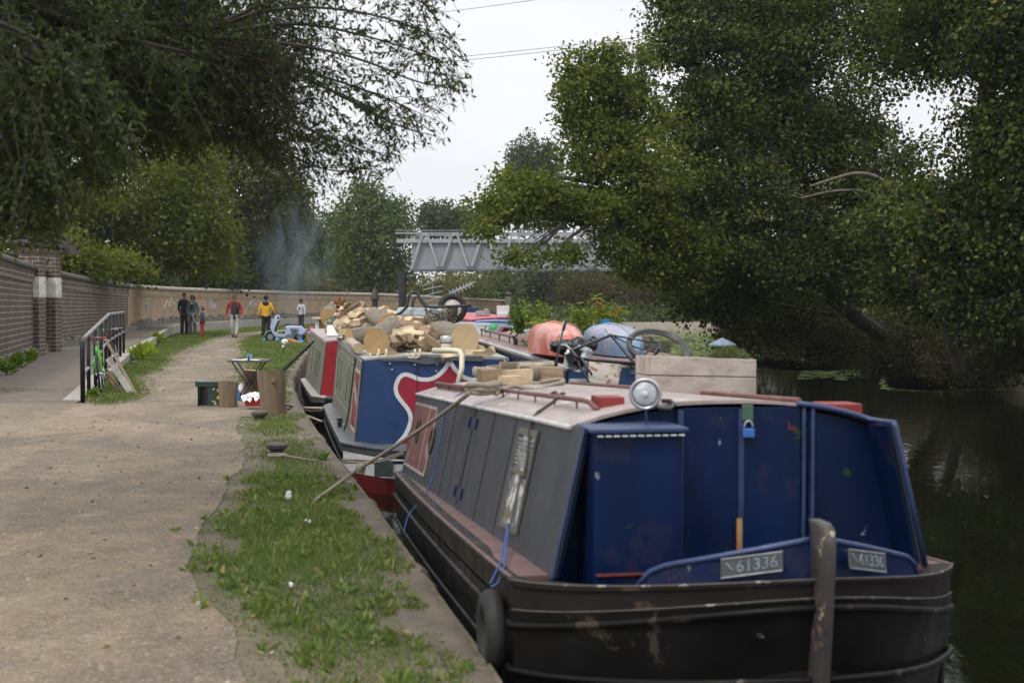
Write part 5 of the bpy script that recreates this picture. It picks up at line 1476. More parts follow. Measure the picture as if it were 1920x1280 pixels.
ax = u_ / (np.linalg.norm(u_, axis=1)[:, None] + 1e-6) * .8 + rng.normal(0, .4, (n, 3)); ax /= np.linalg.norm(ax, axis=1)[:, None]
leaf_mesh('foliage', np.array(tuple(hp)) + u_ , ax, .04, .006, .55 + rng.normal(0, .2, n), L_HERB, ho, tuple(hp))
sm_ = MB()
for i in range(14): sm_.tube([hp, hp + Vector((random.uniform(-.11, .11), random.uniform(-.08, .08), random.uniform(.05, .1)))], .003, 4)
build('stem', sm_, M_STEM, ho)
# ============ second boat: grey green sides, crest on its blue doors
M_SIDE2 = pm('grey_green_side', (0.135, 0.14, 0.112), 0.5, 0, 0.2, 2.5, 0.12, 30, dirt=(0.085, 0.09, 0.06), stretch=(1, 1, .4))
M_LEDGE2 = pm('slate_gunwale', (0.075, 0.08, 0.088), 0.42, 0, 0.25, 4, 0.15, dirt=(0.045, 0.045, 0.04))
M_BLUE2 = pm('royal_blue_door', (0.016, 0.045, 0.135), 0.42, 0, 0.15, 3, 0.05)
M_CREST = pm('crest_red', (0.30, 0.018, 0.040), 0.4, 0, 0.18, 4, 0.05, spots=[((.5, .3, .32), .72, 9)])
M_ROOF2 = pm('dusty_grey_roof', (0.33, 0.32, 0.30), 0.7, 0, 0.2, 4, 0.15, dirt=(0.2, 0.18, 0.15))
M_HULLR = pm('red_lead_hull', (0.16, 0.018, 0.020), 0.5, 0, 0.25, 4, 0.1)
M_TARP = pm('grey_tarpaulin', (0.085, 0.095, 0.105), 0.4, 0, 0.2, 4, 0.4, 12)
M_BLACKP = pm('black_chimney_paint', (0.022, 0.022, 0.024), 0.45, 0, 0.3, 9, 0.1)
B2 = Boat((-2.12, 17.6), (-.19, .982), 4.3, 2.34, (-.16, -.03, .0), (.868, 1.0), (.17, 2.17), (.27, 2.10), 1.3, 1.17, 2.6, .5, .05)
b = B2
b2 = thing('narrowboat', 'grey green narrowboat piled with firewood, red crest on its blue doors', 'narrowboat', b.at(0, 1.1, -.7), 'narrowboats moored along the towpath')
hull_parts(b, b2, M_LEDGE2, M_HULLB, M_LEDGE2, .12, (.22,))
deck(b, b2, M_LEDGE2)
cabin_side(b, b2, M_SIDE2, 0, 4.3); cabin_side(b, b2, M_SIDE2, 0, 4.3, True)
roof_sheet(b, b2, M_ROOF2, lambda v: 0.0, 4.3, .02, .04, .05)
build('roof_edge', MB().tube([b.side(d, 1.0, .012) for d in np.linspace(0, 4.3, 6)], .016, 6), M_LEDGE2, b2)
for nm, d_ in (('front_bulkhead', 0.0), ('rear_bulkhead', 4.27)):
    build(nm, MB().prism([b.side(d_, -.12, -.005)] + [b.roof(d_, lerp(b.top[0], b.top[1], i / 10), -.02, .05) for i in range(11)] + [b.side(d_, -.12, -.005, True)], b.a * .03), M_BLUE2, b2)
pF = b.at(-.006, .3, .5); nF = b.a
def f2(px, py, off=.0): 
    q = RP(px, py, pF, nF); return q - b.a * off
left = [(842, 676), (837, 687), (831, 695), (819, 706), (805, 711.5), (791, 711.5), (781, 709), (772, 704.5), (763, 701.5), (755, 702.5), (748, 708), (743, 718), (741, 730), (745, 742), (755, 755), (763, 764), (768, 773), (770.6, 784), (767.5, 799), (760, 815), (750, 827), (736, 840), (714, 858)]
right = [(2 * 843 - x, y) for x, y in left]
right = [(min(x, 952), y) for x, y in right]
cp = [f2(x, y, .003) for x, y in left + list(reversed(right))[0:]]
me_poly = [f2(x, y) for x, y in left] + [f2(x, y) for x, y in reversed(right[1:])]
def flat_poly(name, pts, ext, m, par):
    bm = bmesh.new(); vs = [bm.verts.new(p) for p in pts]; f_ = bm.faces.new(vs)
    r_ = bmesh.ops.extrude_face_region(bm, geom=[f_])
    for e in r_['geom']:
        if isinstance(e, bmesh.types.BMVert): e.co += ext
    bm.verts.index_update(); mb = MB().add([v.co for v in bm.verts], [[v.index for v in q.verts] for q in bm.faces]); bm.free()
    return build(name, mb, m, par)
crest = flat_poly('crest_panel', me_poly, -b.a * .004, M_CREST, b2)
def ribbon(pts, wd, n_, th):
    mb = MB(); rings = []
    for i, p in enumerate(pts):
        t = (pts[min(i + 1, len(pts) - 1)] - pts[max(i - 1, 0)]).normalized(); sd = t.cross(n_).normalized() * wd / 2
        rings.append([p - sd, p + sd, p + sd + n_ * th, p - sd + n_ * th])
    return mb.loft(rings, True, True)
sm = [Vector(q) for q in smooth_line([tuple(f2(x, y, .005)) for x, y in left], 1)]
build('crest_outline', ribbon(sm, .052, -b.a, .004), M_WHITE, crest)
sm = [Vector(q) for q in smooth_line([tuple(f2(x, y, .005)) for x, y in right], 1)]
build('crest_outline', ribbon(sm, .052, -b.a, .004), M_WHITE, crest)
ds = MB()
for px in (782, 903): ds.bar(f2(px, 676, .011), f2(px - 1, 862, .011), .008, .006, b.a)
build('door_seam', ds, M_SEAM, b2)
for (px, py) in ((731, 682), (778, 684), (819, 683), (735, 693), (818, 696), (947, 677), (905, 689)): build('bolt', MB().ball(f2(px, py, .008), .016, 8, 6), M_ALU, b2)
tp = [f2(x, y, .015) for x, y in ((716, 677), (760, 676), (800, 683), (850, 676), (905, 677), (905, 667), (850, 668), (800, 671), (716, 672))]
flat_poly('tarp_flap', tp, -b.a * .012, M_TARP, b2)
# side windows as slim dark slots, and the signwritten panel
for (d_, wd_) in ((3.55, .34), (3.0, .34), (1.75, .36), (1.25, .3)): 
    q = side_patch(b, b2, 'window_surround', pm('pale_green_trim', (.18, .19, .15), .5, 0, .15, 5, 0), d_, d_ + wd_, .28, .80, .001, .004)
    side_patch(b, b2, 'window_pane', pm('slot_dark', (.015, .017, .016), .2, 0, .2, 5, 0), d_ + .10, d_ + wd_ - .14, .32, .76, .006, .003, parent=q)
for h in (.20, .86): side_patch(b, b2, 'coach_line', pm('pale_line', (.22, .22, .17), .5, 0, .2, 5, 0), .95, 4.2, h, h + .015, .001, .003)
M_RED2 = pm('sun_faded_red', (.155, .026, .028), .45, 0, .2, 3, .1, spots=[((.22, .15, .14), .62, 4)], dirt=(.13, .07, .065), stretch=(1, 1, .5))
pn = side_patch(b, b2, 'signwritten_panel', M_RED2, .10, .80, .13, .80, .001, .004)
bd = MB()
for (x0_, x1_, y0_, y1_) in ((.04, .86, .80, .84), (.04, .86, .09, .13), (.04, .09, .09, .84), (.81, .86, .09, .84)):
    q = [b.side(x0_, y0_, .003), b.side(x0_, y1_, .003), b.side(x1_, y1_, .003), b.side(x1_, y0_, .003)]
    bd.hexa(q, [p - b.r * .004 for p in q])
build('panel_border', bd, pm('tan_border', (.36, .29, .19), .6, 0, .2, 9, 0), pn)
M_FADE = pm('faded_lettering', (.36, .34, .34), .6, 0, .2, 20, 0, spots=[((.155, .03, .032), .56, 22)])
upd = (b.side(.5, .8) - b.side(.5, .2)).normalized()
put_text('lettering', 'DIAMOND', .17, b.side(.44, .52, .010), (-b.a * .93 - upd * .36), upd, M_FADE, pn, .72)
side_patch(b, b2, 'corner_post', M_BLUE2, -.01, .035, -.05, 1.0, .001, .004)
rope('stay_cord', 'black cord hanging down the side of the crested boat by its red panel', [b.side(.86, .99, .012), b.side(.95, .5, .02), b.side(1.05, .02, .03), b.at(1.1, .0, b.zg(1.1) - .1)], .010, M_BLACKM)
build('mooring_dolly', MB().lathe([(.03, 0), (.03, .05), (.055, .06), (.03, .085), (.055, .11), (.0, .12)], b.at(1.55, .09, b.zg(1.5) + .01), n=10), M_BLACKM, b2)
# white counter band and the red hull end below
build('stern_band', MB().loft([[b.at(d, v, b.zg(0) - .10) for d, v in b.outline(-.006) if d < .0], [b.at(d, v, b.zg(0) - .34) for d, v in b.outline(-.002) if d < .0]], False), M_WHITE, b2)
build('stern_band', MB().loft([[b.at(d, v, b.zg(0) - .35) for d, v in b.outline(-.008) if d < .0], [b.at(d, v, -.9) for d, v in b.outline(.03) if d < .0]], False), M_HULLR, b2)
q = b.at(-1.02, .42, b.zg(0) - .22)
build('vent_grille', MB().box(q - b.a * .05, (.22, .02, .17), Matrix((b.r, b.a, Vector((0, 0, 1)))).transposed()), M_PLATE, b2)
rope('stern_line', 'hemp line slung low from the iron bollard to the crested boat', [G(520, 851, .06), G(600, 866, .03), P(640, 867, 15.7), P(700, 866, 15.5), P(745, 852, 15.2), P(756, 846, 15.2)], .011, M_ROPE)
rope('stern_line', 'second hemp line slung just above the other from the crested boat', [P(640, 862, 15.8), P(690, 869, 15.5), P(730, 862, 15.2), P(756, 850, 15.1)], .011, M_ROPE)
# things of its roof
pz = b.roof(.35, 1.05)
build('roof_vent', MB().lathe([(.085, 0), (.085, .14), (.065, .15), (.065, .17), (.09, .175), (.095, .20), (.08, .225), (.02, .235)], P(838, 664, 18.1), n=20), M_CREAM, b2, smooth=40)
build('vent_cap', MB().lathe([(.096, .152), (.096, .205), (.082, .232), (.02, .24)], P(838, 664, 18.1), n=20), M_ALU, b2, smooth=40)
build('cream_pipe_rail', MB().tube([P(812, 657, 17.75), P(852, 657, 17.6), P(862, 659, 17.5), P(866, 667, 17.45), P(866, 690, 17.4), P(858, 722, 17.3)], .034, 10), M_CREAM, b2, smooth='all')
rk = MB()
rk.tube([P(722, 671, 17.8), P(760, 667, 17.8), P(800, 664, 17.8)], .014, 6)
for x in (702, 716, 770, 779):
    c = P(x, 662, 17.75)
    rk.tube([c + Vector((.055 * math.cos(t), 0, .06 * math.sin(t))) for t in np.linspace(math.pi, 2 * math.pi, 9)], .015, 6)
    rk.tube([c + Vector((.055, 0, -.06)), c + Vector((.055, 0, .055))], .015, 6)
build('cream_cleat_rack', rk, M_CREAM, b2, smooth='all')
ch = b.roof(3.2, 1.12); cp_ = P(755, 600, 20.6)
build('stove_chimney', MB().lathe([(.058, -.5), (.058, .60), (.066, .60), (.066, .68), (.05, .68)], (cp_.x, cp_.y, cp_.z), n=18), M_BLACKP, b2, smooth=40)
c2 = P(703, 592, 21.6)
build('stove_chimney', MB().lathe([(.045, -.4), (.045, .24), (.07, .25), (.055, .34), (.02, .40), (.012, .43)], tuple(c2), n=14).tube([c2 + Vector((0, 0, .38)), c2 + Vector((.02, 0, .46)), c2 + Vector((.05, 0, .5))], .012, 6), M_BLACKP, b2, smooth=40)

# ---- firewood
M_CUT = wood('split_wood', (.56, .44, .29), (.40, .29, .17), 1.0, 'X', .8)
M_CUT2 = wood('old_split_wood', (.30, .215, .135), (.17, .115, .07), 1.0, 'X', .85)
M_LOGBARK = pm('grey_log_bark', (.165, .135, .105), .95, 0, .3, 9, .6, 40, stretch=(.5, 3, 3), dirt=(.09, .075, .05))
M_LOGPALE = pm('pale_birch_bark', (.34, .31, .25), .85, 0, .25, 9, .4, 40, dirt=(.18, .15, .11))
M_END = endgrain('log_end', (.50, .34, .165), (.36, .22, .10))
M_ENDP = endgrain('pale_log_end', (.58, .45, .27), (.46, .33, .19))
def log(name, label, a_, b_, r, bark, end, group=None, n=18, oval=1.0):
    a_, b_ = Vector(a_), Vector(b_); L = (b_ - a_).length; mb = MB(); m = 8
    rings = []
    ph = random.uniform(0, 6)
    for i in range(m + 1):
        x = L * i / m
        rr = r * (1 + .05 * math.sin(i * 1.3 + ph) + (.03 if i in (0, m) else 0) + random.uniform(-.025, .025)) * (1 - .10 * i / m)
        rings.append([(x, rr * (1 + .05 * math.sin(3 * t + ph) + .03 * math.sin(7 * t)) * math.cos(t), rr * oval * (1 + .05 * math.sin(3 * t + ph)) * math.sin(t)) for t in np.linspace(0, 2 * math.pi, n, endpoint=False)])
    mb.loft(rings, True, False, 0)
    k = len(rings[0])
    mb.add(rings[0], [list(reversed(range(k)))], 1); mb.add(rings[-1], [list(range(k))], 1)
    o = build(name, mb, [bark, end], None, smooth=35)
    d_ = (b_ - a_).normalized()
    o.rotation_euler = d_.to_track_quat('X', 'Z').to_euler(); o.location = a_
    return tag(o, label, 'log', group)
log('log', 'fat grey log with a broad honey coloured sawn end on the crested boat roof', P(706, 641, 18.0), P(735, 618, 18.8), .172, M_LOGBARK, M_END)
log('log', 'big oval log beside the cream vent on the crested boat roof', P(872, 638, 18.1), P(812, 626, 19.4), .178, M_LOGBARK, M_ENDP, oval=1.18)
log('log', 'short stub log lying at the roof corner beside the fat grey log', P(672, 652, 18.2), P(657, 641, 19.0), .068, M_LOGPALE, M_ENDP)
log('log', 'bark covered log wedged behind the stub log at the roof corner', P(655, 634, 19.2), P(700, 628, 19.4), .13, M_LOGBARK, M_END)
log('log', 'pale round log lying across the green bench on the far roof', P(648, 609, 21.3), P(690, 612, 20.4), .058, M_LOGPALE, M_ENDP)
log('log', 'thick bark log leaning behind the fat grey log, its end hidden', P(728, 608, 19.8), P(700, 592, 20.6), .14, M_LOGBARK, M_END)
log('log', 'long weathered log lying below the grey wheelbarrow tray', P(764, 617, 19.6), P(828, 612, 20.2), .12, M_LOGBARK, M_END)
log('log', 'thin pale log rolled against the roof edge under the oval log', P(902, 657, 18.2), P(880, 645, 18.9), .06, M_LOGPALE, M_ENDP)
log('log', 'grey stump end at the top of the far firewood heap', P(616, 594, 22.6), P(628, 580, 23.2), .14, M_LOGBARK, M_END)
G_FIRE = 'firewood heaped on the boat roofs'
def split_mesh(k, m):
    rd = random.Random(k); L = rd.uniform(.24, .34); mb = MB()
    n = rd.choice((3, 4, 4, 5)); a0 = rd.uniform(0, 6)
    base = [(rd.uniform(.05, .08) * math.cos(a0 + 2 * math.pi * i / n), rd.uniform(.05, .08) * math.sin(a0 + 2 * math.pi * i / n)) for i in range(n)]
    rings = []
    for x in (-L / 2, -L / 6, L / 6, L / 2):
        s_ = 1 + rd.uniform(-.12, .12); rings.append([(x + rd.uniform(-.008, .008), y * s_, z * s_) for y, z in base])
    mb.loft(rings, True, True)
    return build('split_log', mb, m, None)
protos = [split_mesh(k, M_CUT if k % 3 else M_CUT2) for k in range(9)]
n_split = 0
def heap_wood(cells, lab, seed):
    global n_split
    rd = random.Random(seed)
    for (px, py, Y) in cells:
        pr_ = protos[rd.randrange(9)] 
        o = pr_ if pr_.get('label') is None else dup(pr_)
        o.location = P(px, py, Y); o.rotation_euler = (rd.uniform(0, 6), rd.gauss(0, .35), rd.uniform(-1.2, 1.2))
        tag(o, lab, 'firewood', G_FIRE); n_split += 1
rd = random.Random(3)
cells = []
for i in range(110):
    u = rd.random(); px = lerp(722, 835, u); Y = rd.uniform(18.1, 20.2)
    base = lerp(668, 632, (Y - 18.1) / 2.1)
    hmax = 42 * math.sin(math.pi * min(1, max(.08, (px - 700) / 150)))
    cells.append((px, base - 6 - rd.random() * hmax * .95, Y))
heap_wood(cells, 'split log among the pale firewood heap beside the fat grey log', 4)
cells = []
for i in range(80):
    px = rd.uniform(622, 745); Y = rd.uniform(20.4, 23.6)
    base = lerp(636, 612, (Y - 20.4) / 3.2); h = 34 * math.sin(math.pi * min(.95, max(.1, (px - 600) / 160)))
    cells.append((px, base - 6 - rd.random() * h, Y))
heap_wood(cells, 'split log in the far firewood heap around the green bench', 5)
cells = [(x, y, Y) for x, y, Y in ((905, 664, 18), (888, 664, 18.1), (846, 668, 17.9), (744, 668, 17.9), (912, 662, 18.6))]
heap_wood(cells, 'split log lying on the blue roof lip of the crested boat', 6)
# sticks and offcuts on the far heap
M_OLDW = wood('old_brown_board', (.16, .105, .07), (.07, .045, .03), 1.0, 'X')
for k, (q0, q1, wd_, ht_, m, lab) in enumerate((((640, 590), (674, 569), .07, .05, M_OLDW, 'brown offcut board sticking up from the far firewood heap'), ((632, 584), (655, 568), .05, .04, M_OLDW, 'darker offcut board sticking up beside the first in the far heap'), ((622, 596), (640, 590), .06, .04, M_OLDW, 'short brown board lying across the far heap near the stump end'), ((655, 592), (684, 582), .09, .05, M_OLDW, 'flat dark board at the back of the far firewood heap'), ((650, 593), (700, 592), .05, .05, M_CUT, 'long pale batten lying level on the far firewood heap'), ((624, 604), (632, 588), .05, .04, M_CUT, 'pale splint standing in front of the green bench'), ((728, 602), (762, 620), .07, .06, pm('blue_grey_pole', (.10, .13, .22), .45, 0, .2, 8, .1), 'blue grey pole lying slanted over the firewood'), ((740, 612), (764, 624), .05, .04, M_OLDW, 'thin brown slat under the blue grey pole'))):
    Y = 20.6 if k > 5 else 22.3
    a_, c_ = P(q0[0], q0[1], Y), P(q1[0], q1[1], Y + .2)
    single('pole' if k == 6 else 'board', MB().tube([a_, c_], .038, 8) if k == 6 else MB().bar(a_, c_, wd_, ht_), m, lab, 'pole' if k == 6 else 'board', a_)
# green bench tipped on its side, white boards
M_GREENB = pm('dark_green_paint', (.012, .040, .024), .5, 0, .25, 7, .1)
gb = P(632, 612, 21.8)
o = thing('garden_bench', 'dark green bench lying in the far firewood heap', 'bench', gb)
build('bench_top', MB().patch([P(613, 596, 21.9), P(655, 592, 22.2), P(655, 600, 22.1), P(613, 603, 21.8)], .04), M_GREENB, o)
build('bench_end', MB().patch([P(613, 603, 21.8), P(625, 602, 21.8), P(626, 622, 21.6), P(614, 622, 21.6)], .04), M_GREENB, o)
build('bench_end', MB().patch([P(634, 601, 21.9), P(654, 598, 22), P(653, 624, 21.6), P(634, 624, 21.6)], .04), M_GREENB, o)
single('white_board', MB().patch([P(613, 632, 21.2), P(638, 632, 21.2), P(630, 613, 21.7), P(614, 613, 21.7)], .03), M_WHITE, 'white painted board lying on the roof before the green bench', 'board', P(620, 630, 21.3))
wx = P(597, 612, 27.2)
o = thing('wooden_stool', 'white and brown wooden stool on the red fronted boat roof', 'stool', wx)
build('seat', MB().box(P(601, 596, 27.2), (.30, .25, .04)), M_CUT, o)
build('leg', MB().box(P(594.5, 606, 27.2), (.07, .06, .18)), M_WHITE, o); build('leg', MB().box(P(604, 607, 27.3), (.13, .05, .18)), M_CUT2, o); 
# flowers on top of the heap
fl_o = P(640, 580, 23.0)
o = thing('flower_tub', 'tub of red and white flowers behind the far firewood heap', 'flower tub', fl_o)
build('tub', MB().lathe([(.14, -.16), (.18, .0), (.165, .0)], fl_o, n=16), M_OLDW, o)
L_RED = leafmat('red_petal', [(0, (.25, .01, .01)), (.6, (.42, .02, .02)), (.8, (.6, .55, .52)), (1, (.7, .68, .62))])
n = 300; u_ = unit(n) * .17 * rng.random((n, 1)) ** .4; u_[:, 2] = np.abs(u_[:, 2]) * .9
leaf_mesh('foliage', np.array(tuple(fl_o)) + u_, unit(n), .05, .03, .6 + rng.normal(0, .2, n), L_GRASS, o, tuple(fl_o))
leaf_mesh('petals', np.array(tuple(fl_o)) + u_[:110] * 1.12, unit(110), .05, .045, rng.random(110), L_RED, o, tuple(fl_o))

# upturned wheelbarrow
wbp = P(800, 605, 20.2)
o = thing('wheelbarrow', 'upturned wheelbarrow with galvanised tray and white hubbed wheel on the firewood', 'wheelbarrow', wbp)
M_GALV = pm('galvanised_tray', (.30, .335, .36), .5, .3, .15, 3, .1, dirt=(.22, .21, .19))
M_TUBE = pm('black_barrow_tube', (.02, .02, .022), .4, 0, .3, 9, .05)
tx = lambda px, py, dY=0: P(px, py, 20.2 + dY)
rings = []
for i, (f_, zt_off) in enumerate(((0, 0), (.25, 9), (.6, 14), (1.0, 16))):
    y = 606 - zt_off * 1.9
    k = 1 - f_ * .22
    rings.append([tx(lerp(790, 738, k), y, -.30 * k), tx(lerp(790, 842, k), y + 2, -.30 * k), tx(lerp(790, 842, k), y + 2, .30 * k), tx(lerp(790, 738, k), y, .30 * k)])
build('tray', MB().loft(rings, True, True), M_GALV, o, bevel=.04)
build('frame', MB().tube([tx(736, 594, -.35), tx(752, 586, -.35), tx(763, 575, -.35), tx(766, 556, -.35), tx(773, 547, -.35), tx(782, 549, -.35), tx(789, 563, -.35), tx(797, 574, -.35), tx(812, 576, -.35), tx(850, 574, -.35), tx(878, 573, -.3)], .021, 8), M_TUBE, o, smooth='all')
build('frame', MB().tube([tx(773, 582, .15), tx(774, 566, .15), tx(779, 557, .15), tx(787, 556, .15), tx(794, 566, .15), tx(803, 574, .15), tx(840, 575, .1), tx(878, 576, .0)], .019, 8), M_TUBE, o, smooth='all')
build('nose_bar', MB().tube([tx(878, 573, -.3), tx(882, 574.5, -.15), tx(878, 576, 0)], .023, 8), M_TUBE, o)
wc = tx(848, 578, -.12)
wh = build('wheel', MB().lathe([(.17 + .045 * math.cos(t), .04 * math.sin(t)) for t in np.linspace(0, 2 * math.pi, 13)], wc, (.25, -.97, .1), 28, caps=False), M_RUBBER, o, smooth='all')
build('hub_disc', MB().lathe([(.135, -.01), (.135, .01), (.05, .03), (.01, .03)], wc, (.25, -.97, .1), 24), pm('dirty_white_hub', (.50, .45, .42), .5, 0, .15, 5, .1, spots=[((.35, .06, .06), .62, 14)]), wh)
build('bracket', MB().bar(tx(845, 576, -.22), tx(846, 603, -.25), .10, .03).bar(tx(856, 574, -.2), tx(852, 602, -.2), .05, .03), M_TUBE, o)

# terracotta trough with purple plant
tq = P(812, 622, 19.3)
o = thing('plant_trough', 'terracotta trough with a wispy purple plant between the logs', 'planter', tq)
build('trough', MB().hexa([P(802, 628, 19.2), P(827, 628, 19.2), P(827, 628, 19.45), P(802, 628, 19.45)], [P(799, 618, 19.2), P(829, 618, 19.2), P(829, 618, 19.5), P(799, 618, 19.5)]), pm('terracotta', (.32, .125, .07), .8, 0, .2, 7, .1), o)
L_PURP = leafmat('purple_leaf', [(0, (.05, .02, .05)), (.5, (.13, .05, .11)), (.75, (.10, .12, .03)), (1, (.2, .22, .06))])
n = 420; px_ = rng.uniform(796, 852, n); py_ = rng.uniform(580, 622, n)
bs = np.array([tuple(P(x, y, 19.3 + random.uniform(-.15, .2))) for x, y in zip(px_, py_)])
leaf_mesh('foliage', bs, unit(n), .06, .02, rng.random(n), L_PURP, o, tuple(tq))
sm_ = MB()
for i in range(24): sm_.tube([P(random.uniform(803, 826), 620, 19.3), P(random.uniform(796, 852), random.uniform(578, 600), 19.3)], .004, 4)
build('stem', sm_, M_STEM, o)

# small stack of blocks on the blue boat's roof, rear
def block(px, py, Y, sx, sy, sz, rz, m, lab):
    c = P(px, py, Y); M3 = Matrix.Rotation(rz, 3, 'Z')
    single('wood_block', MB().box(c, (sx, sy, sz), M3).jitter(.006), m, lab, 'firewood', c)
block(922, 706, 11.2, .20, .16, .12, .3, M_CUT2, 'grey weathered wood block beside the rope heap')
block(970, 706, 11.0, .21, .13, .11, .25, M_CUT, 'pale wood block in the middle of the small stack on the pink roof')
block(1024, 700, 11.3, .27, .14, .105, -.1, M_CUT2, 'long grey block closing the small stack on the pink roof')
block(957, 711, 10.8, .17, .10, .06, .6, M_CUT, 'thin pale slab lying under the middle block of the small stack')
for k, (x, y, Y, L, r, rz, bk_, lab) in enumerate(((985, 688, 11.6, .42, .045, .2, M_LOGBARK, 'round branch log lying across the small stack of blocks'), (1004, 686, 11.5, .3, .03, .4, M_LOGPALE, 'thin pale branch on top of the small stack of blocks'), (910, 697, 11.5, .2, .04, -.5, M_LOGPALE, 'knobbly short log behind the grey weathered block'), (995, 703, 11.15, .2, .055, 1.2, M_LOGBARK, 'dark round log end between the pale and the grey block'), (940, 692, 11.9, .3, .04, .8, M_LOGBARK, 'dark short log behind the pale middle block'), (965, 690, 11.9, .26, .035, -.2, M_LOGPALE, 'light short log propped behind the small stack'))):
    a_ = P(x, y, Y) - Vector((math.cos(rz), math.sin(rz), 0)) * L / 2; log('log', lab, a_, a_ + Vector((math.cos(rz), math.sin(rz), .02)) * L, r, bk_, M_ENDP, n=12)

# ============ third boat: red front, grey green side
B3 = Boat((-3.72, 26.4), (-.20, .98), 4.6, 2.1, (-.20, -.15, 0), (.815, .93), (.14, 1.96), (.27, 1.83), 1.2, 1.05, 2.6, .5, .05)
b = B3
b3 = thing('narrowboat', 'grey green narrowboat with crimson front panels and a dark wooden post', 'narrowboat', b.at(0, 1.05, -.7), 'narrowboats moored along the towpath')
M_GUNG = pm('pinkish_grey_gunwale', (.27, .245, .235), .6, 0, .2, 4, .1)
hull_parts(b, b3, M_LEDGE2, M_HULLB, M_GUNG, .12, ())
deck(b, b3, M_LEDGE2)
cabin_side(b, b3, M_SIDE2, 0, 4.6); cabin_side(b, b3, M_SIDE2, 0, 4.6, True)
roof_sheet(b, b3, pm('pink_grey_roof', (.30, .25, .24), .6, 0, .2, 4, .1), lambda v: 0.0, 4.6, .02, .05, .05)
M_CRIM = pm('crimson_front', (.27, .014, .022), .42, 0, .18, 4, .05)
build('front_bulkhead', MB().prism([b.side(0, -.10, -.005)] + [b.roof(0, lerp(b.top[0], b.top[1], i / 8), -.02, .05) for i in range(9)] + [b.side(0, -.10, -.005, True)], b.a * .03), M_CRIM, b3)
build('wooden_post', MB().bar(b.at(-.03, .52, b.zg(0) - .1), b.at(-.03, .60, .66), .17, .05, b.a), wood('brown_post', (.12, .052, .02), (.05, .02, .01), 1.0, 'Z'), b3)
build('green_door', MB().bar(b.at(-.02, 1.0, b.zg(0)), b.at(-.02, 1.0, .5), .5, .03, b.a), M_GREENB, b3)
build('brass_lamp', MB().lathe([(.035, 0), (.05, .06), (.03, .10), (.045, .14), (.0, .19)], b.roof(.1, .62), n=10), pm('green_lamp', (.02, .05, .035), .4, 0, .2, 9, 0), b3)
for d_ in (3.9, 2.9, 1.7, .9):
    q = side_patch(b, b3, 'window_surround', MATS['pale_green_trim'], d_, d_ + .42, .22, .78, .001, .004)
    side_patch(b, b3, 'window_pane', MATS['slot_dark'], d_ + .12, d_ + .30, .26, .74, .006, .003, parent=q)
build('stern_fender', MB().tube([b.at(-1.0, .2, -.22), b.at(-1.25, .6, -.2), b.at(-1.28, 1.1, -.2)], .08, 10), M_BLACKM, b3, smooth='all')
for (q0, q1, lab) in (((522, 698), (588, 640), 'upper of two dark poles propped from the grass up to the red fronted boat'), ((520, 704), (583, 645), 'lower of two dark poles propped from the grass up to the red fronted boat')):
    a_ = G(q0[0], q0[1] + 2, .02); single('mooring_pole', MB().tube([a_, P(q1[0], q1[1], 27.5)], .026, 7), M_BLACKM, lab, 'pole', a_, 'poles propped against the boats')
rope('mooring_line', 'dark line from the far boat side down to the coping', [G(533, 745, .02), P(570, 772, 24), P(606, 770, 22.6)], .018, M_ROPED)
rope('mooring_line', 'thick pale line slung from the tall stump to the crested boat', [G(535, 758, .1), P(565, 765, 22.4), P(607, 765, 21.8)], .022, M_ROPE)
rope('mooring_line', 'sagging pale line just under the thick one by the stump', [G(536, 764, .06), P(565, 775, 22), P(604, 790, 21)], .016, M_ROPE)

# ============ the boat alongside, with kayaks, plants and the bicycle
B4 = Boat((.36, 14.35), (-.15, .989), 9.0, 2.16, (-.12, -.05, .05), (.925, 1.0), (.12, 2.04), (.20, 1.96), 1.0, 1.08, 2.4, .5, .05)
b = B4
b4 = thing('narrowboat', 'blue narrowboat with brown roof carrying kayaks, potted plants and a bicycle', 'narrowboat', b.at(0, 1.08, -.7), 'narrowboats moored along the towpath')
hull_parts(b, b4, M_HULLT, M_HULLB, M_GUNR, .12, (.2,)); deck(b, b4, M_GUNR)
cabin_side(b, b4, M_BLUE, 0, 9); cabin_side(b, b4, M_BLUE, 0, 9, True)
roof_sheet(b, b4, pm('red_brown_roof', (.17, .10, .085), .5, 0, .25, 3, .1, dirt=(.27, .22, .20)), lambda v: 0, 9, .02, .04, .06)
build('front_bulkhead', MB().prism([b.side(0, -.1, -.005)] + [b.roof(0, lerp(b.top[0], b.top[1], i / 8), -.02, .06) for i in range(9)] + [b.side(0, -.1, -.005, True)], b.a * .03), M_BLUE2, b4)
build('roof_trim', MB().tube([b.side(d, 1.0, .012) for d in np.linspace(0, 9, 6)], .03, 6), pm('pale_grey_trim', (.33, .33, .34), .5, 0, .2, 6, .1), b4)
build('sky_blue_band', MB().bar(b.at(-.02, .85, .895), b.at(-.02, 2.0, .905), .03, .07), pm('sky_blue_paint', (.06, .17, .33), .45, 0, .15, 6, .05), b4)
build('white_sill', MB().bar(b.at(-.02, .22, .80), b.at(-.02, .62, .80), .02, .03), M_WHITE, b4)
m = MB().tube([b.roof(d, .42, .09) for d in np.linspace(.3, 8.5, 10)], .022, 6)
for d in np.linspace(.4, 8.4, 9): m.tube([b.roof(d, .42, -.01), b.roof(d, .42, .09)], .012, 6)
build('grab_rail', m, pm('brown_rail', (.13, .07, .05), .6, 0, .3, 8, .1), b4)
hatc = P(1354, 668, 15.6)
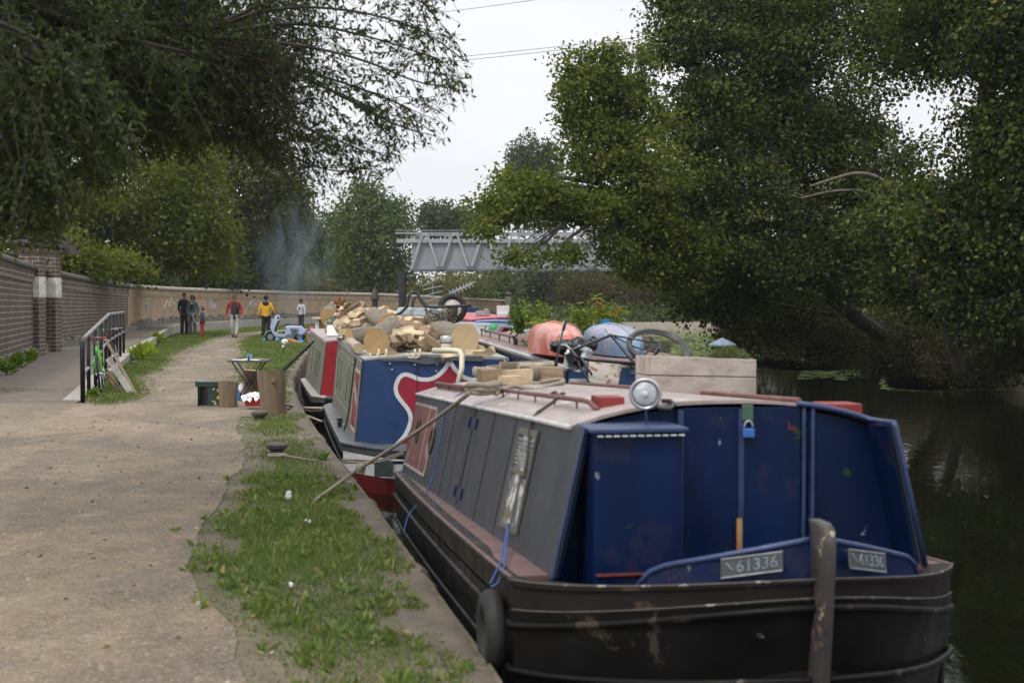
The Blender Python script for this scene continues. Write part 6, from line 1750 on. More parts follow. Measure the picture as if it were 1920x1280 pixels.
build('hat_chimney', MB().tube([hatc + Vector((-.05, 0, 0)), hatc + Vector((-.05, 0, .14))], .012, 6).tube([hatc + Vector((.05, 0, 0)), hatc + Vector((.05, 0, .14))], .012, 6).lathe([(.06, -.1), (.06, .04)], hatc, n=14), M_BLACKM, b4)
build('chimney_hat', MB().lathe([(.155, .12), (.15, .135), (.06, .18), (.005, .205)], hatc, n=20), pm('hat_blue_grey', (.13, .165, .23), .4, .4, .15, 6, .05), b4, smooth=30)
# kayaks upturned
def kayak(name, label, c, L, wd, ht, col, tilt=0.0, ax_=None):
    ax_ = ax_ or b.a; rt = Vector((ax_.y, -ax_.x, 0)); m = pm(name + col[1], col[0], .4, 0, .2, 3, .1, 14, spots=[(col[2], .53, 2.6), (tuple(q * .55 for q in col[0]), .64, 6)])
    rings = []
    n = 22
    for i in range(n + 1):
        x = (1 - math.cos(math.pi * i / n)) / 2; k = max(.004, math.sin(math.pi * (x * .998 + .001))) ** .5; kz = max(.004, math.sin(math.pi * (x * .998 + .001))) ** .36
        cc_ = c + ax_ * (x * L)
        rings.append([cc_ + rt * (wd / 2 * k * math.copysign(abs(math.cos(t)) ** .62, math.cos(t))) + Vector((0, 0, ht * kz * abs(math.sin(t)) ** .55)) for t in np.linspace(0, math.pi, 12)] + [cc_ + rt * (wd / 2 * k * .8 * q) + Vector((0, 0, -.01)) for q in (-.6, .6)])
    o = thing('kayak', label, 'kayak', c)
    build('hull', MB().loft(rings, True, True), m, o, smooth=50)
    kk = MB().tube([c + ax_ * (.06 * L + .88 * L * i / 10) + Vector((0, 0, ht * (math.sin(math.pi * (.06 + .88 * i / 10)) ** .36) + .004)) for i in range(11)], .012, 6)
    build('keel_strip', kk, m, o)
    return o
kc = P(1080, 690, 14.75); kc.z = b.roof(1, .9).z + .01
kayak('kayak_', 'faded orange red kayak lying upside down behind the carrier bag', kc, 2.4, .50, .345, ((.40, .09, .06), 'orange', (.50, .235, .20)))
kc2 = P(1192, 688, 14.95); kc2.z = b.roof(1.4, 1.45).z + .01
kayak('kayak_', 'pale blue kayak lying upside down under the bicycle wheel', kc2, 2.3, .53, .33, ((.13, .22, .33), 'blue', (.27, .26, .33)))
# rusty plate leaning in front
rq = [P(1103, 716, 13.9), P(1158, 723, 14.0), P(1166, 683, 14.1), P(1104, 671, 14.0)]
M_RUST = pm('rusty_enamel', (.52, .48, .42), .6, 0, .12, 5, .2, spots=[((.26, .12, .06), .50, 7.0), ((.12, .045, .02), .56, 5.0)], stretch=None)
single('rusty_sheet', MB().patch(rq, .01), M_RUST, 'rusty white enamelled metal sheet propped before the bicycle', 'metal sheet', rq[0])
# crate by the plants
cr = P(986, 655, 18.6); M_CRATE = wood('crate_board', (.34, .28, .22), (.2, .15, .11), 1.0, 'X')
o = thing('wooden_crate', 'small two-board wooden crate beside the red fronted cratch cover', 'crate', cr)
for k in range(2):
    build('board', MB().box(cr + Vector((0, 0, .05 + .10 * k)), (.21, .02, .092)), M_CRATE, o)
    build('board', MB().box(cr + Vector((0, .2, .05 + .10 * k)), (.21, .02, .092)), M_CRATE, o)
    for e in (-1, 1): build('end_board', MB().box(cr + Vector((e * .095, .1, .05 + .10 * k)), (.02, .178, .092)), M_CRATE, o)
# bag and black sack
bagc = P(1086, 671, 14.1)
o = thing('carrier_bag', 'translucent white carrier bag with something black inside', 'bag', bagc)
ad = Vector((-.45, -.85, -.10)).normalized(); au = Vector((0, 0, 1)); as_ = ad.cross(au).normalized(); au = as_.cross(ad)
rings = []
rdb = random.Random(12)
for i, (r_, q_) in enumerate(((.03, .13), (.085, .11), (.12, .05), (.128, -.02), (.118, -.075), (.10, -.105), (.088, -.095), (.10, -.04))):
    rings.append([bagc + ad * (-q_ + .03 * math.sin(5 * t + i) * (i > 3)) + (as_ * math.cos(t) * 1.05 + au * math.sin(t) * .88) * r_ * (1 + .13 * math.sin(3 * t + .4 * i) + .09 * math.sin(7 * t + i) + rdb.uniform(-.07, .07)) + au * (-.03 if math.sin(t) < 0 else .01) for t in np.linspace(0, 2 * math.pi, 26, endpoint=False)])
build('bag_skin', MB().loft(rings, True, False), pm('carrier_white', (.44, .46, .49), .3, 0, .16, 14, .6, 22), o, smooth=50)
build('contents', MB().ball(bagc + ad * .05 + Vector((.02, 0, -.02)), (.085, .06, .055), 14, 9).jitter(.012), M_BLACKM, o, smooth='all')
sk = P(1066, 652, 14.62)
m = MB().ball(sk, (.17, .10, .075), 18, 12).ball(sk + Vector((.10, .02, .045)), (.10, .08, .06), 14, 10).ball(sk + Vector((-.12, 0, .02)), (.08, .08, .05), 12, 8); m.jitter(.016)
single('black_sack', m, M_BLACKM, 'crumpled black sack lying behind the white carrier bag', 'sack', sk, smooth='all')
m = MB().ball(P(1106, 648, 14.8), (.09, .07, .06), 12, 8).ball(P(1112, 640, 14.8), (.05, .05, .05), 10, 7).jitter(.014)
single('black_sack', m, M_BLACKM, 'small black bundle in front of the gap between the two kayaks', 'sack', P(1108, 650, 14.4), smooth='all')

# potted plants on that roof
L_TOM = leafmat('tomato_leaf', [(0, (.03, .055, .01)), (.5, (.085, .135, .02)), (.8, (.17, .22, .04)), (1, (.30, .32, .06))])
L_PEP = leafmat('pepper_leaf', [(0, (.05, .08, .012)), (.5, (.13, .18, .028)), (1, (.27, .30, .06))])
M_POT = pm('terracotta_pot', (.30, .10, .055), .75, 0, .2, 7, .1); M_POTK = pm('black_pot', (.02, .02, .022), .5, 0, .2, 7, .1)
def potted(label, px, py_top, py_base, Y, wpx, n, mat, mpot, ln, wd, tint, fruits=0, group='potted plants on the boat roof'):
    s_ = F_PX / Y; c = P(px, py_base, Y); H = (py_base - py_top) / s_; W = wpx / s_
    o = thing('potted_plant', label, 'potted plant', c, group)
    build('pot', MB().lathe([(.075, 0), (.10, .16), (.11, .16), (.11, .185), (.095, .185)], c, n=16), mpot, o, smooth=40)
    st = MB(); tips = []
    for i in range(9):
        e = c + Vector((random.uniform(-W, W) * .5, random.uniform(-.12, .12), .18 + (H - .18) * random.uniform(.55, 1.0)))
        st.tube(bend(c + Vector((0, 0, .15)), e, 4, .05, .04), [.009, .008, .006, .005, .003], 5, cap=False); tips.append(e)
    build('stem', st, M_STEM, o)
    bs = []
    for i in range(n):
        e = random.choice(tips); k = random.uniform(.25, 1.05); p = (c + Vector((0, 0, .15))).lerp(e, k)
        bs.append((p.x + random.gauss(0, W * .13), p.y + random.gauss(0, .07), p.z + random.gauss(0, .03)))
    bs = np.array(bs); ax = unit(n); ax[:, 2] = ax[:, 2] * .5 - .35; ax /= np.linalg.norm(ax, axis=1)[:, None]
    leaf_mesh('foliage', bs, ax, ln * (.6 + .7 * rng.random(n)), wd * (.6 + .7 * rng.random(n)), tint + rng.normal(0, .2, n), mat, o, tuple(c), .2)
    if fruits:
        for i in range(fruits):
            e = random.choice(tips); q = c.lerp(e, random.uniform(.75, 1)) + Vector((random.gauss(0, .06), -.1, -.03))
            build('fruit', MB().lathe([(.003, -.045), (.010, -.02), (.012, .01), (.004, .025)], q, n=8), pm('chilli_red', (.42, .02, .012), .3, 0, .1, 9, 0), o, smooth='all')
potted('leafy dark green tomato plant beside the cratch, tallest on the roof', 975, 566, 655, 19.2, 34, 330, L_TOM, M_POTK, .075, .04, .38)
potted('yellowing tomato plant in terracotta pot beside the orange kayak', 1014, 598, 655, 18.2, 46, 300, L_TOM, M_POT, .07, .04, .82)
potted('tomato plant with pale curling top behind the yellowing one', 1008, 555, 650, 20.2, 60, 320, L_TOM, M_POT, .07, .035, .62)
potted('bushy dark leaved plant between the tomatoes and the peppers', 1040, 600, 650, 20, 50, 280, L_TOM, M_POTK, .07, .04, .3)
potted('drooping pepper plant with narrow leaves above the blue kayak', 1092, 562, 650, 18.8, 70, 420, L_PEP, M_POTK, .10, .022, .55)
potted('pepper plant hung with red chillies, beside the canal water', 1145, 556, 650, 18.6, 60, 420, L_PEP, M_POTK, .10, .022, .55, 5)
potted('low grey leaved herb pot between kayak and pepper plants', 1068, 612, 655, 18.2, 60, 240, L_HERB, M_POT, .06, .012, .5)
potted('small green herb in black pot at the water side of the roof', 1175, 620, 650, 18.2, 34, 160, L_TOM, M_POTK, .05, .03, .4)
single('blue_peg_basket', MB().lathe([(.05, 0), (.07, .09), (.06, .09)], P(1136, 612, 18.0), n=12), pm('bright_blue_plastic', (.02, .22, .45), .35, 0, .1, 5, 0), 'small bright blue plastic pot hanging among the peppers', 'pot', P(1136, 612, 18.0))

# ============ boats farther along
def far_boat(label, A, a, L, beam, zr, hullm, sidem, roofm, frontm, zg=-.1):
    b = Boat(A, a, L, beam, (zg, zg + .03, .05), (zr, zr + .03), (.12, beam - .12), (.22, beam - .22), 1.1, beam / 2, 2.4, .5, .05)
    o = thing('narrowboat', label, 'narrowboat', b.at(0, beam / 2, -.7), 'narrowboats moored along the towpath')
    hull_parts(b, o, hullm, M_HULLB, hullm, .12, ()); deck(b, o, hullm)
    cabin_side(b, o, sidem, 0, L); cabin_side(b, o, sidem, 0, L, True)
    roof_sheet(b, o, roofm, lambda v: 0, L, .03, .07, .06)
    build('front_bulkhead', MB().prism([b.side(0, -.1, -.005)] + [b.roof(0, lerp(b.top[0], b.top[1], i / 8), -.02, .06) for i in range(9)] + [b.side(0, -.1, -.005, True)], b.a * .03), frontm, o)
    for d_ in np.arange(.8, L - 1, 1.7):
        q = side_patch(b, o, 'window', MATS['slot_dark'], d_, d_ + .8, .4, .85, .002, .004)
    return b, o
M_LBLUE = pm('pale_slate_side', (.22, .255, .31), .5, 0, .15, 3, .05); M_REDR = pm('red_roof_paint', (.38, .035, .05), .45, 0, .15, 3, .05)
M_GREY = pm('mid_grey_side', (.22, .23, .25), .5, 0, .15, 3, .05); M_BLUER = pm('bright_blue_roof', (.06, .16, .42), .45, 0, .15, 3, .05); M_GREENT = pm('green_tarp', (.015, .15, .075), .5, 0, .2, 3, .3, 14)
bb, o5 = far_boat('slate blue boat with red front board and grey cratch cover', (-.95, 28.4), (-.14, .99), 9, 2.1, .88, M_HULLT, M_LBLUE, M_GREY, M_CRIM)
# cratch cover and lamp at its bow (the end facing us)
def cx(px, py, Y): return P(px, py, Y)
cr_front = [cx(911, 664, 26.6), cx(952, 664, 26.4), cx(958, 640, 26.4), cx(957, 615, 26.5), cx(944, 613, 26.5)]
build('cratch_board', MB().prism(cr_front, Vector((-.05, .05, 0))), M_CRIM, o5)
top_f, top_b = cx(950, 610.5, 26.5), cx(926, 607, 28.6)
cv = MB().add([cx(905, 665, 26.5), cx(944, 612, 26.45), cx(960, 613, 26.5), cx(884, 655, 28.5), cx(922, 607, 28.6), cx(945, 607, 28.7), cx(962, 640, 26.6), cx(955, 640, 28.6)], [(0, 1, 4, 3), (1, 2, 5, 4), (2, 6, 7, 5)])
co_ = build('cratch_cover', cv, pm('slate_canvas', (.105, .125, .145), .45, 0, .2, 3, .3, 10), o5)
sol = co_.modifiers.new('cloth', 'SOLIDIFY'); sol.thickness = .03
hl = cx(955, 627, 26.2)
lb_ = build('headlight', MB().lathe([(.02, -.07), (.05, -.05), (.062, 0), (.055, .015), (.01, .022)], hl, (-.15, -.98, 0), 18), M_CHROME, o5, smooth='all')
bb, o6 = far_boat('slate sided boat with long red roof, white box on top', (-1.35, 40), (-.12, .99), 10, 2.1, .98, M_HULLT, M_LBLUE, M_REDR, M_LBLUE)
wbx = P(905, 580, 43)
single('locker_box', MB().box(wbx + Vector((0, 0, -.12)), (.42, .4, .14)).box(wbx + Vector((.12, -.02, -.02)), (.14, .35, .06)), MATS['pale_grey_trim'], 'white locker box standing on the long red boat roof', 'box', wbx, bevel=.02)
sb = P(943, 590, 41)
o = thing('deck_chair', 'small white folding chair frame on the red roofed boat', 'chair', sb)
build('seat', MB().box(sb + Vector((0, 0, -.02)), (.34, .3, .03)), M_WHITE, o); build('backrest', MB().box(sb + Vector((0, .15, .14)), (.36, .03, .26)), M_WHITE, o)
lg = [MB().bar(sb + Vector((x, y, -.02)), sb + Vector((x * 1.1, y * 1.1, -.18)), .025, .025) for x in (-.15, .15) for y in (-.13, .13)]
for l_ in lg: build('leg', l_, M_WHITE, o)
bdp = P(930, 602, 33)
single('surfboard', MB().loft([[P(lerp(892, 968, i / 10), 601 + 1.5 * abs(i - 5) / 5, 33) + Vector((0, q * .3 * math.sin(math.pi * min(.97, max(.06, i / 10))) ** .5, 0.03 * (1 - abs(q)))) for q in (-1, -.5, 0, .5, 1)] + [P(lerp(892, 968, i / 10), 604, 33) + Vector((0, q * .25 * math.sin(math.pi * min(.97, max(.06, i / 10))) ** .5, 0)) for q in (1, 0, -1)] for i in range(11)], True, True), M_BLUER, 'bright blue paddle board laid along the slate blue boat roof', 'board', bdp, smooth=40)
gt = P(927, 640, 27.5); mm = MB().ball(gt + Vector((0, 0, .16)), (.11, .12, .2), 12, 8).jitter(.01)
single('watering_can', mm.tube([gt + Vector((-.1, 0, .1)), gt + Vector((-.2, 0, .22)), gt + Vector((-.16, 0, .3))], .02, 6), pm('green_plastic', (.02, .24, .08), .4, 0, .15, 5, 0), 'green plastic watering can beside the grey cratch cover', 'watering can', gt, smooth=40)
bb, o7 = far_boat('low white boat moored far behind the firewood heaps', (-4.9, 47), (-.13, .99), 8, 2.1, .98, M_WHITE, M_WHITE, M_WHITE, M_WHITE)
tg = P(752, 600, 46)
mm = MB().prism([P(730, 604, 46), P(772, 604, 46), P(770, 583, 46), P(755, 582, 46)], Vector((0, 2.0, 0)))
single('green_tarp', mm, M_GREENT, 'green tarpaulin stretched over the stern of the white boat', 'tarpaulin', tg)
bb, o8 = far_boat('blue topped boat moored beside the white one', (-3.1, 52), (-.10, .99), 8, 2.1, 1.22, M_HULLT, M_BLUE2, pm('canvas_blue', (.075, .11, .20), .6, 0, .15, 3, .1), M_BLUE2)
# TV aerials
M_AER = pm('aerial_metal', (.22, .23, .235), .5, .2, .15, 9, 0)
def aerial(label, px, py0, py1, Y, bars, m):
    o = thing('tv_aerial', label, 'aerial', P(px, py1, Y)); build('mast', MB().tube([P(px, py1, Y), P(px, py0, Y)], .012, 6), m, o)
    e = MB()
    for (xa, ya, xb, yb) in bars: e.tube([P(xa, ya, Y - .02), P(xb, yb, Y - .02)], .0075, 5)
    build('elements', e, m, o); return o
aerial('ladder shaped aluminium aerial standing behind the wheelbarrow', 811, 525, 592, 26, ((792, 537, 829, 519), (793, 543.5, 830, 535.5), (793, 555, 830, 546), (797, 566, 829, 556)), M_AER)
o = aerial('pointed aerial with bright crossed elements leaning over the wheel', 846, 553, 600, 25, ((838, 552, 893, 528),), M_AER)
e = MB()
for k in range(7):
    c = P(lerp(845, 884, k / 6), lerp(549, 532, k / 6), 24.9)
    e.bar(c + Vector((-.045, 0, -.045)), c + Vector((.045, 0, .045)), .03, .012).bar(c + Vector((.03, 0, -.05)), c + Vector((-.03, 0, .05)), .02, .012)
build('cross_elements', e, pm('pale_aerial', (.42, .46, .50), .4, .3, .15, 9, 0), o)
fp = P(651, 556, 60)
o = thing('pennant', 'small red and white pennant on a thin pole before the buff wall', 'flag', P(650, 600, 60)); build('flag_pole', MB().tube([P(650, 600, 60), P(651, 540, 60)], .012, 5), M_ALU, o)
build('cloth', MB().prism([P(650, 541, 60), P(654, 551, 60), P(650, 552, 60)], Vector((0, .02, 0))), pm('flag_red', (.5, .03, .03), .6, 0, .1, 5, 0), o)
# ============ towpath furniture
M_BLKRAIL = pm('black_rail_paint', (.008, .008, .009), .45, 0, .3, 12, .1, spec=.25)
M_WORNRAIL = pm('worn_rail_top', (.20, .20, .21), .35, .4, .25, 9, .05)
RL = [(-6.65, 22.0), (-8.45, 29.8), (-9.83, 36.0)]
def rl(t):      # t: depth
    return Vector((np.interp(t, [q[1] for q in RL], [q[0] for q in RL]), t, 0))
def rz(t): return float(np.interp(t, [22, 29.8, 36], [.97, 1.265, 1.24]))
def rb_(t): return float(np.interp(t, [22, 27.5, 33, 37], [-.02, .07, .15, .19]))
ro = thing('handrail', 'black railing climbing with the ramp, bicycles leaning on it', 'railing', rl(22))
p0 = rl(22); 
build('end_post', MB().tube([p0 + Vector((0, 0, -.05)), p0 + Vector((0, 0, .86)), p0 + Vector((-.012, .05, .93)), rl(22.35) + Vector((0, 0, .985))], .037, 10), M_BLKRAIL, ro, smooth='all')
tl = [rl(t) + Vector((0, 0, rz(t))) for t in (22.3, 24, 26, 28, 29.4, 29.8, 30.3, 32, 34, 36)]
build('top_rail', MB().tube(tl, .036, 10), M_WORNRAIL, ro, smooth='all')
ml = [rl(t) + Vector((0, 0, lerp(rb_(t), rz(t), .46) + (.08 if t > 27 else 0))) for t in (22.05, 24, 26, 28, 30, 33, 36)]
build('mid_rail', MB().tube(ml, .03, 8), M_WORNRAIL, ro, smooth='all')
for t in (23.4, 25.2, 27.0, 28.6, 30.0, 31.4, 32.8, 34.3, 35.95):
    build('upright', MB().tube([rl(t) + Vector((0, 0, rb_(t) - .05)), rl(t) + Vector((0, 0, rz(t) - .03))], .033, 8), M_BLKRAIL, ro, smooth='all')

def bicycle(name, label, M4, frame_m, bar_m, tyre_m, bars='flat', scale=1.0, front=True, tyre_r=.02, seat=True, rim_m=None):
    """local frame: x forward, y left, z up, origin on the ground under the bottom bracket"""
    loc = M4.to_translation()
    o = thing(name, label, 'bicycle', loc)
    def T(p): return M4 @ (Vector(p) * scale)
    def tb(nm, segs, m, par=None, **k):
        mb = MB()
        for pts, r in segs: mb.tube([T(p) for p in pts], r * scale, 7)
        return build(nm, mb, m, par or o, smooth='all')
    RW = (-.44, 0, .34); FW = (.60, 0, .34); BBk = (0, 0, .28); SEAT = (-.17, 0, .78); HEAD = (.42, 0, .80); HEADL = (.455, 0, .66)
    tb('frame', [((SEAT, BBk), .016), ((SEAT, HEAD), .016), ((BBk, HEADL), .019), ((HEAD, HEADL), .021), ((SEAT, (-.30, .05, .52), (-.44, .06, .34)), .009), ((SEAT, (-.30, -.05, .52), (-.44, -.06, .34)), .009), ((BBk, (-.2, .05, .31), (-.44, .06, .34)), .011), ((BBk, (-.2, -.05, .31), (-.44, -.06, .34)), .011)], frame_m)
    tb('fork', [((HEADL, (.47, .05, .62), (.60, .055, .34)), .012), ((HEADL, (.47, -.05, .62), (.60, -.055, .34)), .012)], frame_m)
    tb('stem', [(((.41, 0, .80), (.40, 0, .90), (.46, 0, .93)), .014)], M_ALU)
    if bars == 'flat': tb('handlebar', [(((.46, -.30, .93), (.46, 0, .93), (.46, .30, .93)), .012)], M_ALU); tb('grip', [(((.455, .19, .93), (.45, .31, .93)), .018)], bar_m); tb('grip', [(((.455, -.19, .93), (.45, -.31, .93)), .018)], bar_m)
    else: tb('handlebar', [(((.60, .21, .99), (.52, .22, .95), (.46, .19, .93), (.46, 0, .93), (.46, -.19, .93), (.52, -.22, .95), (.60, -.21, .99)), .017)], bar_m)
    tb('brake_lever', [(((.48, .20, .92), (.55, .15, .90)), .007)], M_ALU); tb('brake_lever', [(((.48, -.20, .92), (.55, -.15, .90)), .007)], M_ALU)
    tb('seat_post', [((SEAT, (-.20, 0, .90)), .013)], M_ALU)
    sd = MB().loft([[T((-.20 + x, w_ * c, .92 + h_ * s)) for c, s in ((-1, 0), (-.6, .6), (0, .9), (.6, .6), (1, 0), (0, -.5))] for x, w_, h_ in ((-.13, .05, .025), (-.10, .075, .035), (0, .05, .03), (.10, .025, .025), (.14, .012, .015))], True, True)
    if seat: build('saddle', sd, M_BLACKM, o, smooth='all')
    ax = (M4.to_3x3() @ Vector((0, 1, 0))).normalized()
    for i, c in enumerate((RW, FW) if front else (RW,)):
        w_ = build('wheel', MB().lathe([((.315 + tyre_r * math.cos(t)) * scale, tyre_r * scale * math.sin(t)) for t in np.linspace(0, 2 * math.pi, 9)], T(c), ax, 36, caps=False), tyre_m, o, smooth='all')
        build('rim', MB().lathe([((.292 + .010 * math.cos(t)) * scale, .012 * scale * math.sin(t)) for t in np.linspace(0, 2 * math.pi, 7)], T(c), ax, 36, caps=False), rim_m or M_ALU, w_, smooth='all')
        sp = MB()
        u_ = ax.orthogonal().normalized(); v_ = ax.cross(u_)
        for k in range(20):
            a_ = 2 * math.pi * k / 20; sg = 1 if k % 2 else -1
            sp.tube([T(c) + ax * sg * .03 * scale + (u_ * math.cos(a_ + .3) + v_ * math.sin(a_ + .3)) * .02, T(c) + (u_ * math.cos(a_) + v_ * math.sin(a_)) * .288 * scale], .0022 * scale, 3)
        build('spokes', sp, rim_m or M_ALU, w_)
        build('hub', MB().lathe([(.012, -.055), (.024, -.03), (.018, 0), (.024, .03), (.012, .055)], T(c), ax, 10), M_CHROME, w_)
    build('chainring', MB().lathe([(.075 * scale, -.047 * scale), (.09 * scale, -.045 * scale), (.09 * scale, -.041 * scale), (.02 * scale, -.039 * scale)], T(BBk), ax, 20), M_BLACKM, o)
    tb('crank', [(((0, -.06, .28), (.11, -.06, .40)), .010)], M_ALU); tb('crank', [(((0, .06, .28), (-.11, .06, .16)), .010)], M_ALU)
    for (x, y, z) in ((.11, -.11, .40), (-.11, .11, .16)):
        build('pedal', MB().box((0, 0, 0), (.09 * scale, .08 * scale, .022 * scale)), M_BLACKM, o).matrix_local = Matrix.Translation(T((x, y, z)) - loc) @ M4.to_3x3().to_4x4()
    return o
def stand(loc, heading, lean, zrot=0):
    """heading: direction the bike points (angle in the ground plane, from +X), lean in degrees to its left"""
    return Matrix.Translation(Vector(loc)) @ Matrix.Rotation(heading, 4, 'Z') @ Matrix.Rotation(R(lean), 4, 'X').inverted()
M_GREENF = pm('bright_green_frame', (.09, .40, .035), .35, 0, .12, 6, .02)
M_MAROON = pm('maroon_bar_tape', (.19, .018, .038), .6, 0, .2, 20, .1)
gb0 = G(190, 738)
hd = R(-90 + 14)
bicycle('bicycle', 'bright green bicycle with maroon handlebar tape leaning on the black railing', stand(gb0 - Vector((math.cos(hd), math.sin(hd), 0)) * .60, hd, -6), M_GREENF, M_MAROON, M_RUBBER, 'bull')
gb1 = G(211, 697)
hd = R(-90 + 10)
bicycle('bicycle', 'dark bicycle with flat handlebars leaning at the top end of the railing', stand(gb1 - Vector((math.cos(hd), math.sin(hd), 0)) * .60, hd, -5), M_BLACKM, M_BLACKM, M_RUBBER, 'flat')
# the bicycle lying on the boat roof
wc = P(1235, 650, 14.2)
fx = Vector((-.72, -.64, -.27)).normalized(); nn = Vector((.12, -.55, .82)); nn = (nn - fx * nn.dot(fx)).normalized()
upb = fx.cross(nn)      # x forward, y left, z up  ->  z = x × y
M3 = Matrix((fx, nn, upb)).transposed().to_4x4()
M4 = Matrix.Translation(wc - (M3.to_3x3() @ Vector((-.44, 0, .34)))) @ M3
bicycle('bicycle', 'black mountain bicycle lying on its side across the roof with the kayaks', M4, M_BLACKM, M_BLACKM, M_BLACKM, 'flat', .95, False, .032, False, pm('dull_rim', (.13, .13, .135), .4, .2, .2, 9, 0))

# boards leaning by the bicycles
M_GREYB = wood('grey_board', (.34, .32, .29), (.2, .18, .155), 1.0, 'Z')
def plank(q0, q1, Y0, Y1, wd_, m, lab):
    a_ = P(q0[0], q0[1], Y0); c_ = P(q1[0], q1[1], Y1)
    single('plank', MB().bar(a_, c_, wd_, .025, (0, -1, .3)), m, lab, 'plank', c_, 'boards leaning by the bicycles')
plank((203, 672), (247, 738), 25.2, 24.0, .11, M_GREYB, 'broad pale grey board leaning behind the green bicycle')
plank((196, 632), (257, 741), 24.6, 23.7, .045, pm('brown_batten', (.16, .115, .075), .7, 0, .2, 9, .2), 'long thin brown batten leaning between the two bicycles')
plank((200, 692), (232, 736), 25.0, 24.3, .04, M_OLDW, 'dark board at the edge of the leaning pale grey board')
plank((198, 700), (224, 735), 25.0, 24.4, .04, M_OLDW, 'brown board farthest under the leaning pale grey board')

# table, stumps, stools
M_BARKS = pm('stump_bark', (.16, .115, .075), .9, 0, .25, 5, .6, 22, stretch=(3, 3, .7), dirt=(.10, .07, .045))
M_STUMPT = pm('stump_top', (.34, .25, .15), .85, 0, .2, 7, .3)
def stump(label, px, py, wpx, hpx, lean=0.0, seed=0, knot=True):
    c = G(px, py); s_ = F_PX / c.y; r = wpx / s_ / 2; h = hpx / s_; mb = MB(); rings = []
    for i in range(9):
        z = h * i / 8
        rings.append([c + Vector(((r * (1.05 - .06 * math.sin(i * .7)) * (1 + .05 * math.sin(3 * t + seed) + .025 * math.sin(8 * t))) * math.cos(t) + lean * z, (r * (1 + .05 * math.sin(3 * t + seed))) * math.sin(t), z + (.02 * math.cos(t + seed) if i == 8 else 0))) for t in np.linspace(0, 2 * math.pi, 24, endpoint=False)])
    mb.loft(rings, True, False, 0); mb.add(rings[-1], [list(range(24))], 1); mb.add(rings[0], [list(reversed(range(24)))], 0)
    if knot: 
        q = c + Vector((r * .35 + lean * h * .8, -r * .96, h * .80)); mb.lathe([(.032, 0), (.026, .022), (.01, .024)], q, (.3, -.9, .1), 10, 0)
    o = build('tree_stump', mb, [M_BARKS, M_STUMPT], None, loc=c, smooth=40); tag(o, label, 'stump', 'log stumps around the folding table'); return o
stump('tall thick log stump standing at the stone edge beside the mooring bollard', 512, 778, 47, 82, -.06, 1)
stump('short barkless log stump between the green stool and the red tub', 428, 764, 33, 49, 0, 2, False)
stump('dark log stump standing behind the folding table legs', 474, 744, 34, 50, 0, 3, False)
M_DKTAB = pm('dark_table_slats', (.045, .04, .038), .5, 0, .25, 9, .1, dirt=(.09, .085, .08))
tb0 = G(468, 748); s_ = F_PX / tb0.y
tz = P(468, 676, tb0.y).z
o = thing('folding_table', 'dark folding table with crossed legs, papers and a blue cup on top', 'table', tb0)
for k in range(6):
    y = -.22 + .088 * k
    build('slat', MB().box(tb0 + Vector((0, y, tz)), (.62, .076, .022)), M_DKTAB, o, bevel=.004)
for x in (-.24, .24):
    for sg in (-1, 1):
        build('leg', MB().bar(tb0 + Vector((x, sg * .2, tz - .012)), tb0 + Vector((-x * .72, sg * .2, 0.0)), .03, .02), M_BLACKM, o)
build('stretcher', MB().tube([tb0 + Vector((-.03, -.2, tz * .44)), tb0 + Vector((-.03, .2, tz * .44))], .010, 6), M_BLACKM, o)
ct = P(468, 671, tb0.y - .05); ct.z = tz + .012
single('blue_cup', MB().lathe([(.030, 0), (.046, .085), (.050, .092), (.044, .092), (.030, .012)], ct, n=18), pm('sky_blue_plastic', (.10, .36, .52), .4, 0, .1, 5, 0), 'sky blue plastic cup on the folding table', 'cup', ct, smooth=40)
M_PAPER = pm('paper', (.66, .67, .68), .8, 0, .08, 9, .1)
for k, (x, y, rz_, sx, sy, lab) in enumerate(((-.12, -.12, .2, .26, .19, 'white sheet of paper by the blue cup'), (.05, -.10, -.3, .26, .17, 'white sheet of paper lying in the middle of the table'), (.16, .05, .7, .2, .14, 'folded paper at the far corner of the table'))):
    c = tb0 + Vector((x, y, tz + .016 + .006 * k)); single('paper_sheet', MB().box(c, (sx, sy, .004), Matrix.Rotation(rz_, 3, 'Z') @ Matrix.Rotation(.06, 3, 'Y')), M_PAPER, lab, 'paper', c)
bt0 = tb0 + Vector((.02, -.18, tz + .011)); single('small_bottle', MB().lathe([(.016, 0), (.016, .05), (.008, .06), (.008, .085)], bt0, n=10), pm('dark_red_glass', (.05, .01, .015), .3, 0, .2, 5, 0), 'small dark bottle at the table edge in front of the papers', 'bottle', bt0)
# green stool with painted flowers
sg0 = G(392, 762); ss = F_PX / sg0.y
o = thing('wooden_stool', 'small dark green painted stool with flowers beside the short stump', 'stool', sg0)
H = 48 / ss
build('seat', MB().box(sg0 + Vector((0, .12, H - .015)), (.42, .30, .03)), pm('green_seat_top', (.05, .085, .07), .45, 0, .2, 6, .1), o, bevel=.006)
def endb(x, nm='leg'):
    q = [(-.0, 0), (.0, H - .03), (.24, H - .03), (.24, 0), (.17, 0), (.12, .07), (.07, 0)]
    return MB().prism([sg0 + Vector((x, y, z)) for y, z in q], Vector((.025, 0, 0)))
build('leg', MB().prism([sg0 + Vector((x, .0, z)) for x, z in ((-.17, 0), (-.16, H * .45), (-.18, H - .03), (-.13, H - .03), (-.145, 0.0))], Vector((0, .022, 0))), M_GREENB, o)
build('leg', MB().prism([sg0 + Vector((x, .0, z)) for x, z in ((-.02, 0), (-.02, H - .03), (.18, H - .03), (.18, 0), (.13, 0), (.09, .10), (.05, 0))], Vector((0, .022, 0))), M_GREENB, o)
build('leg', endb(-.17), M_GREENB, o); build('leg', endb(.155), M_GREENB, o)
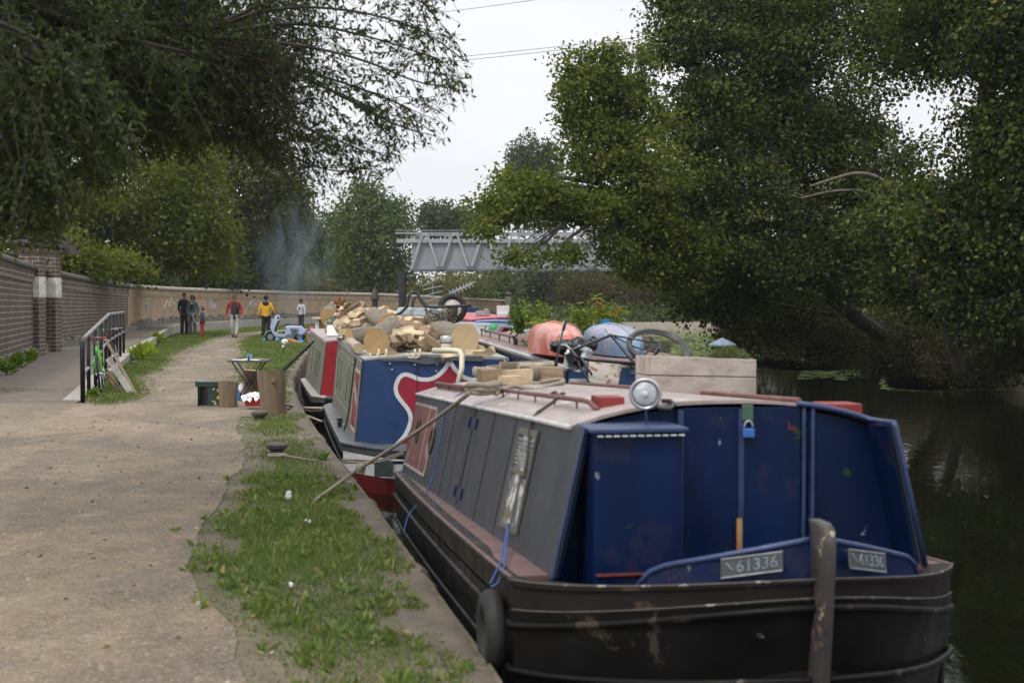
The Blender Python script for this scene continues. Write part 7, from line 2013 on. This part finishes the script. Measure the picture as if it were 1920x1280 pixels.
build('shade_panel', MB().box(sg0 + Vector((-.09, .12, H / 2 - .01)), (.14, .018, H - .05)), M_BLACKM, o)  # black panel stands in for the shadow inside the stool
build('apron', MB().box(sg0 + Vector((0, -.008, H - .055)), (.40, .018, .05)), M_GREENB, o)
for (x, z, c_, nm) in ((.145, .24, (.50, .24, .10), 'peach'), (.14, .13, (.55, .30, .02), 'orange'), (.07, .26, (.5, .5, .45), 'cream'), (.06, .08, (.45, .45, .42), 'cream')):
    build('painted_flower', MB().lathe([(.028 if nm != 'cream' else .014, 0), (.02 if nm != 'cream' else .01, .004), (.003, .005)], sg0 + Vector((x, -.001, z)), (0, -1, 0), 9), pm(nm + '_flower_paint', c_, .6, 0, .1, 9, 0), o)
# red tub under foil
rt = G(473, 768); o = thing('red_tub', 'red tub on short wire legs covered with crumpled silver foil', 'tub', rt)
build('tub', MB().hexa([rt + Vector((x, y, .05)) for x, y in ((-.10, 0), (.13, 0), (.13, .2), (-.10, .2))], [rt + Vector((x, y, .19)) for x, y in ((-.12, -.01), (.15, -.01), (.15, .21), (-.12, .21))]), pm('tub_red', (.36, .015, .025), .35, 0, .12, 5, .05), o, bevel=.01)
for x in (-.09, .12):
    for y in (.02, .18): build('wire_leg', MB().tube([rt + Vector((x, y, .06)), rt + Vector((x * 1.15, y, 0))], .005, 5), M_ALU, o)
fm = MB(); rows = []
rdd = random.Random(8)
for i in range(9):
    row = []
    for j in range(9):
        x = -.155 + .335 * i / 8; y = -.04 + .29 * j / 8
        e = max(abs(i - 4), abs(j - 4)) / 4
        z = .235 - .085 * max(0, e - .5) * 2 * (.5 + rdd.random()) + rdd.uniform(-.018, .018)
        row.append(rt + Vector((x + rdd.uniform(-.01, .01), y + rdd.uniform(-.01, .01), z)))
    rows.append(row)
for i in range(8):
    for j in range(8): fm.quad(rows[i][j], rows[i + 1][j], rows[i + 1][j + 1], rows[i][j + 1])
fo = build('foil', fm, pm('crumpled_foil', (.72, .73, .75), .22, .95, .08, 9, .1), o); k = fo.modifiers.new('sheet', 'SOLIDIFY'); k.thickness = .003
# bag, green crate, blue scrap under the table
bgc = G(453, 744) + Vector((0, 0, .09)); single('carrier_bag', MB().loft([[bgc + Vector((r_ * (1 + .15 * math.sin(3 * t + i)) * math.cos(t), r_ * .7 * math.sin(t), z_)) for t in np.linspace(0, 2 * math.pi, 14, endpoint=False)] for i, (r_, z_) in enumerate(((.07, -.09), (.12, -.04), (.11, .03), (.05, .09), (.02, .13)))], True, True), MATS['carrier_white'], 'white carrier bag slumped on the ground under the folding table', 'bag', bgc, smooth='all')
gcx = G(484, 742); o = thing('plastic_crate', 'dark green crate half hidden behind the tall stump', 'crate', gcx)
build('crate_body', MB().box(gcx + Vector((0, .1, .10)), (.24, .22, .2)), M_GREENB, o, bevel=.01); build('crate_rim', MB().box(gcx + Vector((0, .1, .205)), (.26, .24, .02)), pm('green_grey_rim', (.10, .15, .13), .4, 0, .1, 9, 0), o)
bq = G(447, 752) + Vector((0, 0, .07)); single('blue_bottle', MB().lathe([(.03, -.07), (.033, .0), (.03, .06), (.012, .09), (.012, .11)], bq, n=12), pm('blue_plastic', (.04, .13, .38), .4, 0, .1, 5, 0), 'blue plastic bottle standing beside the short stump', 'bottle', bq, smooth=40)
# mushroom bollards
M_IRON = pm('old_iron', (.075, .066, .058), .6, .3, .3, 8, .3, dirt=(.12, .095, .07))
def bollard(px, py, wpx, label):
    c = G(px, py); s_ = F_PX / c.y; r = wpx / s_ / 2
    o = thing('mooring_bollard', label, 'bollard', c, 'iron mooring bollards along the edge')
    build('stem', MB().lathe([(r * .62, -.05), (r * .6, .03), (r * .66, r * .55)], c, n=20), M_IRON, o, smooth=40)
    build('cap', MB().lathe([(r * .66, r * .50), (r * .92, r * .62), (r, r * .80), (r * .97, r * .98), (r * .75, r * 1.14), (r * .3, r * 1.22), (.004, r * 1.23)], c, n=24), M_IRON, o, smooth=40)
bollard(519, 853, 41, 'rusty mushroom bollard in the grass with the hemp line round it')
bollard(487, 788, 32, 'rusty mushroom bollard at the foot of the tall stump')
rope('mooring_line', 'hemp loop round the foot of the grass bollard', [G(519, 853, .05) + Vector((.09 * math.cos(t), .09 * math.sin(t), 0)) for t in np.linspace(0, 6.28, 12)], .014, M_ROPE)
# litter
def crumple(px, py, r, label, name='crumpled_tissue', z=.05):
    c = G(px, py) + Vector((0, 0, z)); mb = MB()
    for k in range(4):
        q = c + Vector((random.uniform(-r, r), random.uniform(-r, r), random.uniform(-r * .2, r * .6))); mb.ball(q, (r * .45, r * .4, r * .4), 8, 6)
    mb.jitter(r * .12); single(name, mb, M_PAPER, label, 'litter', c)
crumple(541, 942, .045, 'crumpled white tissues caught in the grass beside the rope end')
crumple(546, 1108, .022, 'small pale scrap lying in the grass', 'paper_scrap', .03)
crumple(578, 988, .02, 'tiny white scrap in the grass below the tissues', 'paper_scrap', .04)

# ============ scooter and the things on the grass
M_SCOOT = pm('pale_blue_scooter', (.36, .42, .575), .3, 0, .1, 4, .02, dirt=(.32, .37, .48))
M_SEATB = pm('navy_seat', (.02, .028, .05), .5, 0, .2, 9, .05)
sc0 = G(545, 641); sY = sc0.y; SS = F_PX / sY
def sp_(px, py, dy=0.0): return P(px, py, sY + dy)
o = thing('motor_scooter', 'pale blue motor scooter with navy seat parked on the grass', 'scooter', sc0)
def slab(pts, dy0, dy1): return MB().prism([sp_(x, y, dy0) for x, y in pts], Vector((0, dy1 - dy0, 0)))
build('rear_cowl', MB().loft([[sp_(x, y, d_) for x, y in ((534, 611), (545, 609.5), (566, 611), (574, 620), (570, 628), (555, 629), (540, 629), (531, 631), (536, 622))] for d_ in (-.17, -.10, .10, .17)], True, True), M_SCOOT, o, bevel=.05)
build('leg_shield', slab(((511, 600), (517, 596), (522, 600), (517, 610), (514, 620), (520, 629), (512, 627), (506, 613)), -.2, .2), M_SCOOT, o, bevel=.02)
build('inner_shield', slab(((519, 600), (523, 601), (517, 612), (516, 622), (513, 622), (514, 611)), -.17, .17), M_BLACKM, o)
build('footboard', slab(((512, 625), (535, 627), (535, 631), (514, 630)), -.18, .18), M_SCOOT, o)
build('seat', MB().loft([[sp_(x, y, d_) for x, y in ((532, 607), (540, 606), (555, 607.5), (564, 608), (565, 611.5), (550, 612), (536, 612))] for d_ in (-.13, -.08, .08, .13)], True, True), M_SEATB, o, bevel=.02)
build('handlebar', MB().tube([sp_(519, 592, -.28), sp_(522, 595, -.1), sp_(521, 594, .1), sp_(518, 591, .28)], .022, 8), M_BLACKM, o)
build('headset', MB().ball(sp_(520, 595), (.10, .13, .09), 12, 8), M_SCOOT, o, smooth='all')
build('mirror', MB().tube([sp_(523, 595, -.2), sp_(531, 595, -.25)], .008, 5).ball(sp_(535, 594, -.25), (.07, .02, .045), 10, 6), M_BLACKM, o)
for (px, nm) in ((507, 'front'), (562, 'rear')):
    wl_ = build('wheel', MB().lathe([(.15 + .055 * math.cos(t), .05 * math.sin(t)) for t in np.linspace(0, 2 * math.pi, 11)], sp_(px, 631), (0, 1, 0), 22, caps=False), M_RUBBER, o, smooth='all')
    build('rim', MB().lathe([(.10, -.04), (.11, 0), (.10, .04)], sp_(px, 631), (0, 1, 0), 16), M_ALU, wl_)
build('front_mudguard', MB().loft([[sp_(507, 631, d_) + Vector((.225 * math.cos(t), 0, .225 * math.sin(t))) for t in np.linspace(.5, 2.9, 9)] + [sp_(507, 631, d_) + Vector((.20 * math.cos(t), 0, .20 * math.sin(t))) for t in np.linspace(2.9, .5, 9)] for d_ in (-.07, .07)], True, True), M_SCOOT, o)
em = MB()
for pts in (((545, 617), (549, 620), (554, 623), (558, 625)), ((558, 617), (554, 620), (549, 623), (545, 625)), ((544, 618), (547, 616), (550, 618), (553, 616), (556, 618), (559, 616.5)), ((546, 626), (550, 624.5), (555, 624.5), (559, 626))):
    em.tube([sp_(x, y, -.215) for x, y in pts], .018, 5)
build('painted_emblem', em, M_BLACKM, o)
build('tail_light', MB().ball(sp_(574, 619), (.03, .05, .03), 8, 6), pm('tail_red', (.4, .02, .02), .3, 0, .1, 5, 0), o)
build('number_plate', MB().box(sp_(579, 622), (.16, .02, .03)), M_WHITE, o)
M_BTARP = pm('blue_tarp', (.02, .17, .55), .45, 0, .15, 6, .2, 20)
def sheet(name, label, cat, pxs, z, m, amp=.05, seed=1):
    rd_ = random.Random(seed); pts = [G(x, y) for x, y in pxs]; c = sum(pts, Vector()) / len(pts); mb = MB(); k = 4; rings = []
    for i in range(k + 1):
        f_ = 1 - i / (k + .0001)
        rings.append([c.lerp(p, max(.05, f_)) + Vector((0, 0, .01 + z * (1 - f_) + rd_.uniform(0, amp) * (1 if 0 < i else .2))) for p in pts])
    mb.loft(rings, True, False); 
    o = build(name, mb, m, None, loc=c); tag(o, label, cat); s2 = o.modifiers.new('sheet', 'SOLIDIFY'); s2.thickness = .004; return o
sheet('blue_tarpaulin', 'bright blue tarpaulin spread on the grass before the scooter', 'tarpaulin', ((488, 639), (500, 635), (515, 633), (528, 634), (527, 640), (515, 641), (500, 641)), .12, M_BTARP, .1, 2)
sheet('blue_tarpaulin', 'smaller blue tarpaulin corner behind the cardboard under the scooter', 'tarpaulin', ((553, 637), (560, 634), (566, 636), (572, 642), (563, 644), (557, 641)), .10, M_BTARP, .1, 4)
kx = G(548, 646); single('cardboard_box', MB().hexa([kx + Vector((x, y, 0)) for x, y in ((-.32, 0), (.28, 0), (.28, .4), (-.32, .4))], [kx + Vector((x, y, z)) for x, y, z in ((-.2, .02, .2), (.24, .02, .06), (.24, .4, .1), (-.2, .4, .22))]), pm('cardboard', (.26, .13, .07), .9, 0, .2, 6, .1), 'torn brown cardboard box on the grass below the scooter', 'box', kx)
kx = G(540, 638); single('green_bag', MB().ball(kx + Vector((0, 0, .1)), (.5, .2, .10), 14, 8).jitter(.02), pm('dark_green_bag', (.03, .055, .05), .6, 0, .2, 6, .2), 'long dark green bag lying against the scooter wheel', 'bag', kx, smooth='all')
kx = G(531, 664); o = thing('rag_stake', 'short stake tied with a white and black rag on the grass', 'stake', kx)
build('stake', MB().tube([kx, kx + Vector((.02, 0, .28)), kx + Vector((.05, 0, .36))], .014, 6), M_BLACKM, o); build('rag', MB().ball(kx + Vector((.05, 0, .36)), (.09, .06, .08), 10, 7).jitter(.02).ball(kx + Vector((.0, 0, .22)), (.04, .04, .05), 8, 6), M_WHITE, o)
build('cross_stick', MB().tube([kx + Vector((.04, 0, .32)), kx + Vector((.65, .1, -.02))], .009, 5), M_BLACKM, o)
kx = G(521, 661); single('peg', MB().tube([kx - Vector((0, 0, .05)), kx + Vector((.03, 0, .16))], .012, 6), M_BLACKM, 'small dark peg stuck in the grass beside the rag stake', 'peg', kx)
kx = G(583, 645); M_PINK = pm('pink_plastic', (.50, .14, .25), .45, 0, .1, 5, 0)
o = thing('pink_chair', 'small pink plastic chair beside the red fronted boat', 'chair', kx)
for x in (-.09, .09):
    for y in (0, .2): build('leg', MB().bar(kx + Vector((x, y, 0)), kx + Vector((x, y, .33)), .03, .03), M_PINK, o)
build('seat', MB().box(kx + Vector((0, .1, .34)), (.24, .26, .03)), M_PINK, o); build('backrest', MB().box(kx + Vector((0, .22, .52)), (.24, .03, .16)), M_PINK, o)
for x in (-.1, .1): build('back_post', MB().bar(kx + Vector((x, .22, .34)), kx + Vector((x, .22, .60)), .03, .03), M_PINK, o)
kx = G(252, 686); single('dark_stone', MB().ball(kx + Vector((0, 0, .05)), (.09, .08, .07), 10, 7).jitter(.012), M_BLACKM, 'dark lump lying by the wheel of the dark bicycle', 'stone', kx, smooth='all')
kx = P(318, 617, 62); single('orange_tipped_stick', MB().tube([kx + Vector((-.5, 0, .05)), kx + Vector((-.1, 0, 0)), kx + Vector((.1, 0, 0))], .03, 6), pm('orange_stick', (.36, .13, .04), .7, 0, .3, 5, 0), 'orange tipped stick lying on the concrete ledge', 'stick', kx)

# ============ people
M_SKIN = pm('skin', (.30, .145, .10), .55, 0, .08, 12, 0); M_SKIND = pm('brown_skin', (.17, .085, .055), .55, 0, .08, 12, 0)
M_HAIR = pm('dark_hair', (.014, .010, .009), .5, 0, .3, 30, .2); M_HAIRB = pm('brown_hair', (.05, .024, .015), .55, 0, .3, 30, .2); M_HAIRG = pm('cropped_grey_hair', (.07, .055, .045), .7, 0, .2, 30, .1)
M_SHOE = pm('dark_shoe', (.02, .018, .017), .5, 0, .2, 12, .1)
def skin_obj(name, chains, mat, parent, M4, sub=2):
    """chains: list of lists of ((x,y,z), rx, ry); a joint named by equal position is shared"""
    vs, rs, es, key, roots = [], [], [], {}, []
    for ch in chains:
        prev = None
        for (p, rx, ry) in ch:
            k = tuple(round(c, 4) for c in p)
            if k not in key:
                key[k] = len(vs); vs.append(p); rs.append((rx, ry))
                if prev is None: roots.append(key[k])
            i = key[k]
            if prev is not None and prev != i: es.append((prev, i))
            prev = i
    me = bpy.data.meshes.new(name); me.from_pydata(vs, es, [])
    o = bpy.data.objects.new(name, me); COL.objects.link(o)
    m = o.modifiers.new('Skin', 'SKIN'); m.use_smooth_shade = True
    for i, d in enumerate(me.skin_vertices[0].data): d.radius = rs[i]; d.use_root = (i in roots)
    s = o.modifiers.new('Sub', 'SUBSURF'); s.levels = sub; s.render_levels = sub
    dg = bpy.context.evaluated_depsgraph_get()
    me2 = bpy.data.meshes.new_from_object(o.evaluated_get(dg))
    bpy.data.objects.remove(o)
    off = Vector(root_of(parent).location)
    me2.transform(Matrix.Translation(-off) @ M4)
    me2.materials.clear(); me2.materials.append(mat)
    r = bpy.data.objects.new(name, me2); COL.objects.link(r); r.parent = parent
    return r
def person(label, loc, face, H, skin, hair, top, trousers, arms, legs=None, hairstyle='short', extras=None, girth=1.0, wide=1.0, head_turn=0.0, flare=0.0):
    """face: heading in degrees, 0 = towards the camera, 90 = towards picture right. arms: (left elbow, left wrist, right elbow, right wrist) in body space (x: picture right when facing the camera)"""
    o = thing('person', label, 'person', loc, 'people on the towpath')
    k = H / 1.75
    M4 = Matrix.Translation(Vector(loc)) @ Matrix.Rotation(R(face), 4, 'Z') @ Matrix.Scale(k, 4)
    def J(p): return tuple(p)
    pel, spn, che, nek, hd0, hd1, hd2 = (0, 0, .95), (0, .005, 1.12), (0, .01, 1.32), (0, .01, 1.475), (0, -.005, 1.545), (0, -.02, 1.625), (0, -.015, 1.70)
    legs = legs or (((-.10, -.01, .50), (-.105, .02, .09)), ((.10, -.01, .50), (.105, .02, .09)))
    el, wl_, er, wr = arms
    sl, sr = (-.175 * wide, .01, 1.405), (.175 * wide, .01, 1.405)
    def hand(e, w_):
        d = (Vector(w_) - Vector(e)).normalized(); c = Vector(w_) + d * .06; ch = [[(tuple(w_), .024, .02), (tuple(c), .032, .016)]]
        sd = d.cross(Vector((0, 1, 0))); sd = sd.normalized() if sd.length > .1 else Vector((1, 0, 0)); nn_ = d.cross(sd)
        for q, L in ((-.024, .062), (-.008, .075), (.008, .07), (.023, .055)):
            b_ = c + d * .02 + sd * q; m_ = b_ + d * L * .55 + nn_ * .006; ch.append([(tuple(c), .032, .016), (tuple(b_), .0095, .0095), (tuple(m_), .0085, .0085), (tuple(m_ + d * L * .4 + nn_ * .016), .007, .007)])
        t_ = Vector(w_) + d * .03 - sd * .028; ch.append([(tuple(w_), .024, .02), (tuple(t_), .011, .011), (tuple(t_ + d * .04 - sd * .012), .009, .009)])
        return ch
    chains = [[(pel, .12, .095), (spn, .11, .085), (che, .13, .095), (nek, .048, .05), (hd0, .055, .068), (hd1, .074, .092), (hd2, .058, .072)],
              [(che, .13, .095), (sl, .05, .05), (el, .038, .038), (wl_, .024, .02)], [(che, .13, .095), (sr, .05, .05), (er, .038, .038), (wr, .024, .02)]] + hand(el, wl_) + hand(er, wr)
    for sx, (kn, an) in zip((-1, 1), legs):
        hp = (sx * .085, 0, .90); chains.append([(pel, .12, .095), (hp, .085, .085), (kn, .052, .055), (an, .036, .04), ((an[0], an[1] - .10, an[2] - .05), .035, .025)])
    chains.append([(hd1, .074, .092), ((0, -.108, 1.605), .013, .016)])
    bd_ = skin_obj('body', chains, skin, o, M4, 1)
    # face: eyes, mouth, ears
    def sub(nm, mb, m, par): 
        mb.v = [tuple(M4 @ Vector(v)) for v in mb.v]; return build(nm, mb, m, par, smooth='all')
    sub('eyes', MB().ball((-.03, -.103, 1.635), .009, 6, 5).ball((.03, -.103, 1.635), .009, 6, 5), M_BLACKM, bd_)
    sub('mouth', MB().ball((0, -.098, 1.565), (.022, .006, .006), 8, 5), pm('lips', (.25, .09, .075), .5, 0, .05, 5, 0), bd_)
    sub('ears', MB().ball((-.078, .0, 1.615), (.012, .02, .03), 8, 6).ball((.078, .0, 1.615), (.012, .02, .03), 8, 6), skin, bd_)
    # hair as a cap over the skull
    hb_ = MB(); low = {'short': 1.62, 'bob': 1.545, 'cropped': 1.645, 'child': 1.50}[hairstyle]; ex_ = {'short': .012, 'bob': .03, 'cropped': .004, 'child': .032}[hairstyle]
    rings = []
    for i in range(7):
        f_ = i / 6; z = lerp(low, 1.735 + ex_ * .4, f_ ** .8); rr = math.sqrt(max(.02, 1 - max(0, (z - 1.61) / (.125 + ex_ * .6)) ** 2))
        rings.append([((.082 + ex_) * rr * math.cos(t), -.012 + (.10 + ex_) * rr * math.sin(t) + ((.04 + ex_ * 2.6) if (math.sin(t) < -.2 and z < 1.68) else 0) + .006 * math.sin(5 * t + i), z) for t in np.linspace(0, 2 * math.pi, 20, endpoint=False)])
    hb_.loft(rings, True, True); sub('hair', hb_, hair, o)
    g_ = girth
    tc_ = [[((0, 0, .86 - flare * .3), .165 * g_ + flare * .25, .12 * g_ + flare * .2), ((0, 0, .97), .155 * g_, .115 * g_), (spn, .15 * g_, .115 * g_), (che, .165 * g_, .125 * g_), ((0, .01, 1.44), .10, .085), ((0, .008, 1.49), .066, .066)],
           [(che, .165 * g_, .125 * g_), (sl, .072, .07), (el, .058 * g_, .058 * g_), (wl_, .044, .044)], [(che, .165 * g_, .125 * g_), (sr, .072, .07), (er, .058 * g_, .058 * g_), (wr, .044, .044)]]
    jk = skin_obj('jacket', tc_, top, o, M4, 2)
    tr = []
    for sx, (kn, an) in zip((-1, 1), legs):
        hp = (sx * .09, 0, .86); tr.append([((0, .0, .95), .145, .11), (hp, .098 * g_, .10 * g_), (kn, .075 * g_ + .02 * (wide - 1), .078 * g_), ((an[0], an[1], an[2] + .0), .068 * g_, .072 * g_)])
    skin_obj('trousers', tr, trousers, o, M4, 2)
    for kn, an in legs:
        c = Vector((an[0], an[1] - .06, max(.045, an[2] - .045))); sub('shoe', MB().ball(c, (.052, .14, .05), 12, 8), M_SHOE, o)
    for nm, mb, m in (extras(k) if extras else []): sub(nm, mb, m, jk)
    return o
cl = lambda n_, c, **k: pm(n_, c, .85, 0, .12, 8, .15, 60, **k)
M_BLKT = cl('black_tracksuit', (.013, .014, .018)); M_BLKP = cl('black_trousers', (.010, .010, .011))
hang = ((-.25, .02, 1.15), (-.25, -.04, .92), (.25, .02, 1.15), (.25, -.04, .92))
def ex_man(k): return [('sleeve_stripe', MB().tube([(-.235, .02, 1.455), (-.262, .025, 1.38), (-.29, .03, 1.2), (-.305, .02, 1.13), (-.29, -.03, .98)], .014, 5), M_WHITE)]
person('man in black tracksuit with white sleeve stripe, standing on the verge facing the woman', G(346, 630), 40, 1.80, M_SKIN, M_HAIR, M_BLKT, M_BLKP, ((-.25, .03, 1.16), (-.22, -.07, .96), (.25, .03, 1.16), (.20, -.10, .96)), None, 'short', ex_man)
M_DENIM = cl('faded_denim', (.10, .155, .20)); M_GREYT = cl('grey_cords', (.13, .125, .115)); M_KNOT = cl('pale_tied_jumper', (.36, .36, .37))
def ex_wom(k): return [('top', MB().ball((0, -.085, 1.23), (.075, .06, .17), 12, 8), cl('plum_top', (.035, .018, .035))), ('neckline', MB().ball((0, -.09, 1.40), (.045, .045, .06), 10, 7), cl('cream_collar', (.45, .40, .34))), ('waist_knot', MB().lathe([(.165, -.03), (.18, 0), (.165, .03)], (0, 0, .95), n=18).tube([(.06, -.15, .95), (.10, -.17, .8), (.15, -.13, .62), (.22, -.1, .52)], .035, 6).tube([(-.13, -.02, .95), (-.22, .02, .75), (-.21, .02, .6)], .04, 6), M_KNOT)]
person('woman in faded denim jacket, jumper tied at her waist, between the man and the child', G(361.5, 630.5), -12, 1.69, M_SKIN, M_HAIR, M_DENIM, M_GREYT, ((-.25, .03, 1.14), (-.17, -.12, 1.0), (.25, .02, 1.14), (.24, -.06, .93)), None, 'bob', ex_wom)
M_NAVYD = cl('dark_denim', (.025, .045, .085)); M_REDL = cl('red_leggings', (.26, .018, .022))
def ex_kid(k): return [('hood', MB().ball((0, .05, 1.46), (.11, .08, .06), 12, 8), cl('pale_hood', (.38, .38, .44)))]
person('child in dark denim jacket and red leggings looking up at the woman', G(379.5, 634.5), -75, 1.26, M_SKIN, M_HAIRB, M_NAVYD, M_REDL, ((-.26, .02, 1.15), (-.26, -.10, .98), (.26, .02, 1.15), (.25, -.12, .98)), (((-.06, -.01, .50), (-.06, .02, .09)), ((.06, -.01, .50), (.06, .02, .09))), 'child', ex_kid, 1.18)
M_REDJ = cl('red_jacket', (.30, .016, .028)); M_STONE_T = cl('stone_trousers', (.36, .36, .315)); M_BRNS = cl('brown_sweater', (.028, .022, .022))
def ex_red(k): return [('sweater', MB().loft([[(w_ * math.cos(t), -.055 - dd * max(0, -math.sin(t)) , z) for t in np.linspace(math.pi, 2 * math.pi, 11)] for z, w_, dd in ((.93, .13, .10), (1.05, .135, .115), (1.25, .125, .12), (1.40, .085, .095), (1.47, .05, .06))], False), M_BRNS), ('jacket_lining', MB().tube([(.14, -.1, 1.42), (.185, -.1, 1.2), (.18, -.09, .95)], .035, 6), M_BLKT), ('belt_tail', MB().bar((.0, -.15, .97), (.01, -.16, .76), .07, .03, (0, 1, 0)), M_BLKP), ('glasses', MB().tube([(-.06, -.112, 1.637), (0, -.122, 1.637), (.06, -.112, 1.637)], .011, 5), M_BLACKM)]
person('man in red jacket and stone trousers walking along the gravel path', G(440, 632.5), 3, 1.72, M_SKIN, M_HAIRG, M_REDJ, M_STONE_T, ((-.29, .04, 1.16), (-.31, -.03, .90), (.29, .03, 1.16), (.30, -.08, .90)), (((-.09, -.06, .50), (-.06, .06, .10)), ((.11, -.05, .50), (.08, -.14, .09))), 'cropped', ex_red, 1.12)
M_YEL = cl('yellow_coat', (.58, .31, .018)); M_NAVYH = cl('navy_hood', (.014, .016, .03))
def ex_yel(k): return [('hood', MB().ball((0, .09, 1.43), (.15, .08, .085), 14, 8), M_NAVYH), ('hat', MB().ball((0, -.01, 1.715), (.09, .105, .07), 14, 8).lathe([(.14, 0), (.145, .01), (.09, .02)], (0, -.02, 1.685), n=18), M_BLKP), ('sleeve_stripe', MB().tube([(-.26, .03, 1.36), (-.29, .03, 1.15), (-.27, -.03, .99)], .022, 5), M_NAVYH)]
person('person seen from behind in a long yellow coat with navy hood and dark hat', G(499, 632.5), 183, 1.66, M_SKIND, M_HAIR, M_YEL, M_BLKP, ((-.29, .02, 1.16), (-.30, -.12, .99), (.27, .03, 1.14), (.29, .0, .92)), (((-.10, -.01, .50), (-.12, .02, .09)), ((.10, -.01, .50), (.12, .02, .09))), 'short', ex_yel, 1.22, 1.1, 0, .12)
M_GREYS = cl('pale_grey_sweatshirt', (.40, .42, .46)); M_CHAR = cl('charcoal_trousers', (.03, .032, .04))
def ex_gry(k): return [('print', MB().ball((.0, -.125, 1.25), (.055, .025, .09), 12, 8), cl('dark_print', (.07, .06, .065))), ('cap', MB().ball((0, -.005, 1.70), (.095, .11, .055), 14, 8).box((0, -.13, 1.685), (.13, .09, .015)), M_BLKP)]
person('young man in pale grey sweatshirt and black cap standing behind the scooter', G(565, 622), -38, 1.52, M_SKIND, M_HAIR, M_GREYS, M_CHAR, ((-.25, .0, 1.16), (-.10, -.20, 1.14), (.26, .03, 1.14), (.26, .0, .90)), None, 'short', ex_gry, 1.12)

# ============ smoke drifting from the boats
def m_smoke():
    s = NT('blue_smoke')
    s.t.nodes.remove(s.out); s.out = s.n('ShaderNodeOutputMaterial')
    co = s.coord('Object')
    f = s.noise(s.mapping(co, (.62, .62, .30)), 1.0, 6, .62, 1.4)
    ln = s.n('ShaderNodeVectorMath', {0: s.mapping(co, (1 / 2.7, 1 / 3.0, 1 / 4.0))}, operation='LENGTH').outputs['Value']
    fall = s.ramp(ln, [(0.15, 1.0), (0.95, 0.0)])
    d = s.math('MULTIPLY', s.ramp(f, [(0.46, 0.0), (0.70, 1.0)]), fall)
    v = s.n('ShaderNodeVolumePrincipled', {'Color': (.66, .83, 1.0, 1), 'Density': s.math('MULTIPLY', d, .36), 'Anisotropy': .0})
    s.t.links.new(v.outputs[0], s.out.inputs['Volume'])
    return s.m
sc_ = P(548, 480, 80)
mb = MB().ball((0, 0, 0), (2.7, 3.0, 4.0), 20, 14)
so = build('smoke', mb, m_smoke()); so.location = sc_; so['kind'] = 'stuff'

# ============ the damp air
hz = MB().box((0, 95, 12.4), (420, 210, 30))
def m_haze():
    s = NT('haze_air')
    s.t.nodes.remove(s.out); s.out = s.n('ShaderNodeOutputMaterial')
    v = s.n('ShaderNodeVolumePrincipled', {'Color': (.93, .96, 1, 1), 'Density': .00022})
    s.t.links.new(v.outputs[0], s.out.inputs['Volume'])
    return s.m
ho_ = build('haze', hz, m_haze()); ho_['kind'] = 'stuff'
